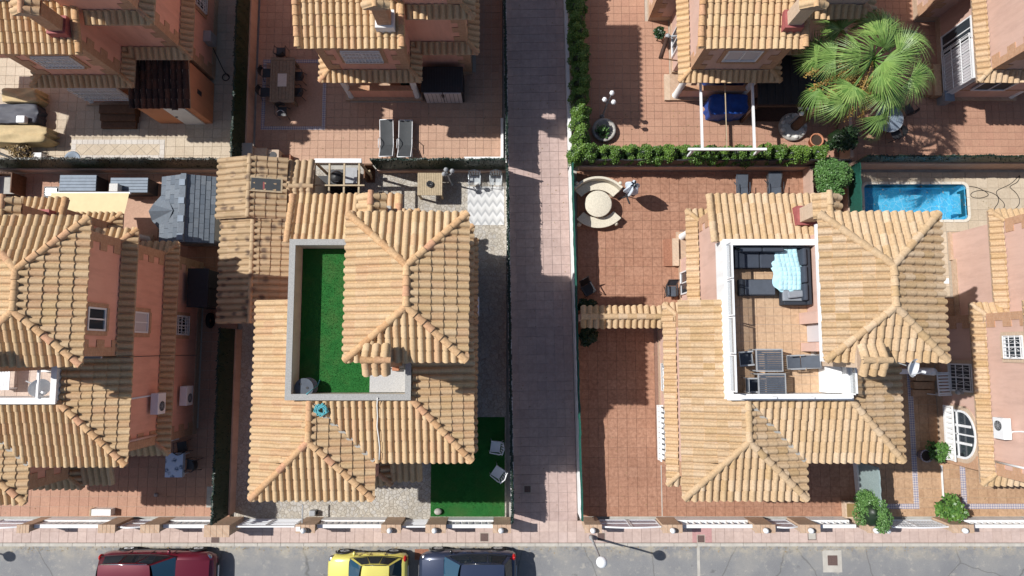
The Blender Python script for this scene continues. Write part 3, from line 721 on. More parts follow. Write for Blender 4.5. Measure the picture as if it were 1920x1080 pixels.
QN_E = [(XE,YN,-1,-1,0.36,ZL+0.1),(XE,YN,-1,-1,ZL+0.32,ZM-0.02),(XE,YN,-1,-1,ZM+0.32,ZT-0.08),(XE,YS,-1,1,0.36,ZL+0.1),(XE,YS,-1,1,ZL+0.32,ZM-0.1),(XE,-0.05,-1,1,ZM+0.1,ZT-0.08),
        (XN1,YB,-1,-1,ZL+0.32,ZM-0.08),(XN0,YB,1,-1,ZL+0.32,ZM-0.08)]
QN_W = [(XN0,YB,1,-1,ZL+0.32,ZM-0.08),(XN1,YB,-1,-1,ZL+0.32,ZM-0.08),(XW,-4.8,1,1,ZL+0.32,ZM-0.08),(XW,1.4,1,-1,ZL+0.32,ZM-0.08),(XW,1.4,1,-1,0.36,ZL+0.08),(XW,-4.8,1,1,0.36,ZL+0.08)]
make_house('E',-12.03,-0.13,False,'terracotta house cut by the left edge, tall shaded wall with two air conditioners','stucco_terracotta',quoins=QN_E+[(-5.15,-4.8,-1,1,ZL+0.32,ZM-0.1),(-5.15,-4.8,-1,1,0.36,ZL)])
make_house('F',0.0,0.0,False,'tiled house left of the walkway with green turf on its roof terrace','stucco_terracotta',cap='granite_cap',inner='beige_paint',quoins=QN_E[:2]+QN_E[3:5],flash='concrete')
make_house('G',15.0,0.0,False,'tiled house right of the walkway with white roof terrace and dark sofa','stucco_salmon','roof_clay_aged','roof_clay_aged',quoins=QN_W,cbrick='pale_brick')
make_house('H',27.27,0.0,False,'salmon house at the right edge with arched window and wall air conditioner','stucco_salmon','roof_clay_aged','roof_clay_aged',quoins=QN_W,cbrick='pale_brick',porch=False)
make_house('TL',-11.88,-0.22,True,'terracotta house in the top left corner above the cream tiled patio','stucco_terracotta',quoins=QN_E)
make_house('TM',0.0,0.0,True,'terracotta house at the top with white flashed chimney and black storage cabinet','stucco_terracotta',quoins=QN_E,flash='white_paint')
make_house('TR',14.85,0.0,True,'salmon house at the top behind the white pergola frame and blue cover','stucco_salmon',quoins=QN_W,cbrick='pale_brick')
make_house('D',27.2,0.0,True,'salmon house in the top right corner with big white barred window','stucco_salmon','roof_clay_aged','roof_clay_aged',quoins=QN_W)

# the top-left house has a longer back roof than the others
t = HOUSES['TL']; L0 = -13.6
ext = [P3(L0,ny-0.32,ZM),P3(n0+0.02,ny-0.32,ZM),P3(n0+0.02,nt_-0.32,nz),P3(L0,nt_-0.32,nz)]
sl2 = MB().add([tuple(p) for p in ext]+[(p[0],p[1],p[2]-0.09) for p in ext],[(0,1,2,3),(7,6,5,4),(0,4,5,1),(1,5,6,2),(2,6,7,3),(3,7,4,0)]).build('side_roof', M['mortar'], t)
lay_tiles(t, sl2, plane_specs([ext],ext[0],ext[1]), [], Matrix.Translation((-11.88,16.45,0)) @ Matrix.Diagonal((1,-1,1,1)), 'roof_clay', 'roof_ridge', 80)
MB().box(L0+0.2,XN0-0.01,nt_-0.6,nt_+0.6,ZL,ZM+0.2).build('side_wall', M['stucco_terracotta'], t)
# ------------------------------------------------------------------ paving
def foot(ox, oy=0.0, mirror=False):
    rs = [(XN0,XE,YS,YN),(XN0,XN1,YN,YB),(XW,XN0,YS,1.4),(XW,-5.15,-4.8,YS)]
    return [(a+ox,b+ox,(16.67+oy-d) if mirror else c+oy,(16.67+oy-c) if mirror else d+oy) for a,b,c,d in rs]
YB0 = -7.2                                    # inner face of the street walls
tile_floor('garden_paving', [(-22.6,-12.25,YB0,8.0)], 0.42, 0.42, 'tile_coral', 'grout_pale', hide=foot(-12.03,-0.13))
tile_floor('garden_paving', [(2.95,14.95,YB0,8.1)], 0.42, 0.42, 'tile_brown', 'grout_dark', hide=foot(15.0))
tile_floor('garden_paving', [(-11.75,-0.45,8.45,17.4)], 0.36, 0.36, 'tile_salmon', 'grout_pale', hide=foot(0,0,True))
tile_floor('garden_paving', [(3.3,14.9,8.75,17.4)], 0.36, 0.36, 'tile_coral', 'grout_pale', hide=foot(14.85,0,True))
tile_floor('garden_paving', [(-24.2,-12.1,8.4,17.4)], 0.42, 0.42, 'tile_cream', 'grout_cream', hide=foot(-11.88,-0.22,True))
tile_floor('garden_paving', [(15.1,24.3,8.6,17.4)], 0.33, 0.33, 'tile_coral', 'grout_pale', hide=foot(27.2,0,True))
tile_floor('garden_paving', [(15.1,24.0,YB0,2.3)], 0.40, 0.40, 'tile_ochre', 'grout_cream', hide=foot(27.27))
tile_floor('pool_deck', [(15.1,px0-0.02,2.32,8.05),(px0-0.02,px1+0.02,py1+0.02,8.05),(px0-0.02,px1+0.02,2.32,py0-0.02),(px1+0.02,24.2,2.32,8.05)], 0.5, 0.5, 'tile_cream', 'grout_cream', hide=foot(27.27)+[(15.1,px0-0.3,2.32,5.2)])
rotp = math.atan2(0.29, 15.3)
tile_floor('walkway_paving', [(-1.42,1.40,-7.9,18.5)], 0.40, 0.40, 'tile_path', 'grout_path', rot=rotp, pivot=(1.30,0.5), z=-0.002)
tile_floor('pavement', [(-24,24,-8.30,-7.38)], 0.40, 0.46, 'tile_pavement', 'grout_pave', z=0.0, org=(-24,-8.30), limit=300)
for k in range(-24, 24):
    pass
kb = struct('kerb', MB().box(-60,60,-8.46,-8.318,-0.3,-0.012), M['grout_pale'])
for i in range(48):
    x = -24+i*1.0; kk = MB().box(-0.492,0.492,-0.066,0.066,-0.1,0.022) if i == 0 else None
    if i == 0: kme = kk.mesh('kerb_stone', M['kerb_concrete'])
    o = link('kerb_stone', kme, kb); o.location = (x+0.5, -8.386, 0.0)
# crazy-paved yard, turf and slab of the middle house
yd = MB(); yd.box(-12.05,-0.25,-7.4,8.2,-0.1,0.012); struct('stone_yard', yd, M['crazy_paving'])
def turf_patch(name, x0,x1,y0,y1,z,label,dens=900):
    b = MB().box(x0,x1,y0,y1,z-0.02,z+0.006)
    o = b.build(name, M['turf_base']); rnd = random.Random(int(x0*10)); t = MB()
    n = int((x1-x0)*(y1-y0)*dens)
    for _ in range(n):
        x = rnd.uniform(x0,x1); y = rnd.uniform(y0,y1); a = rnd.uniform(0,6.28); l = rnd.uniform(0.02,0.045); dx, dy = math.cos(a)*0.012, math.sin(a)*0.012; q = rnd.uniform(-0.02,0.02)
        t.v += [(x-dx,y-dy,z),(x+dx,y+dy,z),(x+q,y+q*0.7,z+l)]; k = len(t.v); t.f.append((k-3,k-2,k-1)); t.sm.append(False)
    stuff(t.build('grass_blades', M['turf_green'], o))
    return o
lx = at(808,900)[0]; ly = at(870,782)[1]
o = turf_patch('lawn', lx, -0.32, -7.2, ly, 0.02, ''); o['kind'] = 'structure'
# ------------------------------------------------------------------ walls and screens between the plots
def leafquads(mb, pts, size, rnd, flat=0.35):
    for p in pts:
        a = rnd.uniform(0,6.283); e = rnd.uniform(-0.6,1.2)*flat*2; l = size*rnd.uniform(0.6,1.3); w_ = l*0.42
        d = Vector((math.cos(a)*math.cos(e), math.sin(a)*math.cos(e), math.sin(e))); s_ = d.cross(Vector((rnd.uniform(-0.5,0.5),rnd.uniform(-0.5,0.5),1))).normalized()*w_
        p = Vector(p); k = len(mb.v)
        mb.v += [tuple(p), tuple(p+d*l*0.5+s_), tuple(p+d*l), tuple(p+d*l*0.5-s_)]; mb.f.append((k,k+1,k+2,k+3)); mb.sm.append(False)
    return mb
def screen(label, p0, p1, zb, zt, basem, screenm='screen_leaf', th=0.10, name='garden_screen', leaves=True, dens=420, wob=0.05, cat='fence', coping=None, netm=None):
    """low plastered wall carrying a hedge-like screen from p0 to p1"""
    p0, p1 = Vector((*p0,0)), Vector((*p1,0)); L = (p1-p0).length; ang = math.atan2(p1.y-p0.y, p1.x-p0.x)
    t = thing(name, label, cat, p0, ang)
    MB().box(0,L,-th/2-0.02,th/2+0.02,0,zb).build('base_wall', M[basem], t)
    if coping: MB().box(-0.01,L+0.01,-th/2-0.05,th/2+0.05,zb,zb+0.04).build('coping', M[coping], t)
    if zt <= zb+0.05: return t
    rnd = random.Random(int(L*100+p0.x*7)); n = max(2,int(L/0.22))
    top = [zt+rnd.uniform(-wob,wob) for _ in range(n+1)]; bul = [rnd.uniform(-0.02,0.02) for _ in range(n+1)]
    mb = MB()
    for sg in (-1,1):
        vs = []
        for i in range(n+1):
            x = L*i/n; vs += [(x, sg*(th/2-0.03), zb+0.03),(x, sg*(th/2-0.01)+bul[i], (zb+top[i])/2),(x, sg*0.03+bul[i], top[i])]
        fs = [(3*i+k,3*i+3+k,3*i+4+k,3*i+1+k) for i in range(n) for k in (0,1)]
        mb.add(vs, fs if sg < 0 else [f[::-1] for f in fs])
    vs = []
    for i in range(n+1): vs += [(L*i/n, -0.03+bul[i], top[i]),(L*i/n, 0.03+bul[i], top[i])]
    mb.add(vs,[(2*i,2*i+2,2*i+3,2*i+1) for i in range(n)])
    mb.add([(0,-th/2+0.02,zb+0.03),(0,th/2-0.02,zb+0.03),(0,0.03,top[0]),(0,-0.03,top[0]),(L,-th/2+0.02,zb+0.03),(L,th/2-0.02,zb+0.03),(L,0.03,top[n]),(L,-0.03,top[n])],[(0,1,2,3),(4,7,6,5)])
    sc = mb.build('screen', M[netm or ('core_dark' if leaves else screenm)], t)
    if leaves:
        lf = MB(); pts = []
        for _ in range(int(L*dens)):
            x = rnd.uniform(0,L); i = min(n-1,int(x/L*n)); q = rnd.random(); zz = zb+0.05+(top[i]-zb-0.05)*math.sqrt(q)
            if rnd.random() < 0.3: zz = top[i]+rnd.uniform(-0.05,0.06)
            pts.append((x, rnd.choice((-1,1))*(th/2-0.02)*(1.05-0.45*(zz-zb)/(zt-zb))+bul[i], zz))
        stuff(leafquads(lf, pts, 0.05, rnd, 0.2).build('screen_foliage', M[screenm], sc))
    n = max(2, round(L/2.2)+1)
    for i in range(n):
        x = min(max(L*i/(n-1),0.05),L-0.05); MB().cyl(x,0,zb,zt-0.08,0.022,6).build('post', M['netting_green'], t)
    return t
PL0, PL1 = (-0.36,17.6), (0.03,-7.1); PR0, PR1 = (2.44,17.6), (2.93,-7.1)
def lerp2(a, b, y): k = (y-a[1])/(b[1]-a[1]); return (a[0]+(b[0]-a[0])*k, y)
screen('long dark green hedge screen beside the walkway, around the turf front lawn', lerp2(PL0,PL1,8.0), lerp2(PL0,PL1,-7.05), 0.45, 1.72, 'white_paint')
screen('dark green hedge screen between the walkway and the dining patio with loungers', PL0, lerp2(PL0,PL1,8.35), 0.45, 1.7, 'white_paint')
screen('white wall with thin green netting along the right side of the walkway', lerp2(PR0,PR1,8.1), lerp2(PR0,PR1,-7.05), 0.95, 1.42, 'white_paint', 'netting_green', 0.10, leaves=False, wob=0.015)
screen('low white wall under the cypress hedge at the walkway top', PR0, lerp2(PR0,PR1,8.25), 0.55, 0.55, 'white_paint', name='garden_wall', cat='wall')
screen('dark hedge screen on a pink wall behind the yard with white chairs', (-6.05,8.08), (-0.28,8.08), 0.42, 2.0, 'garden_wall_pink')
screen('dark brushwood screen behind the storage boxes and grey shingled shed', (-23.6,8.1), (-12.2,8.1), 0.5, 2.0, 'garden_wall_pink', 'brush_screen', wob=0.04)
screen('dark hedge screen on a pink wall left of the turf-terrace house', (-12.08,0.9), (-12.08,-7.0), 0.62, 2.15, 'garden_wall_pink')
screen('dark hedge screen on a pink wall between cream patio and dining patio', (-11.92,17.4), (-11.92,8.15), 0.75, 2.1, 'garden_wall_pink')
screen('pink garden wall with black netting below the trimmed hedge', (3.0,8.2), (14.7,8.2), 0.6, 1.5, 'garden_wall_pink', 'black_plastic', 0.1, leaves=False, wob=0.03)
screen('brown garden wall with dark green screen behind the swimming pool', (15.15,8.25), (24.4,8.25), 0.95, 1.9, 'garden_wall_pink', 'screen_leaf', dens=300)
screen('green screened fence between the brown terrace and the pool', (15.05,8.1), (15.05,4.0), 0.5, 1.5, 'garden_wall_pink', 'netting_green', 0.1, leaves=False, wob=0.03)
screen('white wall with grey-green shade cloth next to the climbing bush', at(1601,862), (15.05,-7.0), 0.35, 1.95, 'white_paint', 'shade_cloth_teal', 0.10, leaves=False, wob=0.03)
screen('pink dividing wall under the palm crown beside the glass table', (15.0,17.0), (15.0,8.45), 1.0, 1.0, 'garden_wall_pink', name='garden_wall', cat='wall')
# white edging of the dining patio corner
e = MB(); x, y = at(943,300); e.box(x-1.75,x+0.02,y-0.06,y+0.06,0,0.32); e.box(x-0.1,x+0.02,y+0.06,at(943,226)[1],0,0.32)
tag(e.build('low_edging_wall', M['white_paint']), 'low white corner wall beside the two grey sun loungers', 'wall')
# tiled wall arch of the brown garden
wa, wb = at(1089,594,2.45), at(1243,594,2.45)
t = thing('tiled_wall', 'tile-capped wall crossing the brown garden from fence to house', 'wall', (wa[0],wa[1],0))
L = wb[0]-wa[0]; MB().box(0,L-0.35,-0.13,0.13,0,2.42).build('wall', M['stucco_salmon'], t)
for sg in (-1,1):
    poly = [(0,sg*0.4,2.4),(L,sg*0.4,2.4),(L,0,2.62),(0,0,2.62)]
    for mb, T, g_ in plane_specs([poly],poly[0],poly[1],expo=0.46,over=0.02): link('roof_tile', tile_data(mb or FULL_TILE,'roof_clay_aged'), t, T)
for T, g_ in ridge_specs((0,0,2.62),(L,0,2.62)): link('ridge_tile', tile_data(RIDGE,'roof_clay_aged','r'), t, T)
s = MB(); s.add([(0,-0.4,2.37),(L,-0.4,2.37),(L,0.4,2.37),(0,0.4,2.37),(0,0,2.6),(L,0,2.6)],[(0,1,5,4),(2,3,4,5),(1,2,5),(3,0,4),(0,3,2,1)]); s.build('cap_slab', M['mortar'], t)

# ------------------------------------------------------------------ street front: pillars, balustrades, gates
PZ = 1.34; YF0, YF1 = -7.50, -7.22
def xpos(px): return at(px,988,PZ)[0]
def pillar(a, b, label, h=PZ, lamp=True, y0=YF0, y1=YF1, capm=None):
    x0, x1 = xpos(a), xpos(b); t = thing('brick_pillar', label, 'pillar', ((x0+x1)/2,(y0+y1)/2,0), group='brick pillars along the street')
    hw = (x1-x0)/2; hd = (y1-y0)/2
    MB().box(-hw,hw,-hd,hd,0,h).build('shaft', M['pillar_brick'], t)
    n = 4; wd = 2*hw/n
    for i in range(n): MB().box(-hw+i*wd+0.006-(0.03 if i == 0 else 0),-hw+(i+1)*wd-0.006+(0.03 if i == n-1 else 0),-hd-0.03,hd+0.03,h,h+0.05).build('brick', M['pillar_brick'], t)
    if lamp:
        l = thing('pillar_lamp', 'white lamp on the '+label, 'lamp', ((x0+x1)/2-0.03,(y0+y1)/2-0.03,h+0.05), group='white lamps on the street pillars')
        MB().cyl(0,0,0,0.05,0.07,10).build('base', M['grey_metal'], l)
        MB().lathe([(0.0,0.05),(0.105,0.05),(0.115,0.16),(0.095,0.24),(0.05,0.29),(0.0,0.30)],0,0,14).build('shade', M['white_plastic'], l)
    return t
def balustrade(a, b, label, kind='tri', wallm='white_paint'):
    x0, x1 = xpos(a)+0.02, xpos(b)-0.02; t = thing('balustrade', label, 'wall', (x0,-7.33,0), group='white balustrades along the street'); L = x1-x0
    MB().box(0,L,-0.11,0.11,0,0.52).build('base_wall', M[wallm], t)
    MB().box(0,L,-0.075,0.075,1.0,1.1).build('rail', M[wallm], t, bevel=0.008)
    n = max(3, round(L/0.27)); me = None
    for i in range(n):
        if me is None:
            mb = MB()
            if kind == 'tri': mb.add([(-0.12,-0.05,0.52),(0.12,-0.05,0.52),(0.025,-0.05,1.0),(-0.025,-0.05,1.0),(-0.12,0.05,0.52),(0.12,0.05,0.52),(0.025,0.05,1.0),(-0.025,0.05,1.0)],[(0,1,2,3),(7,6,5,4),(0,3,7,4),(1,5,6,2),(3,2,6,7),(0,4,5,1)])
            else: mb.lathe([(0.055,0.52),(0.055,0.58),(0.03,0.62),(0.065,0.75),(0.03,0.9),(0.055,0.95),(0.055,1.0)],0,0,8)
            me = mb.mesh('baluster', M[wallm])
        o = link('baluster', me, t); o.location = (L*(i+0.5)/n,0,0)
    return t
def gate(a, b, label, kind, h=1.15, y=-7.33):
    x0, x1 = xpos(a)+0.03, xpos(b)-0.03; L = x1-x0; t = thing('street_gate', label, 'gate', (x0,y,0)); fm = M['white_metal']
    fr = MB()
    bow = 0.16 if kind in ('bow','ornate') else 0.0
    def zt(x): return h+bow*math.sin(math.pi*x/L)
    mid = [L/2] if L > 1.6 else []
    for x in [0.03,L-0.03]+[m-0.04 for m in mid]+[m+0.04 for m in mid]: fr.box(x-0.025,x+0.025,-0.025,0.025,0.06,zt(x))
    pts = [(L*i/12,0,zt(L*i/12)) for i in range(13)]
    for i in range(12): fr.bar(pts[i],pts[i+1],0.06,0.05)
    fr.box(0,L,-0.025,0.025,0.06,0.12)
    fr.build('frame', fm, t)
    if kind == 'slat':
        n = 5
        for i in range(n):
            z = 0.12+(h-0.12)*(i+0.5)/n; MB().box(0.03,L-0.03,-0.018,0.018,z-0.05,z+0.05).build('slat', fm, t)
    elif kind == 'bow':
        MB().box(0.02,L-0.02,-0.02,0.02,0.6,0.66).build('cross_rail', fm, t)
        mb = MB(); mb.add([(0.03,-0.008,0.1)]+[(p[0],-0.008,p[2]-0.02) for p in pts]+[(L-0.03,-0.008,0.1)]+[(0.03,0.008,0.1)]+[(p[0],0.008,p[2]-0.02) for p in pts]+[(L-0.03,0.008,0.1)],[tuple(range(15)),tuple(range(15,30))[::-1]])
        mb.build('panel', M['frosted_panel'], t)
    else:
        nb = int(L/0.12)
        for i in range(1,nb): MB().box(L*i/nb-0.009,L*i/nb+0.009,-0.01,0.01,0.1,zt(L*i/nb)).build('bar', fm, t)
        mb = MB()
        for i in range(nb-1):
            for z in (0.35,0.65,0.95):
                c = L*(i+1)/nb; mb.tube([(c+0.055*math.cos(q*0.785),0.012,z+0.1*math.sin(q*0.785)) for q in range(9)],0.008,4)
        mb.build('scrollwork', fm, t)
    return t
pillar(34,55,'left brick pillar below the left-edge house',lamp=False); pillar(186,216,'brick pillar left of the bowed garden gate',lamp=False); pillar(265,299,'brick pillar right of the bowed garden gate',lamp=False)
pillar(388,433,'wide brick pillar at the end of the dark hedge screen',1.5,lamp=False,y0=-7.62,y1=-7.2)
pillar(556,590,'brick pillar right of the white sliding gate'); pillar(716,751,'brick pillar left of the slatted garden gate'); pillar(799,835,'brick pillar at the lawn corner'); pillar(925,957,'brick pillar at the walkway end of the lawn')
pillar(1097,1127,'brick pillar at the walkway end of the double gate'); pillar(1243,1278,'brick pillar right of the frosted double gate'); pillar(1416,1452,'brick pillar left of the small frosted gate'); pillar(1500,1536,'brick pillar right of the small frosted gate')
pillar(1626,1652,'brick pillar buried in the climbing bush'); pillar(1653,1668,'narrow brick pillar left of the scrollwork gate'); pillar(1785,1824,'brick pillar right of the scrollwork gate')
gate(-40,34,'white frosted gate in the bottom left corner','bow'); balustrade(55,186,'white balustrade with pale post box behind it'); gate(216,265,'small bowed white gate between two brick pillars','bow')
balustrade(299,388,'short white balustrade left of the dark hedge screen'); gate(440,552,'wide white slatted sliding gate','slat',1.25,-7.30); balustrade(590,716,'white balustrade in front of the stone yard')
gate(751,799,'small white slatted gate beside the lawn','slat'); balustrade(835,925,'white balustrade in front of the green lawn')
gate(1127,1243,'frosted white double gate of the brown garden','bow'); balustrade(1278,1416,'long white balustrade with turned posts, brown garden','turn'); gate(1452,1500,'small frosted gate between lamp pillars','bow'); balustrade(1536,1612,'short white balustrade left of the climbing bush','turn')
gate(1668,1785,'white scrollwork double gate','ornate'); balustrade(1824,1960,'white balustrade at the bottom right edge','turn')
x = xpos(560); t = thing('gate_post', 'square white post closing the sliding gate', 'post', (x,-7.36,0)); MB().box(-0.09,0.09,-0.09,0.09,0,1.42).build('post', M['white_metal'], t); MB().box(0.02,0.06,0.1,0.9,1.0,1.05).build('guide_rail', M['grey_metal'], t)
x, y = at(589,962); t = thing('gate_motor', 'grey gate motor housing behind the sliding gate', 'motor', (x,y+0.05,0)); MB().box(-0.14,0.14,-0.12,0.12,0,0.32).build('housing', M['grey_metal'], t, bevel=0.04); MB().box(0.1,0.17,-0.07,0.07,0.06,0.22).build('cover', M['black_plastic'], t)
# ------------------------------------------------------------------ street furniture
def street_lamp(px, py, label, top=3.42):
    x, y = at(px,py) ; t = thing('street_lamp', label, 'lamp post', (x,y,0), group='globe street lamps')
    MB().lathe([(0.0,0),(0.10,0),(0.10,0.25),(0.055,0.34),(0.045,1.6),(0.038,top-0.3),(0.07,top-0.24),(0.07,top-0.2)],0,0,12).build('pole', M['grey_metal'], t)
    MB().cyl(0,0,top-0.22,top-0.14,0.09,12).build('collar', M['grey_metal'], t)
    MB().sphere((0,0,top+0.04),0.215,18,12).build('globe', M['lamp_globe'], t)
street_lamp(1108,1006,'tall white globe street lamp on the pavement by the walkway')
street_lamp(-112,1008,'globe street lamp standing left of the red car')
def cover(px, py, sz, label, z=0.024, m='iron_cover', frame='grout_pale', name='drain_cover'):
    x, y = at(px,py); t = thing(name, label, 'drain cover', (x,y,z))
    MB().box(-sz/2-0.03,sz/2+0.03,-sz/2-0.03,sz/2+0.03,-0.02,0.004).build('frame', M[frame], t)
    MB().box(-sz/2,sz/2,-sz/2,sz/2,0.0,0.012).build('lid', M[m], t)
    g = MB()
    for i in range(5):
        q = -sz/2+sz*(i+0.5)/5; g.box(-sz*0.42,sz*0.42,q-0.012,q+0.012,0.012,0.018)
    g.build('ribs', M[m], t)
cover(404,1010,0.33,'square brown drain cover by the wide pillar'); cover(908,1007,0.33,'square drain cover in front of the lawn wall'); cover(1127,1006,0.30,'worn drain cover beside the street lamp'); cover(1314,1010,0.29,'dark drain cover inside the red tiles')
cover(1522,1004,0.31,'pale drain cover in front of the small frosted gate',m='kerb_concrete',frame='iron_cover'); cover(989,917,0.27,'small drain cover in the walkway'); cover(1563,1052,0.42,'iron manhole in a concrete patch in the road',-0.096,frame='kerb_concrete',name='manhole_cover')
x, y = at(1563,1052); MB().box(x-0.42,x+0.4,y-0.5,y+0.42,-0.12,-0.093).build('road_patch', M['kerb_concrete'], bpy.data.objects['road'])
x, y = at(1311,1055); MB().box(x-0.06,x+0.06,-12.5,-8.47,-0.12,-0.095).build('road_joint', M['kerb_concrete'], bpy.data.objects['road'])
x, y = at(1316,1001); 
t = MB().box(x-0.42,x+0.42,-8.29,-7.40,0.015,0.0265).build('red_tile_patch', M['tile_pink'], bpy.data.objects['pavement'])
x, y = at(790,1042); MB().box(x-0.3,x+0.3,y-0.2,y+0.25,-0.12,-0.094).build('road_patch', M['tile_red'], bpy.data.objects['road'])
# ------------------------------------------------------------------ roof terraces
fo = HOUSES['F']
t = turf_patch('terrace_turf', -7.49,-3.63,-1.49,3.61, ZM+0.012, '', 700); t['kind'] = 'structure'
MB().box(-5.0,-3.64,-1.48,-0.66,ZM+0.02,ZM+0.06).build('granite_slab', M['granite'], fo)
x, y = at(571,727,6.5); t = thing('cable_reel', 'grey round cable-reel table in the corner of the turf roof terrace', 'table', (x,y,ZM+0.02))
MB().cyl(0,0,0.5,0.56,0.33,24).build('top', M['sling_dark'], t); MB().cyl(0,0,0.05,0.5,0.15,14).build('drum', M['grey_wood'], t); MB().cyl(0,0,0,0.05,0.33,24).build('base', M['grey_metal'], t)
for a in (-0.14,0.12): MB().cyl(a,0.06-a*0.5,0.56,0.575,0.045,8).build('bolt_hole', M['black_plastic'], t)
def squiggle(cx, cy, r, n, z, seed, fz=None):
    rd = random.Random(seed); pts = []; a = 0
    for i in range(n):
        a += rd.uniform(0.6,1.5); rr = r*rd.uniform(0.25,1.0); x, y = cx+rr*math.cos(a), cy+rr*math.sin(a)
        pts.append((x,y,(fz(x,y) if fz else z)+rd.uniform(0,0.05)))
    out = []
    for i in range(len(pts)-1):
        for k in range(4): out.append(tuple(pts[i][q]+(pts[i+1][q]-pts[i][q])*k/4 for q in range(3)))
    return out
x, y = at(601,769,6.75); tag(MB().tube(squiggle(x,y,0.26,44,0,3,lambda a,b: ZM+(b-my)*SLOPE+0.14),0.022,5).build('rope_bundle', M['teal_rope']), 'tangled teal rope lying on the roof tiles below the terrace', 'rope')
p0, p1 = at(575,735,6.9), at(600,712,6.1); tag(MB().tube([(at(571,740,7.1)[0],at(571,740,7.1)[1],6.9),(at(585,732,6.6)[0],at(585,732,6.6)[1],6.7),(at(596,722,6.1)[0],at(596,722,6.1)[1],6.1),(at(600,712,6.05)[0],at(600,712,6.05)[1],6.05),(at(590,730,6.05)[0],at(590,730,6.05)[1],6.05)],0.018,5).build('rope_end', M['teal_rope']), 'short teal rope end over the parapet beside the cable reel', 'rope')
pts = []
for i,(px,py) in enumerate(((708,746),(707,760),(708,780),(707,800),(710,820),(712,840),(711,862))):
    z = 6.9 if i == 0 else ZM+0.17+(at(px,py,6.5)[1]-my)*SLOPE
    x, y = at(px,py,z); pts.append((x,y,z))
tag(MB().tube(pts,0.022,6).build('roof_cable', M['white_cable']), 'white cable running down the roof tiles from the turf terrace', 'cable')
x, y = at(741,690,6.3); tag(MB().box(x-0.12,x+0.12,y-0.1,y+0.14,6.02,6.26).build('clay_block', M['terracotta_pot'],bevel=0.02), 'broken clay block on the turf terrace under the chimney', 'block')
# white terrace of the right-hand house
go = HOUSES['G']
tile_floor('terrace_paving', [(7.5,11.38,-1.5,3.62)], 0.30, 0.30, 'tile_honey', 'grout_pale', z=ZM+0.004, hide=((10.5,11.4,-0.05,3.7),))
MB().box(-4.8,-4.503,0.9,1.3,ZM,7.35).build('pier', M['stucco_salmon'], go); MB().box(-4.78,-4.503,-0.05,0.25,ZM,7.2).build('pier', M['stucco_salmon'], go); MB().box(-4.56,-4.502,0.28,0.88,ZM+0.05,8.0).build('door', M['pale_blind'], go)
MB().box(-4.2,-3.64,-1.47,-0.07,ZM+0.01,ZM+0.55).build('planter_box', M['white_paint'], go)
for i in range(4):
    y0 = -1.4+i*1.27; f = MB()
    f.box(-7.62,-7.56,y0,y0+0.04,6.86,7.45); f.box(-7.62,-7.56,y0+1.2,y0+1.24,6.86,7.45); f.box(-7.62,-7.56,y0+0.04,y0+1.2,7.40,7.45)
    o = f.build('glass_screen', M['white_metal'], go); MB().box(-7.6,-7.585,y0+0.04,y0+1.2,6.87,7.40).build('pane', M['clear_panel'], o)
for i in range(3):
    x0 = -7.4+i*1.25; f = MB(); f.box(x0,x0+0.04,-1.62,-1.56,6.86,7.3); f.box(x0+1.16,x0+1.2,-1.62,-1.56,6.86,7.3); f.box(x0+0.04,x0+1.16,-1.62,-1.56,7.25,7.3)
    o = f.build('glass_screen', M['white_metal'], go); MB().box(x0+0.04,x0+1.16,-1.597,-1.583,6.87,7.25).build('pane', M['clear_panel'], o)
f = MB(); f.box(-3.55,-3.5,-1.5,-0.1,7.25,7.3); f.box(-3.55,-3.5,-1.5,-1.45,6.86,7.3); f.box(-3.55,-3.5,-0.6,-0.55,6.86,7.3); o = f.build('glass_screen', M['white_metal'], go); MB().box(-3.53,-3.52,-1.45,-0.6,6.87,7.25).build('pane', M['clear_panel'], o)
MB().box(-5.3,-5.2,-0.36,4.0,ZT-0.16,ZT-0.02).build('gutter', M['white_metal'], go)
# corner sofa
Z6 = ZM+0.025
t = thing('corner_sofa', 'dark grey corner sofa on the white roof terrace', 'sofa', (0,0,Z6))
def SX(px,py,h): return at(px,py,Z6+h)
xa, ya = SX(1376,458,0.4); xb, yb = SX(1518,572,0.4); xi = SX(1466,520,0.4)[0]; yi = SX(1400,503,0.4)[1]
MB().box(xa,xb,yi,ya,0.05,0.30).box(xi,xb,yb,yi,0.05,0.30).build('base', M['rattan_dark'], t, bevel=0.02)
MB().box(xa,xb,ya-0.16,ya,0.30,0.62).build('backrest', M['rattan_dark'], t, bevel=0.02); MB().box(xb-0.16,xb,yb,ya-0.165,0.30,0.62).build('backrest', M['rattan_dark'], t, bevel=0.02)
MB().box(xi,xb-0.165,yb,yb+0.12,0.30,0.52).build('armrest', M['rattan_dark'], t, bevel=0.02); MB().box(xa,xa+0.1,yi,ya-0.165,0.30,0.52).build('armrest', M['rattan_dark'], t, bevel=0.02)
n = 3; wd = (xi-xa-0.1)/2
for i in range(2): MB().box(xa+0.11+i*wd+0.01,xa+0.11+(i+1)*wd-0.01,yi+0.01,ya-0.17,0.305,0.43).build('seat_cushion', M['cushion_dark'], t, bevel=0.04)
hh = (ya-0.17-yb-0.13)/3
for i in range(3): MB().box(xi+0.01,xb-0.2,yb+0.13+i*hh+0.01,yb+0.13+(i+1)*hh-0.01,0.305,0.43).build('seat_cushion', M['cushion_grey' if i == 0 else 'cushion_dark'], t, bevel=0.04)
for i in range(3): MB().box(xb-0.31,xb-0.17,yb+0.14+i*hh,yb+0.12+(i+1)*hh,0.43,0.74).build('back_cushion', M['cushion_dark'], t, bevel=0.05)
for i in range(2): MB().box(xa+0.12+i*wd,xa+0.1+(i+1)*wd,ya-0.31,ya-0.17,0.43,0.74).build('back_cushion', M['cushion_dark'], t, bevel=0.05)
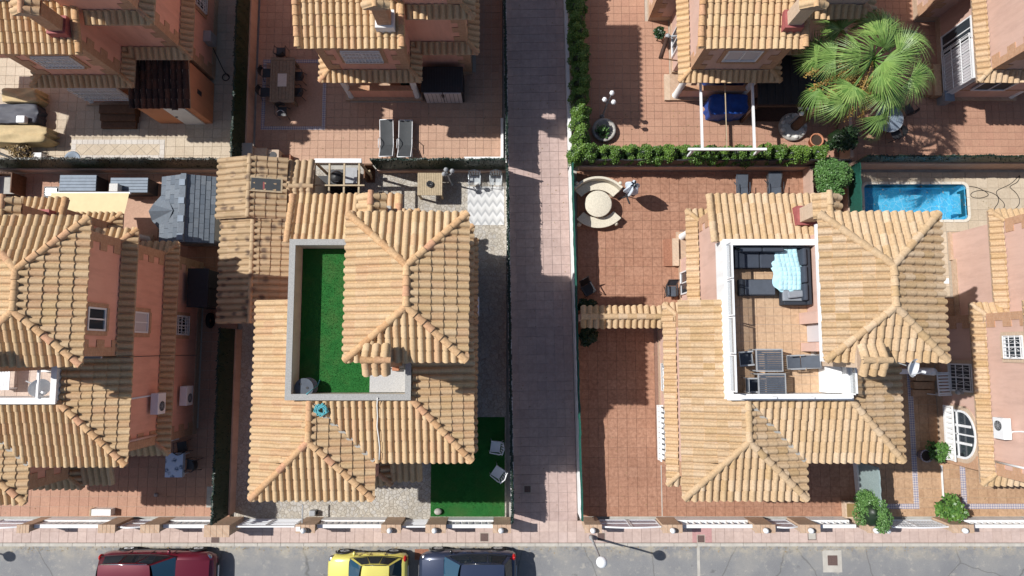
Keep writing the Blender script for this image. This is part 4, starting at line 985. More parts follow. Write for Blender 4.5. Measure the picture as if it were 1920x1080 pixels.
x, y = SX(1492,552,0.5); tag(MB().box(-0.3,0.3,-0.12,0.12,-0.06,0.08).build('throw_pillow', M['cushion_grey'], None, bevel=0.05, loc=(x,y,Z6+0.5), rz=0.1), 'pale grey pillow on the corner sofa seat', 'pillow')
# quilt over the sofa
x, y = SX(1480,500,0.55); qd = random.Random(4); wv = [[qd.uniform(-1,1) for _ in range(40)] for _ in range(40)]
def quiltf(u, v):
    X = (u-0.5)*0.78; Y = (v-0.5)*1.62; px_ = abs(math.sin(u*math.pi*5)); py_ = abs(math.sin(v*math.pi*10)); zz = 0.035*(px_*py_)**0.4+0.012*math.sin(u*9+v*13)
    return (x+X+0.05*math.sin(v*5)-0.06*(v-0.5), y+Y, Z6+0.46+zz)
t = thing('quilt', 'light blue tufted quilt thrown over the corner sofa', 'quilt', (0,0,0)); q = MB(); q.grid(quiltf, 40, 80); q.build('tufted_top', M['quilt_blue'], t)
def skirtf(u, v): a = u*6.283; r = 1+0.09*math.sin(a*5+1)+0.06*math.sin(a*9); return (x-0.07+0.52*r*math.cos(a)*(0.3+0.7*v), y-0.12+0.82*r*math.sin(a)*(0.3+0.7*v), Z6+0.475-0.06*v*v+0.01*math.sin(a*14))
MB().grid(skirtf, 60, 4).build('lining', M['quilt_blue'], t)
x0, y1 = SX(1388,523,0.4); x1, y0 = SX(1455,554,0.4); t = thing('coffee_table', 'dark low padded bench table beside the corner sofa', 'table', (0,0,Z6))
MB().box(x0,x1,y0,y1,0.04,0.34).build('body', M['rattan_dark'], t, bevel=0.02); MB().box(x0+0.16,x1-0.02,y0+0.03,y1-0.03,0.34,0.40).build('top_panel', M['sling_dark'], t, bevel=0.015); MB().box(x0,x0+0.14,y0,y1,0.34,0.44).build('end_roll', M['rattan_dark'], t, bevel=0.05)
def slat_table(label, a, b, z, h=0.72, slatm='sling_dark', framem='grey_metal', n=9, along='x', name='slat_table', loc0=None):
    x0, x1 = sorted((a[0],b[0])); y0, y1 = sorted((a[1],b[1])); t = thing(name, label, 'table', ((x0+x1)/2,(y0+y1)/2,z)); hx, hy = (x1-x0)/2, (y1-y0)/2
    fr = MB()
    for X0,X1,Y0,Y1 in ((-hx,hx,-hy,-hy+0.04),(-hx,hx,hy-0.04,hy),(-hx,-hx+0.04,-hy+0.04,hy-0.04),(hx-0.04,hx,-hy+0.04,hy-0.04)): fr.box(X0,X1,Y0,Y1,h-0.05,h)
    fr.build('frame', M[framem], t); me = None
    for i in range(n):
        if along == 'x': w_ = (2*hy-0.09)/n; mb = MB().box(-hx+0.045,hx-0.045,-w_/2+0.006,w_/2-0.006,h-0.03,h-0.005); pos = (0,-hy+0.045+w_*(i+0.5),0)
        else: w_ = (2*hx-0.09)/n; mb = MB().box(-w_/2+0.006,w_/2-0.006,-hy+0.045,hy-0.045,h-0.03,h-0.005); pos = (-hx+0.045+w_*(i+0.5),0,0)
        me = me or mb.mesh('slat', M[slatm]); o = link('slat', me, t); o.location = pos
    for sx in (-1,1):
        for sy in (-1,1): MB().box(sx*(hx-0.03)-0.02,sx*(hx-0.03)+0.02,sy*(hy-0.03)-0.02,sy*(hy-0.03)+0.02,0,h-0.05).build('leg', M[framem], t)
    return t
h7 = Z6+0.72
slat_table('dark slatted table nearest the sofa on the white terrace', at(1417,654,h7), at(1469,697,h7), Z6); slat_table('dark slatted table against the terrace glass', at(1421,700,h7), at(1475,741,h7), Z6)
def folding_chair(label, x, y, z, rz, seatm='sling_dark', framem='grey_metal', recl=0.45, name='folding_chair', group=None, leg=0.42, sw=0.46, bl=0.62):
    t = thing(name, label, 'chair', (x,y,z), rz, group); f = M[framem]; hw = sw/2
    MB().grid(lambda u,v: ((u-0.5)*(sw-0.04), (v-0.5)*0.46, leg-0.025*math.sin(math.pi*v)), 4, 5).build('seat', M[seatm], t)
    MB().grid(lambda u,v: ((u-0.5)*(sw-0.04), 0.24+bl*v*math.sin(recl), leg+0.03+bl*v*math.cos(recl)), 4, 5).build('backrest', M[seatm], t)
    bk = MB()
    for s in (-1,1): bk.tube([(s*hw,0.22,leg),(s*hw,0.24+bl*math.sin(recl),leg+0.03+bl*math.cos(recl))],0.014,6)
    bk.tube([(-hw,0.24+bl*math.sin(recl),leg+0.03+bl*math.cos(recl)),(hw,0.24+bl*math.sin(recl),leg+0.03+bl*math.cos(recl))],0.014,6); bk.build('back_frame', f, t)
    sf = MB(); sf.tube([(-hw,-0.23,leg),(hw,-0.23,leg)],0.014,6)
    for s in (-1,1): sf.tube([(s*hw,-0.23,leg),(s*hw,0.23,leg)],0.014,6)
    sf.build('seat_frame', f, t)
    for s in (-1,1):
        MB().tube([(s*hw,-0.22,leg+0.2),(s*hw,0.26,0.0)],0.013,6).build('leg', f, t); MB().tube([(s*hw*0.94,0.22,leg),(s*hw*0.94,-0.26,0.0)],0.013,6).build('leg', f, t)
        MB().box(s*hw-0.025,s*hw+0.025,-0.2,0.3,leg+0.2,leg+0.225).build('armrest', f, t)
    return t
x, y = at(1400,672,Z6+0.5); folding_chair('dark folding chair left of the slatted table on the terrace', x, y, Z6, R(95), recl=0.3)
x, y = at(1490,679,Z6+0.5); folding_chair('reclined dark folding chair right of the terrace tables', x, y, Z6, R(-88), recl=1.15)
x, y = at(1412,722,Z6+0.5); folding_chair('dark folding chair in the terrace corner by the glass', x, y, Z6, R(90), recl=0.15)
def dish(label, px, py, z, rz, mastl=0.5, d=0.36, tilt=62):
    x, y = at(px,py,z); t = thing('satellite_dish', label, 'satellite dish', (x,y,z), rz)
    Mx = Matrix.Translation((0.12,0,0.1)) @ Matrix.Rotation(R(tilt),4,'Y')
    mb = MB(); mb.grid(lambda u,v: tuple(Mx @ Vector((d*v*math.cos(6.283*u), d*0.9*v*math.sin(6.283*u), 0.16*v*v))), 20, 5); mb.build('reflector', M['white_plastic'], t)
    MB().tube([tuple(Mx @ Vector((0,-d*0.85,0.14))), tuple(Mx @ Vector((0,-0.05,0.42)))],0.014,6).build('arm', M['grey_metal'], t)
    MB().obox(tuple(Mx @ Vector((0,-0.05,0.45))),(0.07,0.07,0.12)).build('receiver', M['white_plastic'], t)
    MB().tube([(0.05,0,0.08),(-0.1,0,0.0),(-mastl,0,-0.02)],0.022,7).build('mast', M['grey_metal'], t)
dish('white satellite dish beside the chimney of the right-hand house', 1694, 684, 8.6, R(-25), 0.7, 0.33, 38)
dish('satellite dish on the small white terrace near the left edge', 68, 722, 6.6, R(-20), 0.4)
# terrace of the left-edge house
tile_floor('terrace_paving', [(-19.5,-15.66,-1.62,0.0)], 0.42, 0.42, 'tile_terrace_pale', 'grout_pale', z=ZM+0.004)
eo = HOUSES['E']; f = MB(); f.box(-4.05,-3.98,-1.5,-0.08,6.86,6.94); f.box(-4.05,-3.98,-1.5,-1.44,ZM,6.86); f.box(-3.98,-3.66,-0.13,-0.08,6.8,6.86); f.build('terrace_rail', M['white_metal'], eo)
f = MB()
for i in range(4): f.box(-7.3+i*0.13,-7.21+i*0.13,-1.2,-0.3,ZM+0.4,ZM+0.44)
tag_ = f  # slatted bench
t = thing('slat_bench', 'white slatted bench on the small terrace at the left edge', 'bench', (-12.03,-0.13,0))
for i in range(5):
    MB().box(-5.78+i*0.1-0.04,-5.78+i*0.1+0.04,-1.25,-0.45,ZM+0.42,ZM+0.45).build('slat', M['white_metal'], t)
for yy in (-1.2,-0.5): MB().box(-5.8,-5.36,yy-0.02,yy+0.02,ZM,ZM+0.42).build('leg', M['white_metal'], t)
# gutter at the tower foot of the left-edge house
MB().box(-4.1,-1.8,-0.16,-0.09,ZM+1.05,ZM+1.13).build('gutter', M['grey_metal'], eo)

# ------------------------------------------------------------------ windows, doors, machines on the house walls
# east walls
for key in ('E','TL'):
    h = HOUSES[key]
    window(h,'x',XE,1.15,7.0,0.78,0.95,1,surround='quoin_brick'); window(h,'x',XE,1.15,4.35,0.78,0.95,1,glass='pale_blind'); window(h,'x',XE,1.15,1.25,0.8,1.0,1,grille='scroll')
for key in ('TM','TL','E','F'): window(HOUSES[key],'y',YB,-5.85,4.15,1.5,0.95,1,grille='scroll',glass='pale_blind')
for key in ('TR','D','G'): window(HOUSES[key],'y',YB,-5.85,4.15,1.35,0.95,1,glass='pale_blind')
for key in ('G','H','TR','D'):
    h = HOUSES[key]
    if key != 'H': window(h,'x',XN0,2.9,0.4,1.0,2.0,-1,surround=None)
    window(h,'x',XW,-1.15,1.0,1.15,1.4,-1,grille='scroll',surround='pale_brick',glass='sling_grey')
    window(h,'x',XW,0.1,4.25,0.85,0.95,-1,grille='scroll',surround='pale_brick')
def arched(h, yc, z0, wd, ht):
    """arched french window with white frame, sill balusters and brick arch on the west wall"""
    F = wall_frame('x',XW,yc,z0,-1); a = wd/2; sp = ht-a*0.8
    def arc(r, zz, n=14): return [(r*math.cos(math.pi*i/n), zz+r*0.8*math.sin(math.pi*i/n)) for i in range(n+1)]
    def ring(ro, ri, y0, y1):
        mb = MB(); A = [(ro,0.0)]+arc(ro,sp)+[(-ro,0.0)]; B = [(ri,0.0)]+arc(ri,sp)+[(-ri,0.0)]; n = len(A)
        mb.add([(p[0],y1,p[1]) for p in A]+[(p[0],y1,p[1]) for p in B]+[(p[0],y0,p[1]) for p in A]+[(p[0],y0,p[1]) for p in B],
           [(i,i+1,n+i+1,n+i) for i in range(n-1)]+[(2*n+i,2*n+i+1,i+1,i) for i in range(n-1)]+[(n+i,n+i+1,3*n+i+1,3*n+i) for i in range(n-1)]); return mb
    wn = link('arched_window', ring(a,a-0.09,0.0,0.09).mesh('arched_window', M['white_metal']), h, F)
    ring(a+0.17,a+0.002,0.0,0.05).build('brick_arch', M['pale_brick'], wn)
    gl = MB(); A = [(a-0.09,0.02)]+arc(a-0.09,sp)+[(-a+0.09,0.02)]; gl.add([(p[0],0.03,p[1]) for p in A],[tuple(range(len(A)))]); gl.build('pane', M['window_glass'], wn)
    m = MB()
    for x0 in (-a*0.36,a*0.36): m.box(x0-0.05,x0+0.05,0.035,0.085,0.0,sp+a*0.5)
    m.box(-0.03,0.03,0.035,0.08,0.0,ht-0.1); m.box(-a+0.05,a-0.05,0.035,0.08,sp*0.55-0.03,sp*0.55+0.03); m.build('mullions', M['white_metal'], wn)
    s = MB(); s.box(-a-0.15,a+0.15,0.0,0.3,-0.12,0.0); s.box(-a-0.15,a+0.15,0.24,0.3,0.42,0.48)
    for i in range(11): s.box(-a-0.1+i*(wd+0.2)/10-0.03,-a-0.1+i*(wd+0.2)/10+0.03,0.245,0.295,0.0,0.42)
    s.build('balustrade', M['white_paint'], wn)
arched(HOUSES['H'],-3.5,0.9,2.0,1.5); arched(HOUSES['G'],-3.5,0.9,2.0,1.5)
def ac_unit(label, x, y, z, rz, pipe=None):
    t = thing('air_conditioner', label, 'air conditioner', (x,y,z), rz)
    MB().box(-0.15,0.15,-0.4,0.4,0,0.56).build('casing', M['white_plastic'], t, bevel=0.02)
    MB().add([(0.153,0.19*math.cos(k*0.3927)-0.1,0.28+0.19*math.sin(k*0.3927)) for k in range(16)],[tuple(range(16))]).build('fan_opening', M['dark_metal'], t)
    g = MB()
    for r in (0.06,0.12,0.19): g.tube([(0.165,r*math.cos(k*0.3927)-0.1,0.28+r*math.sin(k*0.3927)) for k in range(17)],0.006,4)
    for k in range(4): g.bar((0.165,-0.1-0.19*math.cos(k*0.785),0.28-0.19*math.sin(k*0.785)),(0.165,-0.1+0.19*math.cos(k*0.785),0.28+0.19*math.sin(k*0.785)),0.01,0.01)
    g.build('fan_grille', M['grey_metal'], t)
    for s in (-1,1): MB().box(-0.3,0.12,s*0.28-0.02,s*0.28+0.02,-0.05,-0.002).build('bracket', M['grey_metal'], t)
    if pipe: MB().tube([(-0.14,0.3,0.4)]+pipe,0.035,6).build('pipe', M['white_plastic'], t)
ac_unit('air conditioner higher on the shaded wall of the left-edge house', -13.60,-2.05,3.5,0,[(-0.25,0.3,0.5),(-0.27,0.28,1.75)])
ac_unit('air conditioner lower on the shaded wall near the table', -13.60,-1.9,1.3,0)
ac_unit('air conditioner with fan grille high on the right-edge salmon wall', 18.52,-2.95,3.85,math.pi,[(-0.25,0.1,0.45),(-0.26,0.05,0.9),(-0.26,0.02,2.0)])
ac_unit('air conditioner at the top edge on the corner house', 19.43,15.0,4.6,math.pi)
ac_unit('air conditioner in the shaded passage beside the turf-terrace house', -1.55,1.85,0.9,0)
# cables and down pipes on the walls
MB().tube([(XE+0.03,-0.12,ZT-0.6),(XE+0.03,-0.14,ZM+0.4),(XE+0.46,-0.14,ZM+0.1),(XE+0.03,-0.12,ZM-0.2),(XE+0.03,-0.1,ZL+0.4),(XE+0.46,-0.1,ZL+0.1),(XE+0.03,-0.1,ZL-0.3),(XE+0.03,-0.1,0.3)],0.012,5).build('wall_cable', M['dark_metal'], eo)
MB().tube([(XE+0.08,YS+0.35,ZM-0.3),(XE+0.08,YS+0.35,ZL+0.35)],0.045,8).build('down_pipe', M['stucco_salmon'], eo)
MB().tube([(XW-0.07,-4.3,ZM-0.2),(XW-0.07,-4.3,ZL+0.35)],0.045,8).build('down_pipe', M['white_metal'], HOUSES['H'])
# meter box on the top-left house
x = XE-11.88+0.2; t = thing('meter_box', 'grey-blue meter box with hanging hose on the top left wall', 'meter box', (x,13.9,0.7)); MB().box(-0.2,0.15,-0.25,0.25,0,0.6).build('box', M['grey_metal'], t, bevel=0.03); MB().tube([(0.0,-0.3,0.0),(0.1,-0.7,-0.4),(0.25,-1.1,-0.6)]+[(0.35+0.16*math.cos(k*0.5),-1.4+0.16*math.sin(k*0.5),-0.62) for k in range(20)],0.02,5).build('hose', M['black_cable'], t)
# small wall lamps
for i,(px,py) in enumerate(((1229,685),(1233,800))):
    t = thing('wall_lamp', 'small grey wall lamp, '+('upper' if i == 0 else 'lower')+' one on the long brown garden wall', 'lamp', (6.5,at(px,py,1.6)[1],1.9)); MB().box(-0.16,0.0,-0.07,0.07,0,0.12).build('bracket', M['grey_metal'], t); MB().lathe([(0.0,-0.06),(0.09,-0.04),(0.1,0.05),(0.06,0.14),(0,0.16)],-0.2,0,10).build('shade', M['grey_metal'], t)
t = thing('wall_lamp', 'grey wall lamp beside the arched window at the right edge', 'lamp', (18.75,-1.75,1.7)); MB().box(-0.16,0.0,-0.07,0.07,0,0.12).build('bracket', M['grey_metal'], t); MB().lathe([(0.0,-0.06),(0.1,-0.04),(0.11,0.05),(0.06,0.14),(0,0.16)],-0.2,0,10).build('shade', M['grey_metal'], t)
t = thing('wall_lamp', 'small grey wall lamp on the passage corner by the pool house', 'lamp', (19.72,1.9,1.9)); MB().box(-0.16,0.0,-0.07,0.07,0,0.12).build('bracket', M['grey_metal'], t); MB().lathe([(0.0,-0.06),(0.1,-0.04),(0.11,0.05),(0.06,0.14),(0,0.16)],-0.2,0,10).build('shade', M['grey_metal'], t)
# white gutters and terrace edges of the right-edge house
ho = HOUSES['H']; MB().box(-8.52,-8.46,-1.75,1.5,ZM+0.5,ZM+0.62).build('gutter', M['white_metal'], ho)
t = thing('slat_gate', 'white slatted gate lying open in the passage by the barred window', 'gate', (at(1770,720,1.0)[0],at(1770,720,1.0)[1],0), R(2)); f = MB()
for a in ((-0.28,-0.24,-0.5,0.5),(0.24,0.28,-0.5,0.5),(-0.24,0.24,-0.5,-0.46),(-0.24,0.24,0.46,0.5)): f.box(*a,0.98,1.03)
f.build('frame', M['white_metal'], t)
for i in range(7): MB().box(-0.24,0.24,-0.44+i*0.135,-0.36+i*0.135,0.985,1.02).build('slat', M['white_metal'], t)
for sx in (-1,1):
    for sy in (-1,1): MB().box(sx*0.24-0.02,sx*0.24+0.02,sy*0.46-0.02,sy*0.46+0.02,0,0.98).build('leg', M['white_metal'], t)
x0, y0 = at(1686,697,1.2); x1, _ = at(1753,697,1.2); t = thing('passage_wall', 'short white topped wall with rounded end in the right-hand passage', 'wall', (x0,y0,0)); MB().box(0,x1-x0,-0.1,0.1,0,1.15).build('wall', M['white_paint'], t); MB().lathe([(0,0),(0.16,0),(0.16,1.2),(0.1,1.28),(0,1.3)],x1-x0-0.05,0,12).build('end_post', M['white_paint'], t)
t = thing('stone_steps', 'three stone steps in the shaded right-hand passage', 'steps', (0,0,0))
for i,(a,b,c,d) in enumerate(((1717,1755,702,714),(1714,1752,716,729),(1711,1749,731,743))):
    p, q = at(a,c,0.5-i*0.16), at(b,d,0.5-i*0.16); MB().box(p[0],q[0],q[1],p[1],0,0.5-i*0.16).build('step', M['tile_ochre'], t)
# street-side windows and front doors
for key in ('E','F','G','H'):
    h = HOUSES[key]
    window(h,'y',-4.8,-6.85,1.0,1.5,1.3,-1,grille='scroll',surround='quoin_brick'); window(h,'y',-4.8,-6.85,4.15,1.3,1.05,-1)
    window(h,'y',YS,-2.75,4.15,1.0,1.05,-1); window(h,'y',YS,-2.7,0.95,1.2,1.3,-1,grille='scroll')
    MB().box(-4.55,-3.65,YS-0.06,YS-0.002,0.02,2.1).build('front_door', M['brown_wood'], h)
# ------------------------------------------------------------------ garden buildings
def gable_shed(name, label, x0, x1, y0, y1, ze, zr, ridge, axis='y', mat='roof_mottled', rmat='roof_mottled', wallm='beige_paint', zw=None, group=None, limit=300):
    """small building with a tiled gable roof, ridge along x or y at the given coordinate; eaves may differ"""
    t = thing(name, label, 'shed', ((x0+x1)/2,(y0+y1)/2,0), group=group); cx, cy = (x0+x1)/2,(y0+y1)/2
    x0-=cx; x1-=cx; y0-=cy; y1-=cy
    ridge = ridge-(cx if axis == 'y' else cy); i = 0.25
    MB().box(x0+i,x1-i,y0+i,y1-i,0,ze-0.02).build('wall', M[wallm], t)
    if axis == 'y': planes = [[(x0,y0,ze),(x0,y1,ze),(ridge,y1,zr),(ridge,y0,zr)],[(x1,y0,ze),(x1,y1,ze),(ridge,y1,zr),(ridge,y0,zr)]]; ra_, rb_ = (ridge,y0,zr),(ridge,y1,zr)
    else: planes = [[(x0,y0,ze),(x1,y0,ze),(x1,ridge,zr),(x0,ridge,zr)],[(x0,y1,ze),(x1,y1,ze),(x1,ridge,zr),(x0,ridge,zr)]]; ra_, rb_ = (x0,ridge,zr),(x1,ridge,zr)
    s = MB(); sp = []
    for pl in planes:
        P = [Vector(p) for p in pl]; n = (P[1]-P[0]).cross(P[2]-P[1]).normalized()
        if n.z < 0: P = P[::-1]
        s.add([tuple(p) for p in P]+[tuple(p-Vector((0,0,0.06))) for p in P],[(0,1,2,3),(7,6,5,4)]+[(k,4+k,4+(k+1)%4,(k+1)%4) for k in range(4)])
        sp += plane_specs([pl],pl[0],pl[1])
    rf = s.build('roof', M['mortar'], t)
    lay_tiles(t, rf, sp, ridge_specs(ra_,rb_,r=0.1), Matrix.Translation((cx,cy,0)), mat, rmat, limit)
    return t
y1, y0 = at(470,295,3.2)[1], at(470,410,3.2)[1]
up = gable_shed('tiled_outbuilding', 'mottled tile outbuilding roof with skylight left of the pergola', at(411,352,3.1)[0], at(536,352,3.1)[0], y0, y1, 3.1, 3.5, at(467,352,3.5)[0])
lo = gable_shed('tiled_outbuilding', 'long mottled tile outbuilding roof beside the turf-terrace house', at(413,500,2.9)[0], -8.6, at(450,607,2.9)[1], y0+0.12, 2.85, 3.25, at(472,500,3.25)[0])
# skylight on the upper one
xs0, xs1 = at(470,345,3.45)[0], at(529,345,3.3)[0]; ys1, ys0 = at(500,332,3.4)[1], at(500,360,3.4)[1]; cx, cy = up.location.x, up.location.y
def zr_(x): return 3.5-(x-at(467,352,3.5)[0])*(0.4/(at(536,352,3.1)[0]-at(467,352,3.5)[0]))+0.12
sk = MB(); sk.add([(xs0-cx,ys0-cy,zr_(xs0)),(xs1-cx,ys0-cy,zr_(xs1)),(xs1-cx,ys1-cy,zr_(xs1)),(xs0-cx,ys1-cy,zr_(xs0)),(xs0-cx,ys0-cy,zr_(xs0)-0.15),(xs1-cx,ys0-cy,zr_(xs1)-0.15),(xs1-cx,ys1-cy,zr_(xs1)-0.15),(xs0-cx,ys1-cy,zr_(xs0)-0.15)],[(0,1,2,3),(0,4,5,1),(1,5,6,2),(2,6,7,3),(3,7,4,0)])
so_ = sk.build('skylight', M['pale_wood'], up); g = MB(); q = 0.07
g.add([(xs0-cx+q,ys0-cy+q,zr_(xs0+q)+0.006),(xs1-cx-q,ys0-cy+q,zr_(xs1-q)+0.006),(xs1-cx-q,ys1-cy-q,zr_(xs1-q)+0.006),(xs0-cx+q,ys1-cy-q,zr_(xs0+q)+0.006)],[(0,1,2,3)]); g.build('pane', M['sling_grey'], so_)
g = MB(); g.add([(xs0-cx+0.5,ys0-cy+q+0.02,zr_(xs0+0.5)+0.012),(xs0-cx+0.8,ys0-cy+q+0.02,zr_(xs0+0.9)+0.012),(xs0-cx+0.8,ys0-cy+0.4,zr_(xs0+0.9)+0.012),(xs0-cx+0.5,ys0-cy+0.4,zr_(xs0+0.5)+0.012)],[(0,1,2,3)]); g.build('red_curtain', M['red_paint'], so_)
gable_shed('tiled_canopy', 'small mottled tile canopy roof between outbuilding and pergola', at(537,345,2.9)[0], at(588,345,2.9)[0], at(560,392,2.9)[1], at(560,303,2.9)[1], 2.8, 3.05, at(560,349,3.05)[1], axis='x')
# pergola with barbecue
xa, ya = at(590,303,2.5); xb, yb = at(672,372,2.5); t = thing('pergola', 'open metal pergola frame above the barbecue corner', 'pergola', (xa,yb,0)); L = xb-xa; D_ = ya-yb
MB().box(0,L+0.1,D_-0.06,D_+0.12,2.42,2.55).build('white_beam', M['white_paint'], t)
for k in range(4): MB().box(L*k/3-0.035,L*k/3+0.035,-0.1,D_-0.065,2.42,2.5).build('rafter', M['pale_wood'], t)
yy = at(630,348,2.5)[1]-yb; MB().box(-0.1,L+0.25,yy-0.03,yy+0.03,2.51,2.57).build('purlin', M['pale_wood'], t)
for x in (0,L): MB().box(x-0.04,x+0.04,D_-0.05,D_+0.04,0,2.42).build('post', M['pale_wood'], t); MB().box(x-0.04,x+0.04,-0.1,-0.02,0,2.42).build('post', M['pale_wood'], t)
x, y = at(631,332,0.9); tag(MB().box(at(590,303)[0],at(675,303)[0],at(590,385)[1],at(590,330)[1],0.013,0.03).build('dark_floor_sheet', M['black_plastic']), 'black sheet on the floor of the barbecue corner', 'mat')  # black sheet added to make the floor under the pergola dark
t = thing('kettle_barbecue', 'black barbecue on a stand under the pergola', 'barbecue', (x,y,0)); MB().box(-0.45,0.45,-0.4,0.4,0,0.7).build('cart', M['dark_metal'], t, bevel=0.02); MB().lathe([(0,0.72),(0.2,0.75),(0.3,0.85),(0.3,0.9),(0.2,1.02),(0.0,1.06)],0,0,16).build('bowl', M['black_plastic'], t); MB().tube([(-0.1,-0.22,1.0),(0,-0.26,1.04),(0.1,-0.22,1.0)],0.015,6).build('handle', M['chrome'], t)
x, y = at(655,330,0.9); t = thing('sink_counter', 'pale sink counter in the corner under the pergola', 'counter', (x,y,0)); MB().box(-0.2,0.3,-0.3,0.35,0,0.85).build('cabinet', M['brown_wood'], t); MB().box(-0.24,0.34,-0.33,0.38,0.85,0.9).build('worktop', M['grey_metal'], t); MB().box(-0.2,0.2,-0.2,0.2,0.9,0.905).build('basin', M['grey_metal'], t)
x, y = at(690,322,0.6); t = thing('log_rack', 'small brown wooden rack next to the pergola', 'rack', (x,y,0)); MB().box(-0.15,0.2,-0.35,0.3,0,0.06).build('base', M['brown_wood'], t); MB().box(-0.15,-0.1,-0.35,0.3,0.06,0.8).build('side', M['brown_wood'], t); MB().box(-0.1,0.2,0.24,0.3,0.06,0.8).build('back', M['brown_wood'], t); MB().tube([(0.05,-0.2,0.1),(0.1,0.0,0.75)],0.06,8).build('log', M['pale_wood'], t)
# patio table with canopy of slats
p, q = at(783,324,0.95), at(829,366,0.95); t = thing('patio_table', 'pale slatted square table with candle bowl in the stone yard', 'table', ((p[0]+q[0])/2,(p[1]+q[1])/2,0)); hx, hy = (q[0]-p[0])/2,(p[1]-q[1])/2; me = None
n = 14; w_ = 2*hx/n
for i in range(n):
    me = me or MB().box(-w_/2+0.005,w_/2-0.005,-hy,hy,0.9,0.95).mesh('slat', M['pale_wood']); o = link('slat', me, t); o.location = (-hx+w_*(i+0.5),0,0)
for sx in (-1,1):
    for sy in (-1,1): MB().box(sx*(hx-0.06)-0.04,sx*(hx-0.06)+0.04,sy*(hy-0.06)-0.04,sy*(hy-0.06)+0.04,0,0.9).build('leg', M['pale_wood'], t)
MB().box(-hx+0.05,hx-0.05,-hy+0.03,hy-0.03,0.8,0.899).build('apron', M['pale_wood'], t)
t2 = thing('candle_bowl', 'dark iron candle bowl on the pale slatted table', 'bowl', (t.location.x,t.location.y-0.02,0.952)); MB().lathe([(0.0,0.01),(0.09,0.0),(0.14,0.06),(0.15,0.09),(0.12,0.07),(0.0,0.03)],0,0,12).build('bowl', M['dark_metal'], t2)
for a in range(5): MB().tube([(0.1*math.cos(a*1.25),0.1*math.sin(a*1.25),0.07),(0.03*math.cos(a*1.25),0.03*math.sin(a*1.25),0.2)],0.012,5).build('stem', M['dark_metal'], t2)
def plastic_chair(label, x, y, rz, m='white_plastic', group=None):
    t = thing('plastic_chair', label, 'chair', (x,y,0), rz, group); mm = M[m]
    MB().grid(lambda u,v: ((u-0.5)*(0.42+0.06*v), (v-0.5)*0.42, 0.43-0.03*math.sin(math.pi*u)*math.sin(math.pi*v)), 6, 6).build('seat', mm, t)
    for k in range(5):
        a = (k-2)*0.1; MB().grid(lambda u,v: (a*(1+0.25*v)+(u-0.5)*0.07, -0.2-0.13*v-0.05*math.cos((k-2)*0.6), 0.43+0.4*v), 1, 5).build('back_slat', mm, t)
    MB().tube([(-0.26,0.02,0.62),(-0.27,-0.2,0.68),(-0.2,-0.34,0.83),(0,-0.39,0.86),(0.2,-0.34,0.83),(0.27,-0.2,0.68),(0.26,0.02,0.62)],0.026,6).build('top_rail', mm, t)
    for s in (-1,1):
        MB().tube([(s*0.25,0.2,0.64),(s*0.26,-0.2,0.66)],0.026,6).build('armrest', mm, t)
        MB().tube([(s*0.25,0.2,0.64),(s*0.23,0.2,0.43),(s*0.27,0.26,0)],0.024,6,0.018).build('leg', mm, t); MB().tube([(s*0.22,-0.2,0.43),(s*0.27,-0.3,0)],0.024,6,0.018).build('leg', mm, t)
    return t
x, y = at(890,338,0.5); plastic_chair('clear white chair left of its twin on the zigzag rug', x, y, R(180), 'clear_plastic'); x, y = at(930,338,0.5); plastic_chair('clear white chair in the yard corner on the zigzag rug', x, y, R(180), 'clear_plastic')
x, y = at(929,838,0.45); plastic_chair('white plastic chair on the shaded turf, farther from the street', x, y, R(82)); x, y = at(933,886,0.45); plastic_chair('white plastic chair on the shaded turf, nearer the street', x, y, R(55))
def rugmat():
    t = NT('zigzag_rug'); sp = t.n('SeparateXYZ'); t.l(t.pos(), sp.inputs[0])
    tri = t.math('ABSOLUTE', t.math('SUBTRACT', t.math('FRACT', t.math('MULTIPLY', sp.outputs[0], 2.9)), 0.5))
    w2 = t.math('FRACT', t.math('ADD', t.math('MULTIPLY', sp.outputs[1], 2.3), t.math('MULTIPLY', tri, 1.1)))
    c = t.ramp(w2, [(0.0,(0.62,0.62,0.61)),(0.30,(0.62,0.62,0.61)),(0.38,(0.40,0.405,0.41)),(0.60,(0.40,0.405,0.41)),(0.68,(0.52,0.52,0.51)),(1.0,(0.58,0.58,0.57))])
    t.bump(t.noise(120.0,2.0), 0.4, 0.006); t.out(c, 0.95, 0.1)
rugmat()
p, q = at(877,350), at(946,422); tag(MB().box(p[0],q[0]-0.02,q[1],p[1],0.012,0.024).build('zigzag_rug', M['zigzag_rug']), 'grey and white zigzag rug in the stone yard', 'rug')
def globe_lamp(label, px, py, tops, h, z=0.0, globem='lamp_globe'):
    x, y = at(px,py,z); t = thing('garden_lamp', label, 'lamp post', (x,y,z)); 
    MB().lathe([(0,0),(0.11,0),(0.11,0.06),(0.045,0.14),(0.03,h*0.6),(0.028,h)],0,0,10).build('pole', M['grey_metal'], t)
    for k,(dx,dy,dz) in enumerate(tops):
        MB().tube([(0,0,h-0.3),(dx*0.6,dy*0.6,h-0.32+dz),(dx,dy,h-0.12+dz)],0.018,6).build('arm', M['grey_metal'], t)
        MB().lathe([(0.03,-0.12),(0.09,-0.08),(0.115,0.0),(0.09,0.08),(0.0,0.12)],dx,dy,6).build('globe', M[globem], t).location = (0,0,h+dz)
    return t
globe_lamp('triple globe garden lamp with round stone planter at the hedge corner', 1129, 219, ((0.12,0.24,0.12),(-0.18,0.0,0.0),(0.2,-0.12,0.02)), 2.1)
globe_lamp('globe garden lamp half hidden by palm leaves', 1475, 235, ((0.22,0.14,0.05),(-0.08,-0.08,0.0),(-0.05,0.25,-0.15)), 1.75)
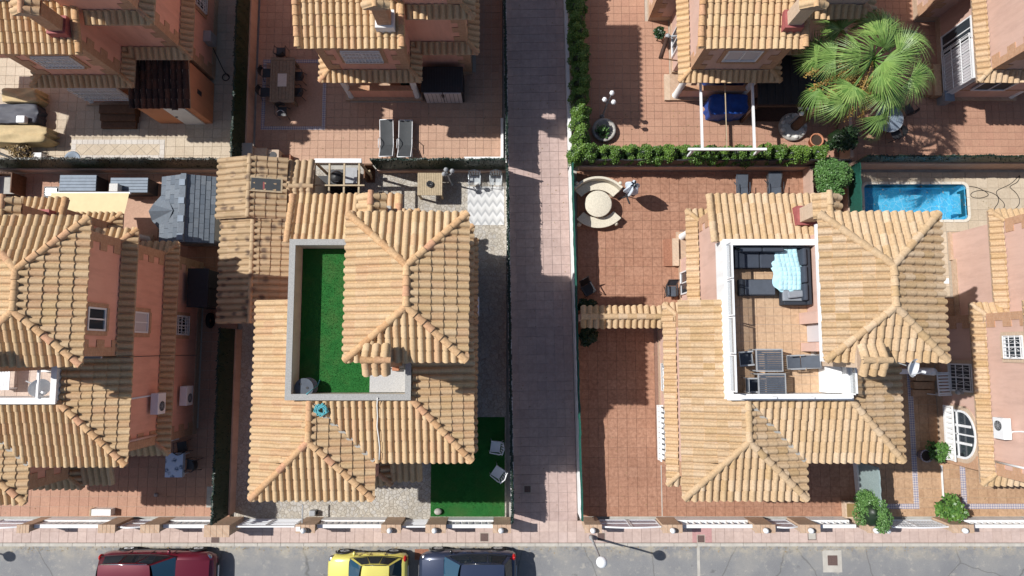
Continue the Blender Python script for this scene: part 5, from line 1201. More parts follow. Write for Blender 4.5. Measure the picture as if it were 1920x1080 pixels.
globe_lamp('grey triple globe lamp beside the pale slatted table', 846, 345, ((0.2,0.12,0.05),(-0.15,0.0,0.0),(-0.08,0.22,-0.1)), 1.7, globem='grey_metal')
x, y = at(822,958); rk = MB(); rk.sphere((0,0,0.1),0.17,10,7,(1.05,0.85,0.75)); tag(rk.build('garden_stone', M['rock'], None, loc=(x,y,0.02)), 'rounded grey stone on the front turf lawn', 'stone')

# ------------------------------------------------------------------ left-edge plot
p, q = at(311,850,0.74), at(341,895,0.74); t = thing('patio_table', 'table with blue and white cloth beside the tall shaded wall', 'table', ((p[0]+q[0])/2,(p[1]+q[1])/2,0)); hx, hy = (q[0]-p[0])/2,(p[1]-q[1])/2
MB().box(-hx+0.02,hx-0.02,-hy+0.02,hy-0.02,0.69,0.73).build('top', M['white_plastic'], t)
for sx in (-1,1):
    for sy in (-1,1): MB().box(sx*(hx-0.08)-0.025,sx*(hx-0.08)+0.025,sy*(hy-0.08)-0.025,sy*(hy-0.08)+0.025,0,0.69).build('leg', M['white_metal'], t)
def clothmat():
    t = NT('tablecloth_print'); v = t.n('TexVoronoi'); v.inputs['Scale'].default_value = 3.2; t.l(t.pos(), v.inputs['Vector'])
    c = t.mix(t.ramp(v.outputs['Distance'], [(0.2,1.0),(0.4,0.0)]), (0.55,0.63,0.76), (0.12,0.17,0.26)); c = t.mix(t.ramp(t.noise(14.0,3.0), [(0.5,0.0),(0.6,0.6)]), c, (0.66,0.70,0.76)); t.out(c, 0.85, 0.2)
clothmat()
c = MB(); c.box(-hx,hx,-hy,hy,0.732,0.738)
for a in ((-hx-0.004,-hx,-hy,hy),(hx,hx+0.004,-hy,hy),(-hx,hx,-hy-0.004,-hy),(-hx,hx,hy,hy+0.004)): c.box(*a,0.52,0.738)
tag(c.build('tablecloth', M['tablecloth_print'], None, loc=(t.location.x,t.location.y,0)), 'blue and white printed cloth on the front patio table', 'tablecloth')
def wire_chair(label, x, y, rz, group=None, m='dark_metal'):
    t = thing('garden_chair', label, 'chair', (x,y,0), rz, group); mm = M[m]
    MB().grid(lambda u,v: ((u-0.5)*0.42,(v-0.5)*0.42,0.44-0.02*math.sin(math.pi*u)), 4, 4).build('seat', mm, t)
    MB().grid(lambda u,v: (0.25*math.sin((u-0.5)*2.2),-0.08-0.2*math.cos((u-0.5)*2.2),0.46+0.38*v), 8, 4).build('backrest', mm, t)
    MB().tube([(0.27*math.sin((u/12-0.5)*3.0),-0.06-0.24*math.cos((u/12-0.5)*3.0),0.85-0.03*abs(u-6)) for u in range(13)],0.014,6).build('back_rail', mm, t)
    for sx in (-1,1):
        MB().tube([(sx*0.25,-0.06,0.66),(sx*0.25,0.2,0.64),(sx*0.22,0.24,0)],0.013,6).build('leg', mm, t); MB().tube([(sx*0.2,-0.18,0.46),(sx*0.25,-0.27,0)],0.013,6).build('leg', mm, t)
    return t
x, y = at(358,872,0.5); wire_chair('dark chair right of the blue-clothed table', x, y, R(85)); x, y = at(340,838,0.5); wire_chair('dark chair behind the blue-clothed table', x, y, R(10))
x0, y1 = at(171,955,0.35); x1, y0 = at(207,967,0.35); t = thing('planter_box', 'low white box behind the balustrade at lower left', 'box', ((x0+x1)/2,(y0+y1)/2,0)); hx, hy = (x1-x0)/2,(y1-y0)/2
MB().box(-hx,hx,-hy,hy,0,0.35).build('box', M['white_paint'], t); MB().box(-hx-0.05,-hx-0.003,-hy-0.01,hy+0.01,0,0.37).build('end_panel', M['pale_wood'], t)
p, q = at(389,912), at(401,951); tag(MB().box(p[0],q[0],q[1],p[1],0.02,0.04).build('doormat', M['concrete']), 'pale mat on the paving next to the dark hedge screen', 'mat')
x, y = at(292,928,0.1); mb = MB(); mb.sphere((0,0,0.06),0.09,8,6); tag(mb.build('garden_ball', M['grey_metal'], None, loc=(x,y,0.02)), 'small grey ball on the paving below the tall wall', 'ball')
# storage boxes, awning, shed
def storage_box(label, a, b, h, lid='slate_shingle', body='dark_grey_plastic'):
    x0, x1 = sorted((a[0],b[0])); y0, y1 = sorted((a[1],b[1])); t = thing('storage_box', label, 'storage box', ((x0+x1)/2,(y0+y1)/2,0)); hx, hy = (x1-x0)/2,(y1-y0)/2
    MB().box(-hx+0.03,hx-0.03,-hy+0.03,hy-0.03,0,h-0.1).build('body', M[body], t); n = 5
    MB().box(-hx,hx,-hy,hy,h-0.1,h-0.03).build('rim', M[body], t)
    for i in range(n): MB().box(-hx+0.02,hx-0.02,-hy+2*hy*i/n+0.008,-hy+2*hy*(i+1)/n-0.008,h-0.03,h+0.01*math.sin(math.pi*(i+0.5)/n)).build('lid_board', M[lid], t)
    return t
plain('lid_blue', (0.20,0.245,0.30), 0.15, 4, 0.6, spec=0.3)
storage_box('left storage box with blue-grey lid under the brushwood screen', at(112,328,0.9), at(180,358,0.9), 0.9, 'lid_blue'); storage_box('right storage box with blue-grey lid under the brushwood screen', at(207,333,0.9), at(277,361,0.9), 0.9, 'lid_blue')
x, y = at(214,352,1.2); tag(MB().box(-0.19,0.19,-0.18,0.18,0,0.34).build('cardboard_box', M['white_gravel'], None, loc=(x,y,0.92), bevel=0.02), 'small pale box standing on the right storage box', 'box')
x, y = at(12,345,0.6); t = thing('wooden_cabinet', 'open brown wooden cabinet at the left edge under the screen', 'cabinet', (x,y,0)); MB().box(-0.5,-0.45,-0.45,0.45,0,0.9).build('side', M['brown_wood'], t); MB().box(0.4,0.45,-0.45,0.45,0,0.9).build('side', M['brown_wood'], t); MB().box(-0.45,0.4,-0.45,0.45,0,0.05).build('base', M['brown_wood'], t); MB().box(-0.45,0.4,0.4,0.45,0.05,0.9).build('back', M['brown_wood'], t); MB().box(-0.45,0.4,-0.43,0.38,0.5,0.54).build('shelf', M['concrete'], t)
x, y = at(96,362,0.7); t = thing('barbecue', 'black barbecue with steel tray beside the cream awning', 'barbecue', (x,y,0)); MB().box(-0.34,0.34,-0.3,0.3,0,0.68).build('cart', M['black_plastic'], t); MB().box(-0.24,0.24,-0.1,0.22,0.68,0.73).build('tray', M['chrome'], t, bevel=0.02); MB().tube([(-0.24,-0.2,0.78),(0.24,-0.2,0.78)],0.02,6).build('handle', M['chrome'], t)
p, q = at(98,363,2.5), at(237,408,2.7); t = thing('awning', 'cream fabric awning over the back patio at left', 'awning', (0,0,0))
aw = MB(); xl, xr = p[0], q[0]; yt = p[1]; yw = 5.05
aw.grid(lambda u,v: (xl+(xr-xl)*u+0.12*(1-v)*(0.5-u), yw+(yt-yw)*v, 2.95-0.35*v-0.03*math.sin(math.pi*v)), 10, 8); aw.build('fabric', M['cream_fabric'], t)
MB().box(xl-0.03,xr+0.03,yt-0.04,yt+0.05,2.5,2.6).build('front_bar', M['white_metal'], t, bevel=0.01); MB().box(xl,xr,yw-0.1,yw+0.08,2.88,3.02).build('cassette', M['white_metal'], t)
for x in (xl+0.15,xr-0.15): MB().tube([(x,yw,2.85),(x+(0.25 if x < (xl+xr)/2 else -0.25),(yw+yt)/2,2.65),(x,yt,2.54)],0.025,6).build('arm', M['white_metal'], t)
# grey shingled shed
t = thing('shingled_shed', 'grey shingled garden shed roof beside the awning', 'shed', (0,0,0)); xr_ = at(343,395,2.55)[0]; xl, xr = at(301,395,2.1)[0], at(404,395,2.1)[0]; yt, yb = at(350,329,2.3)[1], at(350,455,2.3)[1]
MB().box(xl+0.15,xr-0.15,yb+0.2,yt-0.1,0,2.1).build('wall', M['grey_metal'], t)
def shingles(a0, a1, z0, z1, rows, par):
    for i in range(rows):
        s0, s1 = i/rows, (i+1)/rows; X0 = a0+(a1-a0)*s0; X1 = a0+(a1-a0)*s1; Z0 = z0+(z1-z0)*s0+0.02; Z1 = z0+(z1-z0)*s1
        nn = 7; off = 0.5*(i % 2)
        for k in range(-1,nn):
            v0 = max(0.0,(k+off)/nn); v1 = min(1.0,(k+1+off)/nn)
            if v1-v0 < 0.02: continue
            Y0 = yb+(yt-yb)*v0+0.006; Y1 = yb+(yt-yb)*v1-0.006
            MB().add([(X0,Y0,Z0),(X0,Y1,Z0),(X1,Y1,Z1),(X1,Y0,Z1),(X0,Y0,Z0-0.03),(X0,Y1,Z0-0.03)],[(0,3,2,1) if X1 > X0 else (0,1,2,3),(0,1,5,4),(0,4,3),(1,2,5)]).build('shingle', M['slate_shingle'], par)
rf = MB(); rf.add([(xl,yb,2.08),(xr_,yb,2.53),(xr,yb,2.08),(xl,yt,2.08),(xr_,yt,2.53),(xr,yt,2.08)],[(0,1,4,3),(1,2,5,4),(0,2,1),(3,4,5),(0,3,5,2)]); rf = rf.build('roof', M['sling_dark'], t)
shingles(xl,xr_,2.1,2.56,5,rf); shingles(xr,xr_,2.1,2.56,6,rf)
MB().box(xr_-0.12,xr_+0.1,yb-0.01,yt+0.01,2.53,2.62).build('ridge_cap', M['slate_shingle'], t)
for py in (342,376,410,444): yy = at(337,py,2.6)[1]; MB().box(xr_-0.16,xr_+0.08,yy-0.13,yy+0.13,2.6,2.66).build('ridge_vent', M['lid_blue'], t)
yc = at(300,396,2.3)[1]; xw_ = at(281,396,2.2)[0]; pg = MB(); pg.add([(xw_,yc-0.35,2.0),(xw_-0.0,yc,2.3),(xw_,yc+0.35,2.0),(xl+0.7,yc,2.45),(xl+0.15,yc-0.9,2.1),(xl+0.15,yc+0.9,2.1)],[(0,1,3),(0,3,4),(1,2,3),(2,5,3),(0,2,1)]); pg.build('porch_gable', M['slate_shingle'], t)
p, q = at(236,375), at(296,448); MB().box(p[0],q[0],q[1],p[1],0.021,0.05).build('shed_step', M['tile_salmon'], bpy.data.objects['garden_paving'])
t = thing('garden_cabinet', 'tall dark grey double cabinet against the shaded left wall', 'cabinet', (-13.2,at(380,540,1.7)[1],0)); 
for s in (-1,1): MB().box(-0.42,0.38,s*0.02 if s > 0 else -0.78,0.78 if s > 0 else -0.02,0.04,1.75).build('door', M['dark_metal'], t)
MB().box(-0.46,0.42,-0.82,0.82,1.75,1.82).build('top', M['dark_grey_plastic'], t); MB().box(-0.44,0.36,-0.8,0.8,0,0.04).build('base', M['dark_metal'], t)
x, y = at(374,600,0.8); t = thing('spare_tyre', 'black tyre leaning in the shaded passage at left', 'tyre', (-13.3,y,0.34)); mb = MB(); mb.grid(lambda u,v: (0.1*math.sin(v*6.283),(0.26+0.09*math.cos(v*6.283))*math.cos(u*6.283),(0.26+0.09*math.cos(v*6.283))*math.sin(u*6.283)),20,8); mb.build('tread', M['tyre'], t)

# ------------------------------------------------------------------ top-left plot
t = thing('lean_to', 'orange lean-to with dark mossy tiles and white door, top left', 'shed', (0,0,0)); x0,x1,yy0,yy1 = -16.1,-13.72,10.33,12.2
MB().box(x0,x1,yy0,yy1,0,2.32).build('wall', M['stucco_orange'], t); pl = [(x0-0.1,yy0-0.12,2.35),(x1+0.1,yy0-0.12,2.35),(x1+0.1,yy1+0.1,2.72),(x0-0.1,yy1+0.1,2.72)]
rf = MB().add(pl+[(p[0],p[1],p[2]-0.08) for p in pl],[(0,1,2,3),(7,6,5,4),(0,4,5,1),(1,5,6,2),(2,6,7,3),(3,7,4,0)]).build('roof', M['mortar'], t)
lay_tiles(t, rf, plane_specs([pl],pl[0],pl[1]), [], Matrix.Identity(4), 'roof_dark', 'roof_dark')
d = MB().box(-14.95,-14.05,yy0-0.05,yy0-0.002,0.02,2.02).build('door', M['white_metal'], t); MB().obox((-14.85,yy0-0.07,1.05),(0.1,0.04,0.04)).build('handle', M['dark_metal'], d)
for k in range(3): MB().box(x1+0.002,x1+0.02,yy0+0.8,yy0+1.0,1.5-k*0.14,1.6-k*0.14).build('vent', M['dark_metal'], t)
tl = HOUSES['TL']
window(tl,'y',YB,-6.2,0.75,2.1,1.25,1,grille='bars',glass='pale_blind',surround=None)
t = thing('brick_steps', 'three brown tiled steps at the top left house', 'steps', (0,0,0))
for i in range(3):
    p, q = at(186+i*2,197+i*14,0.5-i*0.16), at(252+i,212+i*14,0.5-i*0.16); MB().box(p[0],q[0],q[1],p[1]+0.02,0,0.5-i*0.16).build('step', M['brown_wood'], t)
# inlaid patio panel: border mosaic and diagonal tiles
p, q = at(135,262), at(308,300); t = MB().box(p[0],q[0],q[1],p[1],0.012,0.026).build('inlay_bed', M['grout_cream'], bpy.data.objects['garden_paving.004']); bw = 0.22
def inlay(x0,x1,y0,y1,m,par,nm,z=0.026):
    MB().box(x0+0.006,x1-0.006,y0+0.006,y1-0.006,z-0.012,z+0.008).build(nm, M[m], par)
nb = 17
for i in range(nb):
    w_ = (q[0]-p[0])/nb
    for ys_ in (q[1],p[1]-bw): inlay(p[0]+i*w_,p[0]+(i+1)*w_,ys_,ys_+bw,'mosaic_white',t,'mosaic_tile')
for i in range(2):
    h_ = (p[1]-q[1]-2*bw)/2
    for xx in (p[0],q[0]-bw): inlay(xx,xx+bw,q[1]+bw+i*h_,q[1]+bw+(i+1)*h_,'mosaic_white',t,'mosaic_tile')
X0,X1,Y0,Y1 = p[0]+bw,q[0]-bw,q[1]+bw,p[1]-bw; s_ = 0.42
for i in range(-2,12):
    for j in range(-6,8):
        cx, cy = X0+(i+j)*s_*0.7071*1.0, Y0+(i-j)*s_*0.7071
        poly = [(cx-s_*0.7+0.01,cy),(cx,cy-s_*0.7+0.01),(cx+s_*0.7-0.01,cy),(cx,cy+s_*0.7-0.01)]
        for a,b,c in ((1,0,-X0),(-1,0,X1),(0,1,-Y0),(0,-1,Y1)):
            f = clipf([(u,v,0) for u,v in poly],a,b,c) if poly else []; poly = [(u[0],u[1]) for u in f]
            if len(poly) < 3: poly = []; break
        if poly and (max(u[0] for u in poly)-min(u[0] for u in poly)) > 0.06: MB().prism(poly,0.02,0.033).build('diagonal_tile', M['tile_cream'], t)
def blob_cover(name, label, cat, x0, x1, y0, y1, h, m, seed, sq=4.0):
    """a fabric cover hanging over garden furniture"""
    rd = random.Random(seed); a = [rd.uniform(0,6.28) for _ in range(6)]
    def f(u, v):
        t = u*6.28318; c, s = math.cos(t), math.sin(t); r = (abs(c)**sq+abs(s)**sq)**(-1/sq)
        k = min(1.0, v/0.6) if v < 0.62 else 1.0; zz = h*(1-0.06*math.sin(3*t+a[0])*k) if v < 0.62 else h*(1-((v-0.62)/0.38))
        rr = k*r*(1+0.03*math.sin(7*t+a[1])*(v)+0.02*math.sin(13*t+a[2])*v)+ (0.05*(v-0.62)/0.38*math.sin(11*t+a[3]) if v > 0.62 else 0)
        return ((x0+x1)/2+(x1-x0)/2*c*rr, (y0+y1)/2+(y1-y0)/2*s*rr, max(0.012,zz+0.03*math.sin(4*c*rr+a[4])*math.sin(5*s*rr+a[5])*(v < 0.62)))
    t = thing(name, label, cat, (0,0,0)); MB().grid(f, 72, 14).build('cover', M[m], t); return t
p, q = at(-30,236,0.7), at(88,268,0.7); blob_cover('covered_sofa', 'beige covered garden sofa at the left edge of the cream patio', 'cover', p[0],q[0],q[1],p[1],0.8,'tarp_beige',2,9.0)
p, q = at(8,167,0.6), at(72,193,0.6); blob_cover('covered_bench', 'brown covered bench behind the dark sofa, top left', 'cover', p[0],q[0],q[1],p[1],0.75,'tarp_beige',5,9.0)
p, q = at(-10,196,0.5), at(72,232,0.5); blob_cover('covered_table', 'dark grey covered table between the two beige covers', 'cover', p[0],q[0],q[1],p[1],0.6,'tarp_grey',8,14.0)
x, y = at(40,224,0.8); tag(MB().box(-0.2,0.2,-0.17,0.17,0,0.25).build('white_pot', M['white_plastic'], None, loc=(x,y,0.63), bevel=0.05), 'white pot on the dark covered table', 'pot')
x, y = at(68,294,0.4); tag(MB().box(-0.24,0.24,-0.2,0.2,0,0.4).build('white_planter', M['white_paint'], None, loc=(x,y,0.02), bevel=0.03), 'white square planter by the brushwood screen at left', 'planter')
x, y = at(136,299,0.5); t = thing('fountain_bowl', 'grey-blue bowl behind the brushwood screen at the inlaid panel', 'bowl', (x,y,0)); MB().lathe([(0,0),(0.12,0),(0.08,0.3),(0.36,0.48),(0.38,0.52),(0.3,0.5),(0,0.4)],0,0,18).build('bowl', M['lid_blue'], t)
x, y = at(8,291,1.0); tag(MB().tube([(x-0.6,y+0.25,0.9),(x,y,0.8),(x+0.5,y-0.2,0.75)],0.05,8).build('folded_parasol', M['black_plastic']), 'folded black parasol pole in the left patio corner', 'parasol')
MB().cyl(x+0.35,y-0.15,0,0.8,0.03,8).build('stand', M['black_plastic'], bpy.data.objects['folded_parasol'])
# ------------------------------------------------------------------ dining patio, top middle
p, q = at(508,108,0.76), at(551,192,0.76); t = thing('dining_table', 'long plank dining table on the shaded patio, top middle', 'table', ((p[0]+q[0])/2,(p[1]+q[1])/2,0)); hx, hy = (q[0]-p[0])/2,(p[1]-q[1])/2
for i in range(6): w_ = (2*hx-0.16)/6; MB().box(-hx+0.08+i*w_+0.005,-hx+0.08+(i+1)*w_-0.005,-hy+0.14,hy-0.14,0.72,0.755).build('plank', M['grey_wood'], t)
for y0_,y1_ in ((-hy,-hy+0.13),(hy-0.13,hy)): MB().box(-hx,hx,y0_,y1_,0.715,0.76).build('breadboard', M['grey_wood'], t)
for x0_,x1_ in ((-hx,-hx+0.075),(hx-0.075,hx)): MB().box(x0_,x1_,-hy+0.135,hy-0.135,0.715,0.76).build('edge_board', M['grey_wood'], t)
for sx in (-1,1):
    for sy in (-1,1): MB().box(sx*(hx-0.1)-0.05,sx*(hx-0.1)+0.05,sy*(hy-0.12)-0.05,sy*(hy-0.12)+0.05,0,0.714).build('leg', M['grey_wood'], t)
x, y = at(529,150,0.77); tag(MB().box(-0.2,0.2,-0.3,0.3,0,0.008).build('table_runner', M['mosaic_white'], None, loc=(x,y,0.764)), 'pale patterned runner on the plank dining table', 'runner')
for i,(px,py,rz,lb) in enumerate(((526,96,180,'dark wire chair at the far end of the plank table'),(500,136,-90,'dark wire chair left of the plank table, upper'),(496,172,-90,'dark wire chair left of the plank table, lower'),(558,142,90,'dark wire chair right of the plank table, upper'),(557,172,90,'dark wire chair right of the plank table, lower'),(528,208,0,'dark wire chair at the near end with a white cloth'))):
    x, y = at(px,py,0.5); wire_chair(lb, x, y, R(rz+180 if i in (0,5) else rz), 'wire chairs around the plank table')
x, y = at(525,211,0.88); tag(MB().grid(lambda u,v: (x-0.17+0.34*u, y+0.1*math.sin(u*3.1)+0.05*v, 0.9-0.12*v*v), 10, 4).build('white_towel', M['cloth_white_blue']), 'white cloth over the near end dining chair', 'cloth')
# border of patterned tiles
p, q = at(494,112), at(610,244); par = bpy.data.objects['garden_paving.002']; bd = MB().box(p[0],q[0],q[1],p[1],0.0,0.021).build('border_bed', M['tile_salmon'], par); w_ = 0.17
nx, ny_ = 16, 18
for i in range(nx):
    X = p[0]+(q[0]-p[0])*i/nx; X2 = p[0]+(q[0]-p[0])*(i+1)/nx
    for Y in (q[1],p[1]-w_): inlay(X,X2,Y,Y+w_,'mosaic_blue',bd,'border_tile',0.024)
for i in range(ny_):
    Y = q[1]+w_+(p[1]-q[1]-2*w_)*i/ny_; Y2 = q[1]+w_+(p[1]-q[1]-2*w_)*(i+1)/ny_
    for X in (p[0],q[0]-w_): inlay(X,X+w_,Y,Y2,'mosaic_blue',bd,'border_tile',0.024)
def sun_lounger(label, x, y, rz, seatm='sling_grey', framem='white_metal', back=0.5, L=1.9, wd=0.6):
    t = thing('sun_lounger', label, 'sun lounger', (x,y,0), rz); f = M[framem]; hw = wd/2; z = 0.32; yb_ = L*0.62-L/2
    MB().grid(lambda u,v: ((u-0.5)*(wd-0.05), -L/2+v*L*0.62, z-0.02*math.sin(math.pi*u)), 4, 8).build('sling', M[seatm], t)
    MB().grid(lambda u,v: ((u-0.5)*(wd-0.05), yb_+v*L*0.38*math.cos(back), z+v*L*0.38*math.sin(back)), 4, 6).build('backrest', M[seatm], t)
    fr = MB()
    for s in (-1,1): fr.tube([(s*hw,-L/2,z),(s*hw,yb_,z),(s*hw,L/2-0.1,z)],0.02,6)
    fr.tube([(-hw,-L/2,z),(hw,-L/2,z)],0.02,6); fr.build('frame', f, t)
    bf = MB(); yt_, zt_ = yb_+L*0.38*math.cos(back), z+L*0.38*math.sin(back)
    for s in (-1,1): bf.tube([(s*hw,yb_,z),(s*hw,yt_,zt_)],0.018,6)
    bf.tube([(-hw,yt_,zt_),(hw,yt_,zt_)],0.018,6); bf.build('back_frame', f, t)
    for s in (-1,1):
        MB().tube([(s*hw,-L/2+0.25,z),(s*hw,-L/2+0.1,0)],0.018,6).build('leg', f, t); MB().tube([(s*hw,L/2-0.5,z),(s*hw,L/2-0.25,0)],0.018,6).build('leg', f, t)
        MB().tube([(s*hw,yb_-0.35,z),(s*hw*1.12,yb_-0.2,z+0.22),(s*hw*1.12,yb_+0.2,z+0.24)],0.018,6).build('armrest', f, t)
    return t
x, y = at(725,262,0.35); sun_lounger('grey sun lounger on the sunny patio, left one of the pair', x, y, R(182)); x, y = at(760,263,0.35); sun_lounger('grey sun lounger on the sunny patio, right one of the pair', x, y, R(180))
p, q = at(790,127,1.35), at(868,172,1.35); t = thing('storage_cabinet', 'large black lidded garden storage cabinet with pale doors', 'cabinet', ((p[0]+q[0])/2,(p[1]+q[1])/2,0)); hx, hy = (q[0]-p[0])/2,(p[1]-q[1])/2
MB().box(-hx+0.03,hx-0.03,-hy+0.04,hy-0.03,0,1.25).build('body', M['black_plastic'], t); MB().add([(-hx,-hy,1.25),(hx,-hy,1.25),(hx,hy,1.4),(-hx,hy,1.4),(-hx,-hy,1.31),(hx,-hy,1.31),(hx,hy,1.46),(-hx,hy,1.46)],[(4,5,6,7),(0,1,5,4),(1,2,6,5),(2,3,7,6),(3,0,4,7),(0,3,2,1)]).build('lid', M['black_plastic'], t)
for i in range(16): X = -hx+0.06+i*(2*hx-0.12)/15; MB().add([(X-0.012,-hy+0.02,1.325),(X+0.012,-hy+0.02,1.325),(X+0.012,hy-0.02,1.472),(X-0.012,hy-0.02,1.472),(X-0.012,-hy+0.02,1.3),(X+0.012,-hy+0.02,1.3)],[(0,1,2,3),(0,4,5,1)]).build('lid_rib', M['dark_grey_plastic'], t)
for s in (-1,1):
    d = MB().box(0.02*s,s*(hx-0.1),-hy-0.02,-hy+0.035,0.06,1.2).build('door', M['pale_blind'], t)
    for k in range(4): X = s*(0.12+k*(hx-0.2)/4); MB().box(X-0.008,X+0.008,-hy-0.026,-hy-0.021,0.1,1.16).build('groove', M['dark_metal'], d)
    MB().box(s*0.04-0.015,s*0.04+0.015,-hy-0.06,-hy-0.02,0.8,1.1).build('handle', M['black_plastic'], d)
# brick barbecue in the corner
x, y = at(495,285,0.9); t = thing('brick_barbecue', 'brick barbecue with stone worktop in the dining patio corner', 'barbecue', (x,y,0))
MB().box(-0.95,-0.5,-0.35,0.3,0,1.02).build('plinth', M['pale_brick'], t); MB().box(-1.0,-0.45,-0.4,0.35,1.02,1.1).build('worktop', M['concrete'], t); MB().box(-0.5,0.1,-0.35,0.2,0,0.85).build('hearth', M['pale_brick'], t); MB().box(0.1,0.6,-0.35,0.15,0,0.75).build('wing', M['pale_brick'], t); MB().cyl(0.35,-0.1,0.75,0.77,0.16,14).build('fire_bowl', M['black_plastic'], t); MB().box(0.6,1.0,-0.35,0.05,0,0.35).build('step', M['tile_red'], t)

# ------------------------------------------------------------------ patio with pergola, top right
x, y = at(1131,247); t = thing('round_planter', 'round stone planter below the triple globe lamp', 'planter', (x,y,0)); MB().lathe([(0.5,0),(0.54,0.25),(0.54,0.3),(0.42,0.3),(0.4,0.2),(0,0.2)],0,0,22).build('ring', M['rock'], t)
rd = random.Random(9)
for k in range(7):
    mb = MB(); mb.sphere((0,0,0),rd.uniform(0.07,0.14),8,6,(1,0.8,0.7)); mb.build('rock', M['rock'], t, loc=(rd.uniform(-0.28,0.28),rd.uniform(-0.28,0.28),0.26))
t = thing('white_pergola', 'thin white pergola frame reaching over the trimmed hedge', 'pergola', (0,0,0)); z = 2.45
A_, B_ = at(1290,280,z), at(1437,277,z); ax0, ax1 = at(1317,290,z)[0], at(1415,290,z)[0]; yw_ = 11.35
MB().box(A_[0],B_[0],A_[1]-0.05,A_[1]+0.05,z-0.05,z+0.05).build('front_beam', M['white_metal'], t)
for k,x in enumerate((ax0,ax1)): MB().box(x-0.045,x+0.045,A_[1]+0.051,yw_,z-0.05,z+0.05).build('side_beam', M['white_metal'], t)
xm = at(1363,280,z)[0]; MB().box(xm-0.015,xm+0.015,A_[1]+0.05,yw_,z-0.02,z+0.02).build('cable_rail', M['pale_wood'], t)
for x in (A_[0]+0.25,B_[0]-0.25): MB().box(x-0.045,x+0.045,A_[1]-0.045,A_[1]+0.045,0,z-0.05).build('post', M['white_metal'], t)
p, q = at(1330,176,0.9), at(1403,214,0.9); blob_cover('covered_sofa', 'blue plastic cover over furniture under the white pergola frame', 'cover', p[0],q[0],q[1],p[1],0.95,'tarp_blue',11,6.0)
p, q = at(1320,152,0.6), at(1400,160,0.6); blob_cover('covered_bench', 'dark blue covered bench inside the porch of the top right house', 'cover', p[0],q[0],p[1]-0.1,p[1]+0.5,0.7,'tarp_blue',12,6.0)
t = thing('carport_roof', 'flat black canopy roof beside the top right house', 'canopy', (0,0,0)); p, q = at(1418,98,2.4), at(1512,196,2.4)
MB().box(p[0],q[0]+0.8,q[1],p[1]+1.0,2.36,2.44).build('deck', M['black_plastic'], t); MB().box(p[0],q[0]+0.8,q[1]-0.07,q[1]-0.003,2.28,2.44).build('fascia', M['dark_wood'], t)
for k in range(9): X = p[0]+0.1+k*(q[0]-p[0]+0.6)/8; MB().box(X-0.01,X+0.01,q[1]+0.02,p[1]+0.9,2.44,2.455).build('seam', M['dark_grey_plastic'], t)
for X in (p[0]+0.1,q[0]+0.6): MB().box(X-0.06,X+0.06,q[1]+0.05,q[1]+0.17,0,2.36).build('post', M['dark_wood'], t)
p, q = at(1420,205), at(1500,228); tag(MB().box(p[0]-0.1,q[0]+0.4,q[1],p[1]+0.5,0.02,0.16).build('timber_deck', M['dark_wood']), 'dark timber deck edge under the black canopy', 'deck')
# rolled awning on the west wall
x0, y0 = at(1252,68,2.5); x1, y1 = at(1234,118,2.0); t = thing('rolled_awning', 'rolled dark awning on folding arms at the salmon wall', 'awning', (0,0,0)); MB().tube([(x0,y0,2.5),(x1,y1,2.45)],0.09,10).build('roll', M['dark_wood'], t); MB().tube([(x1,y1,2.45),(7.35,y1-0.1,2.35)],0.03,6).build('arm', M['brown_wood'], t); MB().tube([(x0,y0,2.5),(7.35,y0,2.55)],0.04,6).build('arm', M['grey_metal'], t); MB().sphere((x0,y0,2.5),0.12,10,7).build('end_cap', M['grey_metal'], t)
for k in range(3): p, q = at(1246,143+k*14), at(1262,157+k*14); 
p, q = at(1244,142), at(1268,190); MB().box(p[0],7.25,q[1],p[1],0.021,0.17).build('porch_step', M['pale_brick'], HOUSES['TR']).matrix_parent_inverse = HOUSES['TR'].matrix_basis.inverted()
# stones, pots and glass table under the palm
x, y = at(1484,240); t = thing('rock_planter', 'pale stone ring with white gravel around the palm foot', 'planter', (x,y,0)); MB().lathe([(0.62,0),(0.66,0.16),(0.6,0.24),(0.5,0.2),(0,0.18)],0,0,24).build('ring', M['rock'], t); MB().cyl(0,0,0.18,0.2,0.5,20).build('gravel', M['white_gravel'], t)
for k in range(9):
    a = k*0.7; mb = MB(); mb.sphere((0,0,0),0.1+0.05*((k*37)%3)/2,8,6,(1,0.85,0.7)); mb.build('rock', M['white_gravel'], t, loc=(0.5*math.cos(a),0.5*math.sin(a),0.24))
def pot(label, px, py, r, h, m='terracotta_pot', z=0.0):
    x, y = at(px,py,z+h); t = thing('plant_pot', label, 'pot', (x,y,z)); MB().lathe([(0,0),(r*0.7,0),(r*0.95,h*0.9),(r*1.05,h*0.9),(r*1.05,h),(r*0.88,h),(r*0.85,h*0.85),(0,h*0.85)],0,0,18).build('pot', M[m], t); MB().cyl(0,0,h*0.8,h*0.86,r*0.85,14).build('soil', M['soil'], t); return t
pot('wide terracotta pot beside the hedge under the palm', 1532, 262, 0.3, 0.45); pot('grey speckled pot beside the plant at the arched window', 1738, 855, 0.26, 0.45, 'mosaic_blue')
x, y = at(1668,222,0.74); t = thing('glass_table', 'round grey glass garden table under the palm edge', 'table', (x,y,0)); MB().cyl(0,0,0.72,0.735,0.62,32).build('top', M['lid_blue'], t)
MB().tube([(0.62*math.cos(k*0.1963),0.62*math.sin(k*0.1963),0.727) for k in range(33)],0.018,6).build('rim', M['grey_metal'], t)
for k in range(4): MB().tube([(0.45*math.cos(k*1.57+0.6),0.45*math.sin(k*1.57+0.6),0.72),(0.5*math.cos(k*1.57+0.6),0.5*math.sin(k*1.57+0.6),0)],0.02,6).build('leg', M['grey_metal'], t)
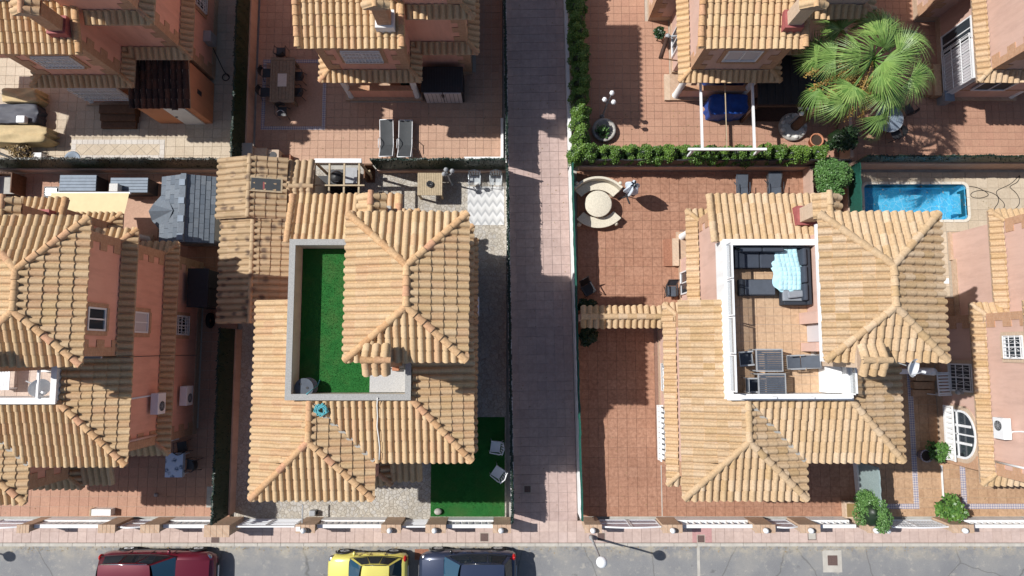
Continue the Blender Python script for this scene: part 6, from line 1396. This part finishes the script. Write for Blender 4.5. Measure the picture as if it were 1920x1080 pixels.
for k,(px,py,rz,lb) in enumerate(((1705,205,-60,'dark chair right of the round glass table'),(1682,250,20,'dark chair in front of the round glass table'),(1632,232,-120,'dark chair left of the round glass table'))):
    x, y = at(px,py,0.5); wire_chair(lb, x, y, R(rz+90), 'dark chairs around the glass table')
t = thing('stone_steps', 'long sandy steps beside the big barred window, top right', 'steps', (0,0,0))
for i in range(3): p, q = at(1724+i*13,120,0.15+i*0.16), at(1740+i*13,178,0.15+i*0.16); MB().box(p[0],19.5,q[1]-i*0.01,p[1],0,0.15+i*0.16).build('step', M['tile_ochre'], t)
x, y = at(1780,180,0.6); t = thing('utility_box', 'grey utility box at the foot of the white column', 'box', (x,y,0)); MB().box(-0.2,0.2,-0.22,0.22,0,0.6).build('casing', M['grey_metal'], t, bevel=0.02); MB().box(-0.22,0.22,-0.24,0.24,0.6,0.63).build('lid', M['lid_blue'], t)
do = HOUSES['D']
window(do,'x',XN0,4.15,0.45,2.0,1.9,-1,surround=None,grille='bars',mull=2,glass='pale_blind'); window(do,'y',YB,-6.2,1.2,1.5,1.1,1,glass='sling_grey',surround=None,name='vent_window')
MB().box(XN0+0.3,XN1-0.3,YB-0.21,YB-0.04,1.05,2.75).build('porch_infill', M['stucco_salmon'], do)
# ------------------------------------------------------------------ brown garden
def curved(name, label, cat, cx, cy, r0, r1, a0, a1, z0, z1, m, par=None):
    n = 16; mb = MB(); vs = []
    for i in range(n+1):
        a = a0+(a1-a0)*i/n; c, s = math.cos(a), math.sin(a); vs += [(cx+r0*c,cy+r0*s,z0),(cx+r1*c,cy+r1*s,z0),(cx+r1*c,cy+r1*s,z1),(cx+r0*c,cy+r0*s,z1)]
    fs = [(0,1,2,3),tuple(4*n+k for k in (3,2,1,0))]
    for i in range(n):
        b = 4*i
        for k in range(4): fs.append((b+k,b+4+k,b+4+(k+1)%4,b+(k+1)%4))
    mb.add(vs, fs); return mb.build(name, M[m], par, bevel=0.02)
plain('bench_stone', (0.60,0.55,0.44), 0.22, 26, 0.85, 0.2, 60)
x, y = at(1122,382,0.74); t = thing('stone_table', 'round pale stone garden table between curved benches', 'table', (x,y,0)); MB().lathe([(0,0.66),(0.56,0.66),(0.6,0.69),(0.6,0.73),(0.56,0.75),(0,0.75)],0,0,36).build('top', M['bench_stone'], t); MB().lathe([(0,0),(0.3,0),(0.28,0.1),(0.14,0.2),(0.12,0.5),(0.24,0.66)],0,0,14).build('pedestal', M['bench_stone'], t)
tx_, ty_ = x, y
t = thing('stone_bench', 'curved pale stone bench with carved back above the round table', 'bench', (0,0,0)); curved('seat','','',tx_,ty_-0.25,0.95,1.35,R(42),R(138),0.36,0.45,'bench_stone',t); curved('backrest','','',tx_,ty_-0.25,1.36,1.47,R(42),R(138),0.36,0.85,'bench_stone',t)
for a in (50,130): MB().obox((tx_+1.18*math.cos(R(a)),ty_-0.25+1.18*math.sin(R(a)),0.18),(0.4,0.14,0.36),R(a)).build('leg', M['bench_stone'], t); MB().sphere((tx_+1.5*math.cos(R(a)),ty_-0.25+1.5*math.sin(R(a)),0.86),0.09,8,6).build('finial', M['bench_stone'], t)
t = thing('stone_bench', 'curved backless stone bench below the round table', 'bench', (0,0,0)); curved('seat','','',tx_+0.03,ty_+0.35,0.92,1.38,R(225),R(318),0.36,0.45,'bench_stone',t)
for a in (236,306): MB().obox((tx_+1.15*math.cos(R(a)),ty_+0.35+1.15*math.sin(R(a)),0.18),(0.42,0.16,0.36),R(a)).build('leg', M['bench_stone'], t); MB().sphere((tx_+1.44*math.cos(R(a)),ty_+0.35+1.44*math.sin(R(a)),0.25),0.1,8,6,(1,1,1.6)).build('foot', M['bench_stone'], t)
# folded parasol on a cross stand
x, y = at(1174,368,0.0); t = thing('folded_parasol', 'folded pale blue parasol on a cross foot beside the stone bench', 'parasol', (x,y,0))
for a in (20,110): MB().obox((0,0,0.04),(0.75,0.05,0.05),R(a)).build('foot_bar', M['dark_metal'], t)
MB().tube([(0,0,0.04),(0.0,0.0,2.15)],0.022,8).build('pole', M['grey_metal'], t); rd = random.Random(3)
def par(u, v):
    a = u*6.283; r = (0.04+0.22*math.sin(math.pi*(0.15+0.8*v)))*(1+0.35*math.sin(6*a)+0.1*math.sin(13*a+v*4)); return (0.0+r*math.cos(a), r*math.sin(a), 2.1-1.45*v)
MB().grid(par, 60, 10).build('canopy', M['cloth_white_blue'], t)
x, y = at(1391,352,0.3); sun_lounger('narrow dark blue sun lounger above the brown roof edge', x, y-0.2, R(0), 'sling_dark', 'sling_dark', 0.15, 1.6, 0.5); x, y = at(1451,350,0.3); sun_lounger('wider dark blue sun lounger near the round green bush', x, y-0.25, R(0), 'sling_dark', 'dark_metal', 0.3, 1.8, 0.62)
x, y = at(1259,546,0.5); folding_chair('dark padded folding chair on the brown tiles by the tiled wall', x, y, 0.02, R(0), 'sling_dark', 'dark_metal', 0.35)
x, y = at(1103,543,0.5); folding_chair('dark folding chair in the shade of the walkway wall', x, y, 0.02, R(30), 'black_plastic', 'dark_metal', 0.4)
p, q = at(1245,448,0.15), at(1275,499,0.15); t = thing('brick_steps', 'low brick step under the white garden door', 'steps', (0,0,0)); MB().box(p[0],p[0]+0.35,q[1],p[1],0,0.15).build('step', M['tile_red'], t); MB().box(p[0]+0.352,7.44,q[1],p[1],0,0.3).build('step', M['pale_brick'], t)
x, y = at(1507,320); tag(MB().box(x-0.06,x+0.06,5.2,y,0,0.75).build('low_wall', M['garden_wall_pink']), 'low pink wall between the dark loungers and the green bush', 'wall')
x, y = at(1240,900); MB().box(x-0.02,x+0.02,-7.18,at(1240,872)[1],0.0,0.024).build('drain_line', M['kerb_concrete'], bpy.data.objects['garden_paving.001'])
# rose bed in the front corner
p, q = at(1577,938), at(1604,968); t = thing('flower_bed', 'raised stone bed under the climbing bush', 'planter', (0,0,0)); MB().box(p[0],q[0],q[1],p[1],0,0.35).build('bed_wall', M['pale_brick'], t); MB().box(p[0]+0.06,q[0]-0.06,q[1]+0.06,p[1]-0.06,0.35,0.37).build('soil', M['leaf_dead'], t)
# ------------------------------------------------------------------ pool
t = struct('pool', MB(), M['pool_liner_caustics']); bpy.data.objects.remove(t)
plain('coping_pale', (0.66,0.61,0.52), 0.1, 6, 0.8)
pb = MB(); d_ = 1.0
def ring4(z): return [(px0,py0,z),(px1,py0,z),(px1,py1,z),(px0,py1,z)]
def rrect(x0,x1,y0,y1,r,n=6):
    out = []
    for cx_,cy_,a0 in ((x1-r,y1-r,0),(x0+r,y1-r,90),(x0+r,y0+r,180),(x1-r,y0+r,270)):
        out += [(cx_+r*math.cos(R(a0+90*k/n)), cy_+r*math.sin(R(a0+90*k/n))) for k in range(n+1)]
    return out
RP = rrect(px0,px1,py0,py1,0.2); RO = rrect(px0-0.12,px1+0.12,py0-0.12,py1+0.12,0.3); nr_ = len(RP)
pb.add([(p[0],p[1],0.03) for p in RP]+[(p[0],p[1],-d_) for p in RP],[(i,nr_+i,nr_+(i+1)%nr_,(i+1)%nr_) for i in range(nr_)]+[tuple(range(nr_,2*nr_))])
for i in range(3): pb.box(px1-0.3*(3-i),px1-0.3*(2-i)-0.001,py0+0.35 if i == 2 else py0+0.01,py1-0.35 if i == 2 else py1-0.01,-d_+0.01,-0.95+0.28*i)
pool = struct('pool', pb, M['pool_liner_caustics'])
MB().prism(RP,-0.14,-0.09).build('water', M['pool_water'], pool)
cop = MB(); w_ = 0.2
for i in range(nr_):
    j = (i+1) % nr_; n_ = 1 if math.hypot(RP[j][0]-RP[i][0],RP[j][1]-RP[i][1]) < 0.2 else max(2,round(math.hypot(RP[j][0]-RP[i][0],RP[j][1]-RP[i][1])/0.45))
    for k in range(n_):
        f0, f1 = k/n_+(0.006 if n_ > 1 else 0), (k+1)/n_-(0.006 if n_ > 1 else 0); L4 = lambda P,f: (P[i][0]+(P[j][0]-P[i][0])*f, P[i][1]+(P[j][1]-P[i][1])*f)
        MB().prism([L4(RP,f0),L4(RO,f0),L4(RO,f1),L4(RP,f1)],-0.05,0.055).build('coping_stone', M['white_gravel' if False else 'coping_pale'], pool)
bpy.data.objects['ground'].data  # the basin stands in a pit of the ground sheet
pts = [(1810,349),(1830,351),(1845,358),(1855,366),(1840,372),(1822,371),(1818,364),(1828,358),(1845,357),(1870,366),(1872,380),(1862,392),(1866,402),(1880,394),(1884,382),(1870,370),(1866,358),(1880,352),(1895,345),(1908,332),(1912,328),(1908,342),(1894,348),(1892,352),(1905,362),(1912,376),(1908,388),(1895,396)]
for _ in range(2):
    q_ = [pts[0]]
    for i in range(len(pts)-1):
        a_, b_ = pts[i], pts[i+1]; q_ += [(a_[0]*0.75+b_[0]*0.25,a_[1]*0.75+b_[1]*0.25),(a_[0]*0.25+b_[0]*0.75,a_[1]*0.25+b_[1]*0.75)]
    pts = q_+[pts[-1]]
tag(MB().tube([(*at(a,b),0.03) for a,b in pts],0.014,5).build('garden_hose', M['black_cable']), 'thin dark hose looping over the pool deck', 'hose')
x, y = at(1774,527); tag(MB().box(x-0.1,x+0.1,y-0.12,y+0.12,0.021,0.05).build('skimmer_lid', M['white_plastic']), 'small white skimmer lid on the deck beside the tiled roof', 'lid')
# front patio of the right-edge house: patterned border
par = bpy.data.objects['garden_paving.006']
def strip(x0, x1, y0, y1, n, horiz):
    for i in range(n):
        if horiz: X = x0+(x1-x0)*i/n; inlay(X,x0+(x1-x0)*(i+1)/n,y0,y1,'mosaic_blue',par,'border_tile',0.026)
        else: Y = y0+(y1-y0)*i/n; inlay(x0,x1,Y,y0+(y1-y0)*(i+1)/n,'mosaic_blue',par,'border_tile',0.026)
a = at(1718,948)[0]; b = at(1808,948)[0]; yb_ = at(1720,954)[1]; yb2 = at(1720,944)[1]
strip(a-0.12,a+0.12,yb2,1.2,30,False); strip(15.4,a+0.12,yb_,yb2,9,True); strip(b-0.12,b+0.12,yb2,-4.2,8,False); strip(b-0.12,23.5,yb_,yb2,20,True)
x = at(1765,900)[0]; MB().box(x-0.02,x+0.02,at(1765,960)[1],at(1765,872)[1],0.0,0.1).build('edging', M['white_paint'], par)
# ------------------------------------------------------------------ plants
def foliage_blob(cx, cy, cz, rx, ry, rz_, n, size, rnd, lumps=14):
    """points through a lumpy crown"""
    L = []
    for _ in range(lumps):
        a = rnd.uniform(0,6.283); e = math.asin(rnd.uniform(-0.3,1)); k = rnd.uniform(0.45,0.78)
        L.append((rx*k*math.cos(a)*math.cos(e), ry*k*math.sin(a)*math.cos(e), rz_*k*math.sin(e), rnd.uniform(0.28,0.46)))
    pts = []
    for _ in range(n):
        l = rnd.choice(L); v = Vector((rnd.gauss(0,1),rnd.gauss(0,1),rnd.gauss(0.25,1))).normalized(); r = l[3]*rnd.uniform(0.75,1.08)
        pts.append((cx+l[0]+v.x*r*rx, cy+l[1]+v.y*r*ry, max(0.03, cz+l[2]+v.z*r*rz_)))
    return pts
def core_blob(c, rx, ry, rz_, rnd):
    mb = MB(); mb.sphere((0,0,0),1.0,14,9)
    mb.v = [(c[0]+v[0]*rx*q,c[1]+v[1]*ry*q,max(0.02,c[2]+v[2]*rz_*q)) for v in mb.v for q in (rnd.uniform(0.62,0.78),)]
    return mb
SHRUBS = {}
def shrub(name, label, x, y, rx, ry, h, leafm, n=1500, size=0.07, seed=1, cat='shrub', group=None, low=0.25, corem='core_dark', key=None):
    t = thing(name, label, cat, (x,y,0), group=group); rnd = random.Random(seed)
    k = key
    if k and k in SHRUBS: cm, fm = SHRUBS[k]
    else:
        cz = low*h+(h*(1-low))/2; r2 = h*(1-low)/2
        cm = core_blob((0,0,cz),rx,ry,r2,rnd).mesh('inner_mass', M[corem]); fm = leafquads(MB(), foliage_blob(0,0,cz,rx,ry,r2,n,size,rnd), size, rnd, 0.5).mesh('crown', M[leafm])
        if k: SHRUBS[k] = (cm, fm)
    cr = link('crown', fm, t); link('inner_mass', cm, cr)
    MB().tube([(0,0,0),(0.02,0.01,h*0.5)],0.03,6).build('stem', M['stem'], t)
    return t
rnd = random.Random(21)
ORD = ['first','second','third','fourth','fifth','sixth','seventh','eighth','ninth','tenth','eleventh','twelfth','thirteenth','fourteenth','fifteenth','sixteenth','seventeenth','eighteenth','nineteenth']
grp = 'clipped cypress hedge plants'
for i in range(19):                      # row along the back of the pergola patio
    px = 1082+i*25.5; x, y = at(px,284,1.7); k = rnd.randrange(4)
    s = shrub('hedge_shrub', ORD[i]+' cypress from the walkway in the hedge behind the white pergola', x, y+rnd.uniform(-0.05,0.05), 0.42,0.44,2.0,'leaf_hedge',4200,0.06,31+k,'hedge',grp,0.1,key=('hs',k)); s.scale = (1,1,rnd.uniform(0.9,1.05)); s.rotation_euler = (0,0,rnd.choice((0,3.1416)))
for i in range(15):                      # row along the walkway
    y = 8.75+i*0.58; x = lerp2(PR0,PR1,y)[0]+0.42; k = rnd.randrange(4)
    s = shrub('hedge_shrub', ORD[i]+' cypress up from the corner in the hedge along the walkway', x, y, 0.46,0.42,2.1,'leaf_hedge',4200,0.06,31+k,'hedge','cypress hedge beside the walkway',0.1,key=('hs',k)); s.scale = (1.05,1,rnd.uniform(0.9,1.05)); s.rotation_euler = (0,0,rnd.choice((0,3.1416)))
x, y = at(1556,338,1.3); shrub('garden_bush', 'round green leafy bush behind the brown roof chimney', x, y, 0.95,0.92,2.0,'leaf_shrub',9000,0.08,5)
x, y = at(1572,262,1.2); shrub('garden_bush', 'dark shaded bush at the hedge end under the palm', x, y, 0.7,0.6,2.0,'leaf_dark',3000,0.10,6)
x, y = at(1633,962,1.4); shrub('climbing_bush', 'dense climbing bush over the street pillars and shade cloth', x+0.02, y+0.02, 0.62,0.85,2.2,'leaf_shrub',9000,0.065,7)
x, y = at(1783,952,1.0); shrub('flowering_shrub', 'spreading bright green shrub at the scrollwork gate pillar', x-0.05, y, 0.6,0.55,1.4,'leaf_bright',1500,0.13,8,low=0.35)
x, y = at(1766,846,0.9); shrub('potted_shrub', 'sprawling green plant below the arched window', x, y, 0.5,0.42,1.1,'leaf_bright',1100,0.11,9)
x, y = at(1106,630,0.9); shrub('garden_bush', 'small dark bush under the tile-capped wall', x, y, 0.5,0.45,1.2,'leaf_dark',2200,0.08,10)
x, y = at(1100,572,0.9); shrub('garden_bush', 'dark bush above the tile-capped wall by the walkway', x, y, 0.4,0.3,1.1,'leaf_dark',1500,0.08,11)
x, y = at(1246,45,1.6); shrub('potted_plant', 'spiky dark plant at the salmon house corner, top right', x, y, 0.25,0.25,1.0,'leaf_dark',500,0.12,12)
x, y = at(1131,244,0.6); shrub('succulent_clump', 'small succulents in the round stone planter', x, y, 0.3,0.28,0.6,'leaf_shrub',260,0.09,13)
x, y = at(762,162,0.8); shrub('potted_plant', 'dark potted plant inside the top middle porch', x, y+0.25, 0.3,0.25,1.2,'leaf_dark',500,0.12,14)
x, y = at(40,288,0.5); shrub('dry_bush', 'dry brown bush beside the white planter at left', x, y+0.1, 0.6,0.4,0.7,'leaf_dead',600,0.09,15,corem='soil')
# fan palm
bx, by = at(1487,240); CZ = 6.3; cx, cy = at(1636,112,CZ)
palm = thing('fan_palm', 'tall fan palm with hanging fruit over the right-hand gardens', 'palm tree', (bx,by,0)); ox, oy = cx-bx, cy-by
tr = MB(); prof = []
for i in range(26):
    k = i/25; prof.append((ox*k, oy*k, 0.15+(CZ-0.35)*k))
vs = []; nseg = 12
tr.tube(prof,0.21,nseg,0.17); rd = random.Random(2); tr.v = [(v[0]+rd.uniform(-0.015,0.015),v[1]+rd.uniform(-0.015,0.015),v[2]) for v in tr.v]; tr.build('trunk', M['trunk_bark'], palm)
def fan(seed, blades=44, R_=1.02, spread=1.7, droop=0.5):
    rd = random.Random(seed); mb = MB()
    for b in range(blades):
        a = (b/(blades-1)-0.5)*2*spread; L = R_*(0.80+0.20*math.cos(a*0.55))*rd.uniform(0.93,1.05); w_ = R_*spread*1.25/blades; dx, dy = math.cos(a), math.sin(a); sx, sy = -dy, dx; prev = None; dr = droop*rd.uniform(0.75,1.35); a2 = a+rd.uniform(-0.05,0.05)
        for s in range(6):
            k = s/5; r = L*k; wd = w_*(0.2+1.3*k if k < 0.5 else 0.85*((1-k)/0.5)**1.4+0.04); aa = a+(a2-a)*k; dx, dy = math.cos(aa), math.sin(aa); sx, sy = -dy, dx; z = -dr*(k**2.4)*R_*0.75+0.10*k*math.cos(a)+0.05*math.sin(a)**2*k; tw = 0.0
            row = ((dx*r+sx*wd/2+tw, dy*r+sy*wd/2, z),(dx*r, dy*r, z+wd*0.42),(dx*r-sx*wd/2+tw, dy*r-sy*wd/2, z))
            if prev is not None:
                q = len(mb.v); mb.v += list(prev)+list(row); mb.f += [(q,q+1,q+4,q+3),(q+1,q+2,q+5,q+4)]; mb.sm += [False,False]
            prev = row
    return mb
FANS = [fan(k, droop=0.45+0.3*(k%3)).mesh('frond', M['leaf_palm']) for k in range(5)]; DEADF = [fan(40+k, 24, 0.85, 1.6, 1.0).mesh('dead_frond', M['leaf_dead']) for k in range(2)]
rd = random.Random(5)
def frond(az, el, ln, k, dead=False, roll=0.0):
    c = Vector((ox,oy,CZ)); d = Vector((math.cos(az)*math.cos(el), math.sin(az)*math.cos(el), math.sin(el))); tip = c+d*ln+Vector((0,0,-0.10*ln*ln))
    mid = c+d*ln*0.55; pm = MB().tube([c,mid,tip],0.028,6,0.016)
    d2 = (tip-mid).normalized(); el2 = math.asin(max(-1,min(1,d2.z)))
    F = Matrix.Translation(tip) @ Matrix.Rotation(az,4,'Z') @ Matrix.Rotation(-el2*0.85,4,'Y') @ Matrix.Rotation(roll,4,'X')
    o = link('dead_frond' if dead else 'frond', (DEADF if dead else FANS)[k % (2 if dead else 5)], palm, F)
    st_ = pm.mesh('petiole', M['leaf_dead' if dead else 'leaf_bright']); link('petiole', st_, palm)
for ring,(n,el0,l0,l1) in enumerate(((9,-0.10,1.5,1.95),(7,0.22,1.2,1.6),(4,0.6,0.75,1.0),(3,1.05,0.35,0.55))):
    for i in range(n):
        az = 6.283*(i+0.5*(ring % 2))/n+rd.uniform(-0.16,0.16); frond(az, el0+rd.uniform(-0.12,0.12), rd.uniform(l0,l1), rd.randrange(5), roll=rd.uniform(-0.8,0.8))
for i in range(9): frond(R(150)+i*R(20), -0.75+rd.uniform(-0.15,0.15), rd.uniform(0.7,1.0), i, True, rd.uniform(-0.5,0.5))
for i in range(6):                      # fruit stalks towards the lower left
    az = R(185+i*17); c = Vector((ox,oy,CZ)); L = rd.uniform(1.5,2.1); pts = [c+Vector((math.cos(az)*L*k,math.sin(az)*L*k,0.25*k-1.1*k*k)) for k in (0,0.2,0.4,0.6,0.8,1.0)]
    MB().tube(pts,0.018,5,0.008).build('fruit_stalk', M['palm_fruit'], palm); fp = []
    for _ in range(420):
        k = rd.uniform(0.3,1.0); p = c+Vector((math.cos(az)*L*k,math.sin(az)*L*k,0.25*k-1.1*k*k)); fp.append((p.x+rd.gauss(0,0.07),p.y+rd.gauss(0,0.07),p.z-abs(rd.gauss(0,0.12))))
    stuff(leafquads(MB(), fp, 0.06, rd, 0.6).build('fruit_cluster', M['palm_fruit'], palm))
# ------------------------------------------------------------------ parked cars
def car(label, x0, x1, yn, width, paintm, facing, hgt=1.5, kind='hatch'):
    """x0 rear/left end, x1 right end in metres; yn is the kerb side of the body; facing +1 drives to the right"""
    L = x1-x0; t = thing('parked_car', label, 'car', ((x0+x1)/2, yn-width/2, -0.1), 0 if facing > 0 else math.pi, 'cars parked along the kerb'); hl, hw = L/2, width/2
    P = M[paintm]
    # stations along the car, front at +x: (x, half width, sill, belt/bonnet height)
    S = [(-1.0,0.70,0.42,0.72),(-0.985,0.86,0.30,0.92),(-0.93,0.95,0.24,0.98),(-0.8,0.99,0.22,1.0),(-0.55,1.0,0.2,0.985),(-0.25,1.0,0.2,0.97),(0.05,1.0,0.2,0.955),(0.3,0.995,0.2,0.95),(0.40,0.99,0.2,0.95),(0.55,0.98,0.21,0.93),(0.72,0.955,0.22,0.88),(0.86,0.90,0.24,0.80),(0.95,0.80,0.28,0.70),(0.99,0.66,0.34,0.60),(1.0,0.5,0.40,0.52)]
    sc = hgt/1.5; nr = 20
    def ring(s):
        x, w_, z0, z1 = s[0]*hl, s[1]*hw, s[2]*sc, s[3]*sc; pts = []
        for i in range(nr):
            a = 2*math.pi*i/nr; c, q = math.cos(a), math.sin(a); e = 0.42
            yy = math.copysign(abs(c)**e, c)*w_; zz = (z0+z1)/2+math.copysign(abs(q)**0.5, q)*(z1-z0)/2
            yy *= 1.0-0.05*max(0,(zz-(z0+z1)/2)/(z1-z0)*2)
            pts.append((x,yy,zz+0.025*(1-(yy/w_)**2 if zz > (z0+z1)/2 else 0)))
        return pts
    mb = MB(); vs = []; 
    for s in S: vs += ring(s)
    fs = [(k*nr+i,(k+1)*nr+i,(k+1)*nr+(i+1)%nr,k*nr+(i+1)%nr) for k in range(len(S)-1) for i in range(nr)]
    fs += [tuple(range(nr)), tuple((len(S)-1)*nr+i for i in range(nr))[::-1]]
    mb.add(vs, fs, True); body = mb.build('body', P, t)
    # cabin: roof outline and belt outline
    if kind == 'suv': bx0, bx1, rx0, rx1 = -0.93, 0.36, -0.84, 0.06
    elif kind == 'mpv': bx0, bx1, rx0, rx1 = -0.90, 0.45, -0.76, 0.12
    else: bx0, bx1, rx0, rx1 = -0.88, 0.40, -0.62, 0.06
    zb, zr = 0.95*sc, hgt; bw, rw = 0.93*hw, 0.72*hw
    def outline(a, b, wd, z, n=9):
        pts = []
        for i in range(n+1):
            k = i/n; x = (a+(b-a)*k)*hl; taper = 1-0.10*abs(2*k-1)**3; pts.append((x, wd*taper, z))
        return pts
    n = 9; B = outline(bx0,bx1,bw,zb,n); T_ = outline(rx0,rx1,rw,zr-0.04,n)
    rp = MB()
    rp.grid(lambda u,v: ((rx0+(rx1-rx0)*u)*hl-(0.03*hl*(2*v-1)**2 if u > 0.9 else 0), (2*v-1)*rw*(1-0.10*abs(2*u-1)**3), zr-0.04+0.05*(1-(2*v-1)**2)*(1-0.5*(2*u-1)**4)), 12, 10); rp.build('roof', P, t)
    for s in (-1,1):
        sg = MB(); sg.add([(p[0],s*p[1],p[2]) for p in B]+[(p[0],s*p[1],p[2]) for p in T_],[((i,i+1,n+2+i,n+1+i) if s < 0 else (i+1,i,n+1+i,n+2+i)) for i in range(n)], True); sg.build('side_shell', P, t)
        for (k0,k1) in ((0.06,0.36),(0.372,0.665),(0.677,0.95)):
            wn = MB(); q = []
            for kk, zz in ((k0,0.05),(k1,0.05),(k1-0.005,0.9),(k0+0.015,0.9)):
                i = kk*n; j = min(n-1,int(i)); f = i-j; b_ = [B[j][c]+(B[j+1][c]-B[j][c])*f for c in range(3)]; t_ = [T_[j][c]+(T_[j+1][c]-T_[j][c])*f for c in range(3)]
                p = [b_[c]+(t_[c]-b_[c])*zz for c in range(3)]; q.append((p[0],s*(p[1]+0.012),p[2]+0.01))
            wn.add(q,[(0,1,2,3) if s < 0 else (3,2,1,0)]); wn.build('side_window', M['car_glass'], t)
        MB().tube([(rx0*hl+0.1,s*(rw-0.02),zr-0.01),(rx1*hl-0.15,s*(rw-0.02),zr-0.01)],0.02,6).build('roof_rail', M['paint_dark' if kind != 'suv' else 'chrome'], t)
        mr = MB(); mr.sphere((bx1*hl*0.72,s*(hw+0.08),zb+0.08),0.1,10,7,(0.7,1.1,0.75)); mr.build('mirror', P if kind != 'mpv' else M['paint_dark'], t)
        hd = MB(); hd.sphere((hl*0.875,s*hw*0.66,0.645*sc),0.17,10,7,(1.0,1.2,0.5)); hd.build('headlight', M['chrome'], t)
        tl_ = MB(); tl_.sphere((-hl*0.955,s*hw*0.80,0.84*sc),0.15,10,7,(0.55,0.9,1.2)); tl_.build('tail_light', M['tail_red'], t)
        for k in (0.05,-0.38): MB().obox((k*hl,s*(hw+0.004),0.82*sc),(0.17,0.03,0.03)).build('door_handle', P, t)
        for k in (0.62,-0.62):
            W_ = link('wheel', MB().cyl(0,0,-0.11,0.11,0.30,22).mesh('wheel', M['tyre']), t, Matrix.Translation((k*hl,s*(hw-0.10),0.31)) @ Matrix.Rotation(R(90),4,'X'))
            rm = MB(); rm.cyl(0,0,-0.115,0.115,0.19,18)
            for a in range(6): rm.obox((0.1*math.cos(a*1.047),0.1*math.sin(a*1.047),0),(0.2,0.05,0.25),a*1.047)
            rm.build('rim', M['rim'], W_)
            ac = MB(); ac.tube([(k*hl+0.36*math.cos(a*0.314),s*(hw-0.01),0.31+0.36*math.sin(a*0.314)) for a in range(11)],0.035,6); ac.build('wheel_arch', M['black_plastic'], t)
    def glass(a, b, wa, wb, za, zb_, nm, m, inset=0.06):
        mb = MB(); mb.grid(lambda u,v: ((a+(b-a)*u)*hl+ (0.05*hl*(1-(2*v-1)**2) if a > 0 else -0.03*hl*(1-(2*v-1)**2)), (2*v-1)*(wa+(wb-wa)*u)*(1-inset), za+(zb_-za)*u+0.012), 8, 10); return mb.build(nm, M[m], t)
    glass(bx1,rx1,bw*0.9,rw*0.9,zb,zr-0.035,'windscreen','windscreen_glass',0.0); glass(bx0,rx0,bw*0.9,rw*0.9,zb,zr-0.035,'rear_window','car_glass',0.0)
    MB().box(hl*0.93,hl*1.005,-hw*0.42,hw*0.42,0.34*sc,0.55*sc).build('grille', M['black_plastic'], t, bevel=0.02)
    MB().box(-hl*1.005,-hl*0.95,-hw*0.75,hw*0.75,0.28*sc,0.44*sc).build('rear_bumper', M['black_plastic'], t, bevel=0.03)
    MB().box(-hl*1.012,-hl*0.99,-0.26,0.26,0.50*sc,0.61*sc).build('number_plate', M['white_plastic'], t); MB().box(hl*0.99,hl*1.012,-0.26,0.26,0.36*sc,0.46*sc).build('number_plate', M['white_plastic'], t)
    for s in (-1,1):
        for kx in (0.30,-0.08,-0.46): MB().box(kx*hl-0.006,kx*hl+0.006,s*(hw*0.985)-0.012,s*(hw*0.985)+0.016,0.28*sc,0.93*sc).build('door_seam', M['black_plastic'], t)
        MB().tube([(-hl*0.72,s*(hw+0.004),0.5*sc),(hl*0.55,s*(hw+0.004),0.5*sc)],0.025,5).build('side_trim', M['black_plastic'], t)
        MB().tube([(p[0],s*(p[1]+0.014),p[2]+0.012) for p in B],0.014,5).build('belt_trim', M['black_plastic'], t)
    MB().tube([(rx0*hl+0.12,0,zr),(rx0*hl-0.12,0,zr+0.16)],0.008,5).build('antenna', M['black_plastic'], t)
    for k,s in ((0.30,1),(0.30,-1)): MB().tube([((bx1+0.01)*hl,s*0.1,zb+0.02),((bx1-0.08)*hl,s*(0.1+0.5),zb+0.10)],0.012,5).build('wiper', M['black_plastic'], t)
    MB().grid(lambda u,v: (hl*(bx1+0.02+(0.90-bx1)*u), (2*v-1)*hw*0.72*(1-0.12*u), sc*(0.985-0.10*u-0.10*u*u)+0.03*(1-(2*v-1)**2)), 10, 8).build('bonnet', P, t)
    return t
a, b = at(190,1060,0.6)[0], at(404,1060,0.6)[0]; yk = at(300,1031,0.45)[1]
car('dark red car parked at the lower left, nose to the right', a, b, yk, 1.84, 'paint_red', 1, 1.62, 'suv')
a, b = at(613,1060,0.6)[0], at(764,1060,0.6)[0]; car('small yellow car parked in front of the balustrade', a, b, at(690,1036,0.45)[1], 1.62, 'paint_yellow', -1, 1.46, 'hatch')
a, b = at(785,1060,0.6)[0], at(968,1060,0.6)[0]; car('dark blue car parked in front of the turf lawn', a, b, at(870,1031,0.45)[1], 1.8, 'paint_navy', -1, 1.58, 'mpv')

# ------------------------------------------------------------------ litter along the kerb and in the yards
rd = random.Random(77); lt = MB(); pts = []
for _ in range(420):
    x = rd.uniform(-22,22); pts.append((x, -8.47-abs(rd.gauss(0,0.12)), -0.088))
stuff(leafquads(lt, pts, 0.05, rd, 0.08).build('fallen_leaves', M['leaf_dead'], bpy.data.objects['road']))
for nm, (x0,x1,y0,y1), n in (('garden_paving',(-22,-13,-7.1,-5.0),60),('garden_paving.001',(3.2,6.3,-7.0,7.5),110),('garden_paving.002',(-11.5,-0.6,8.5,11.0),70),('garden_paving.003',(3.4,14.5,8.9,11),130),('walkway_paving',(-1.3,1.3,-7.5,16),120),('pool_deck',(16,22,6.2,8),60),('garden_paving.006',(15.2,22,-7,-4.5),70)):
    par = bpy.data.objects[nm]; stuff(leafquads(MB(), [(rd.uniform(x0,x1),rd.uniform(y0,y1),0.03) for _ in range(n)], 0.05, rd, 0.08).build('fallen_leaves', M['leaf_dead'], par))
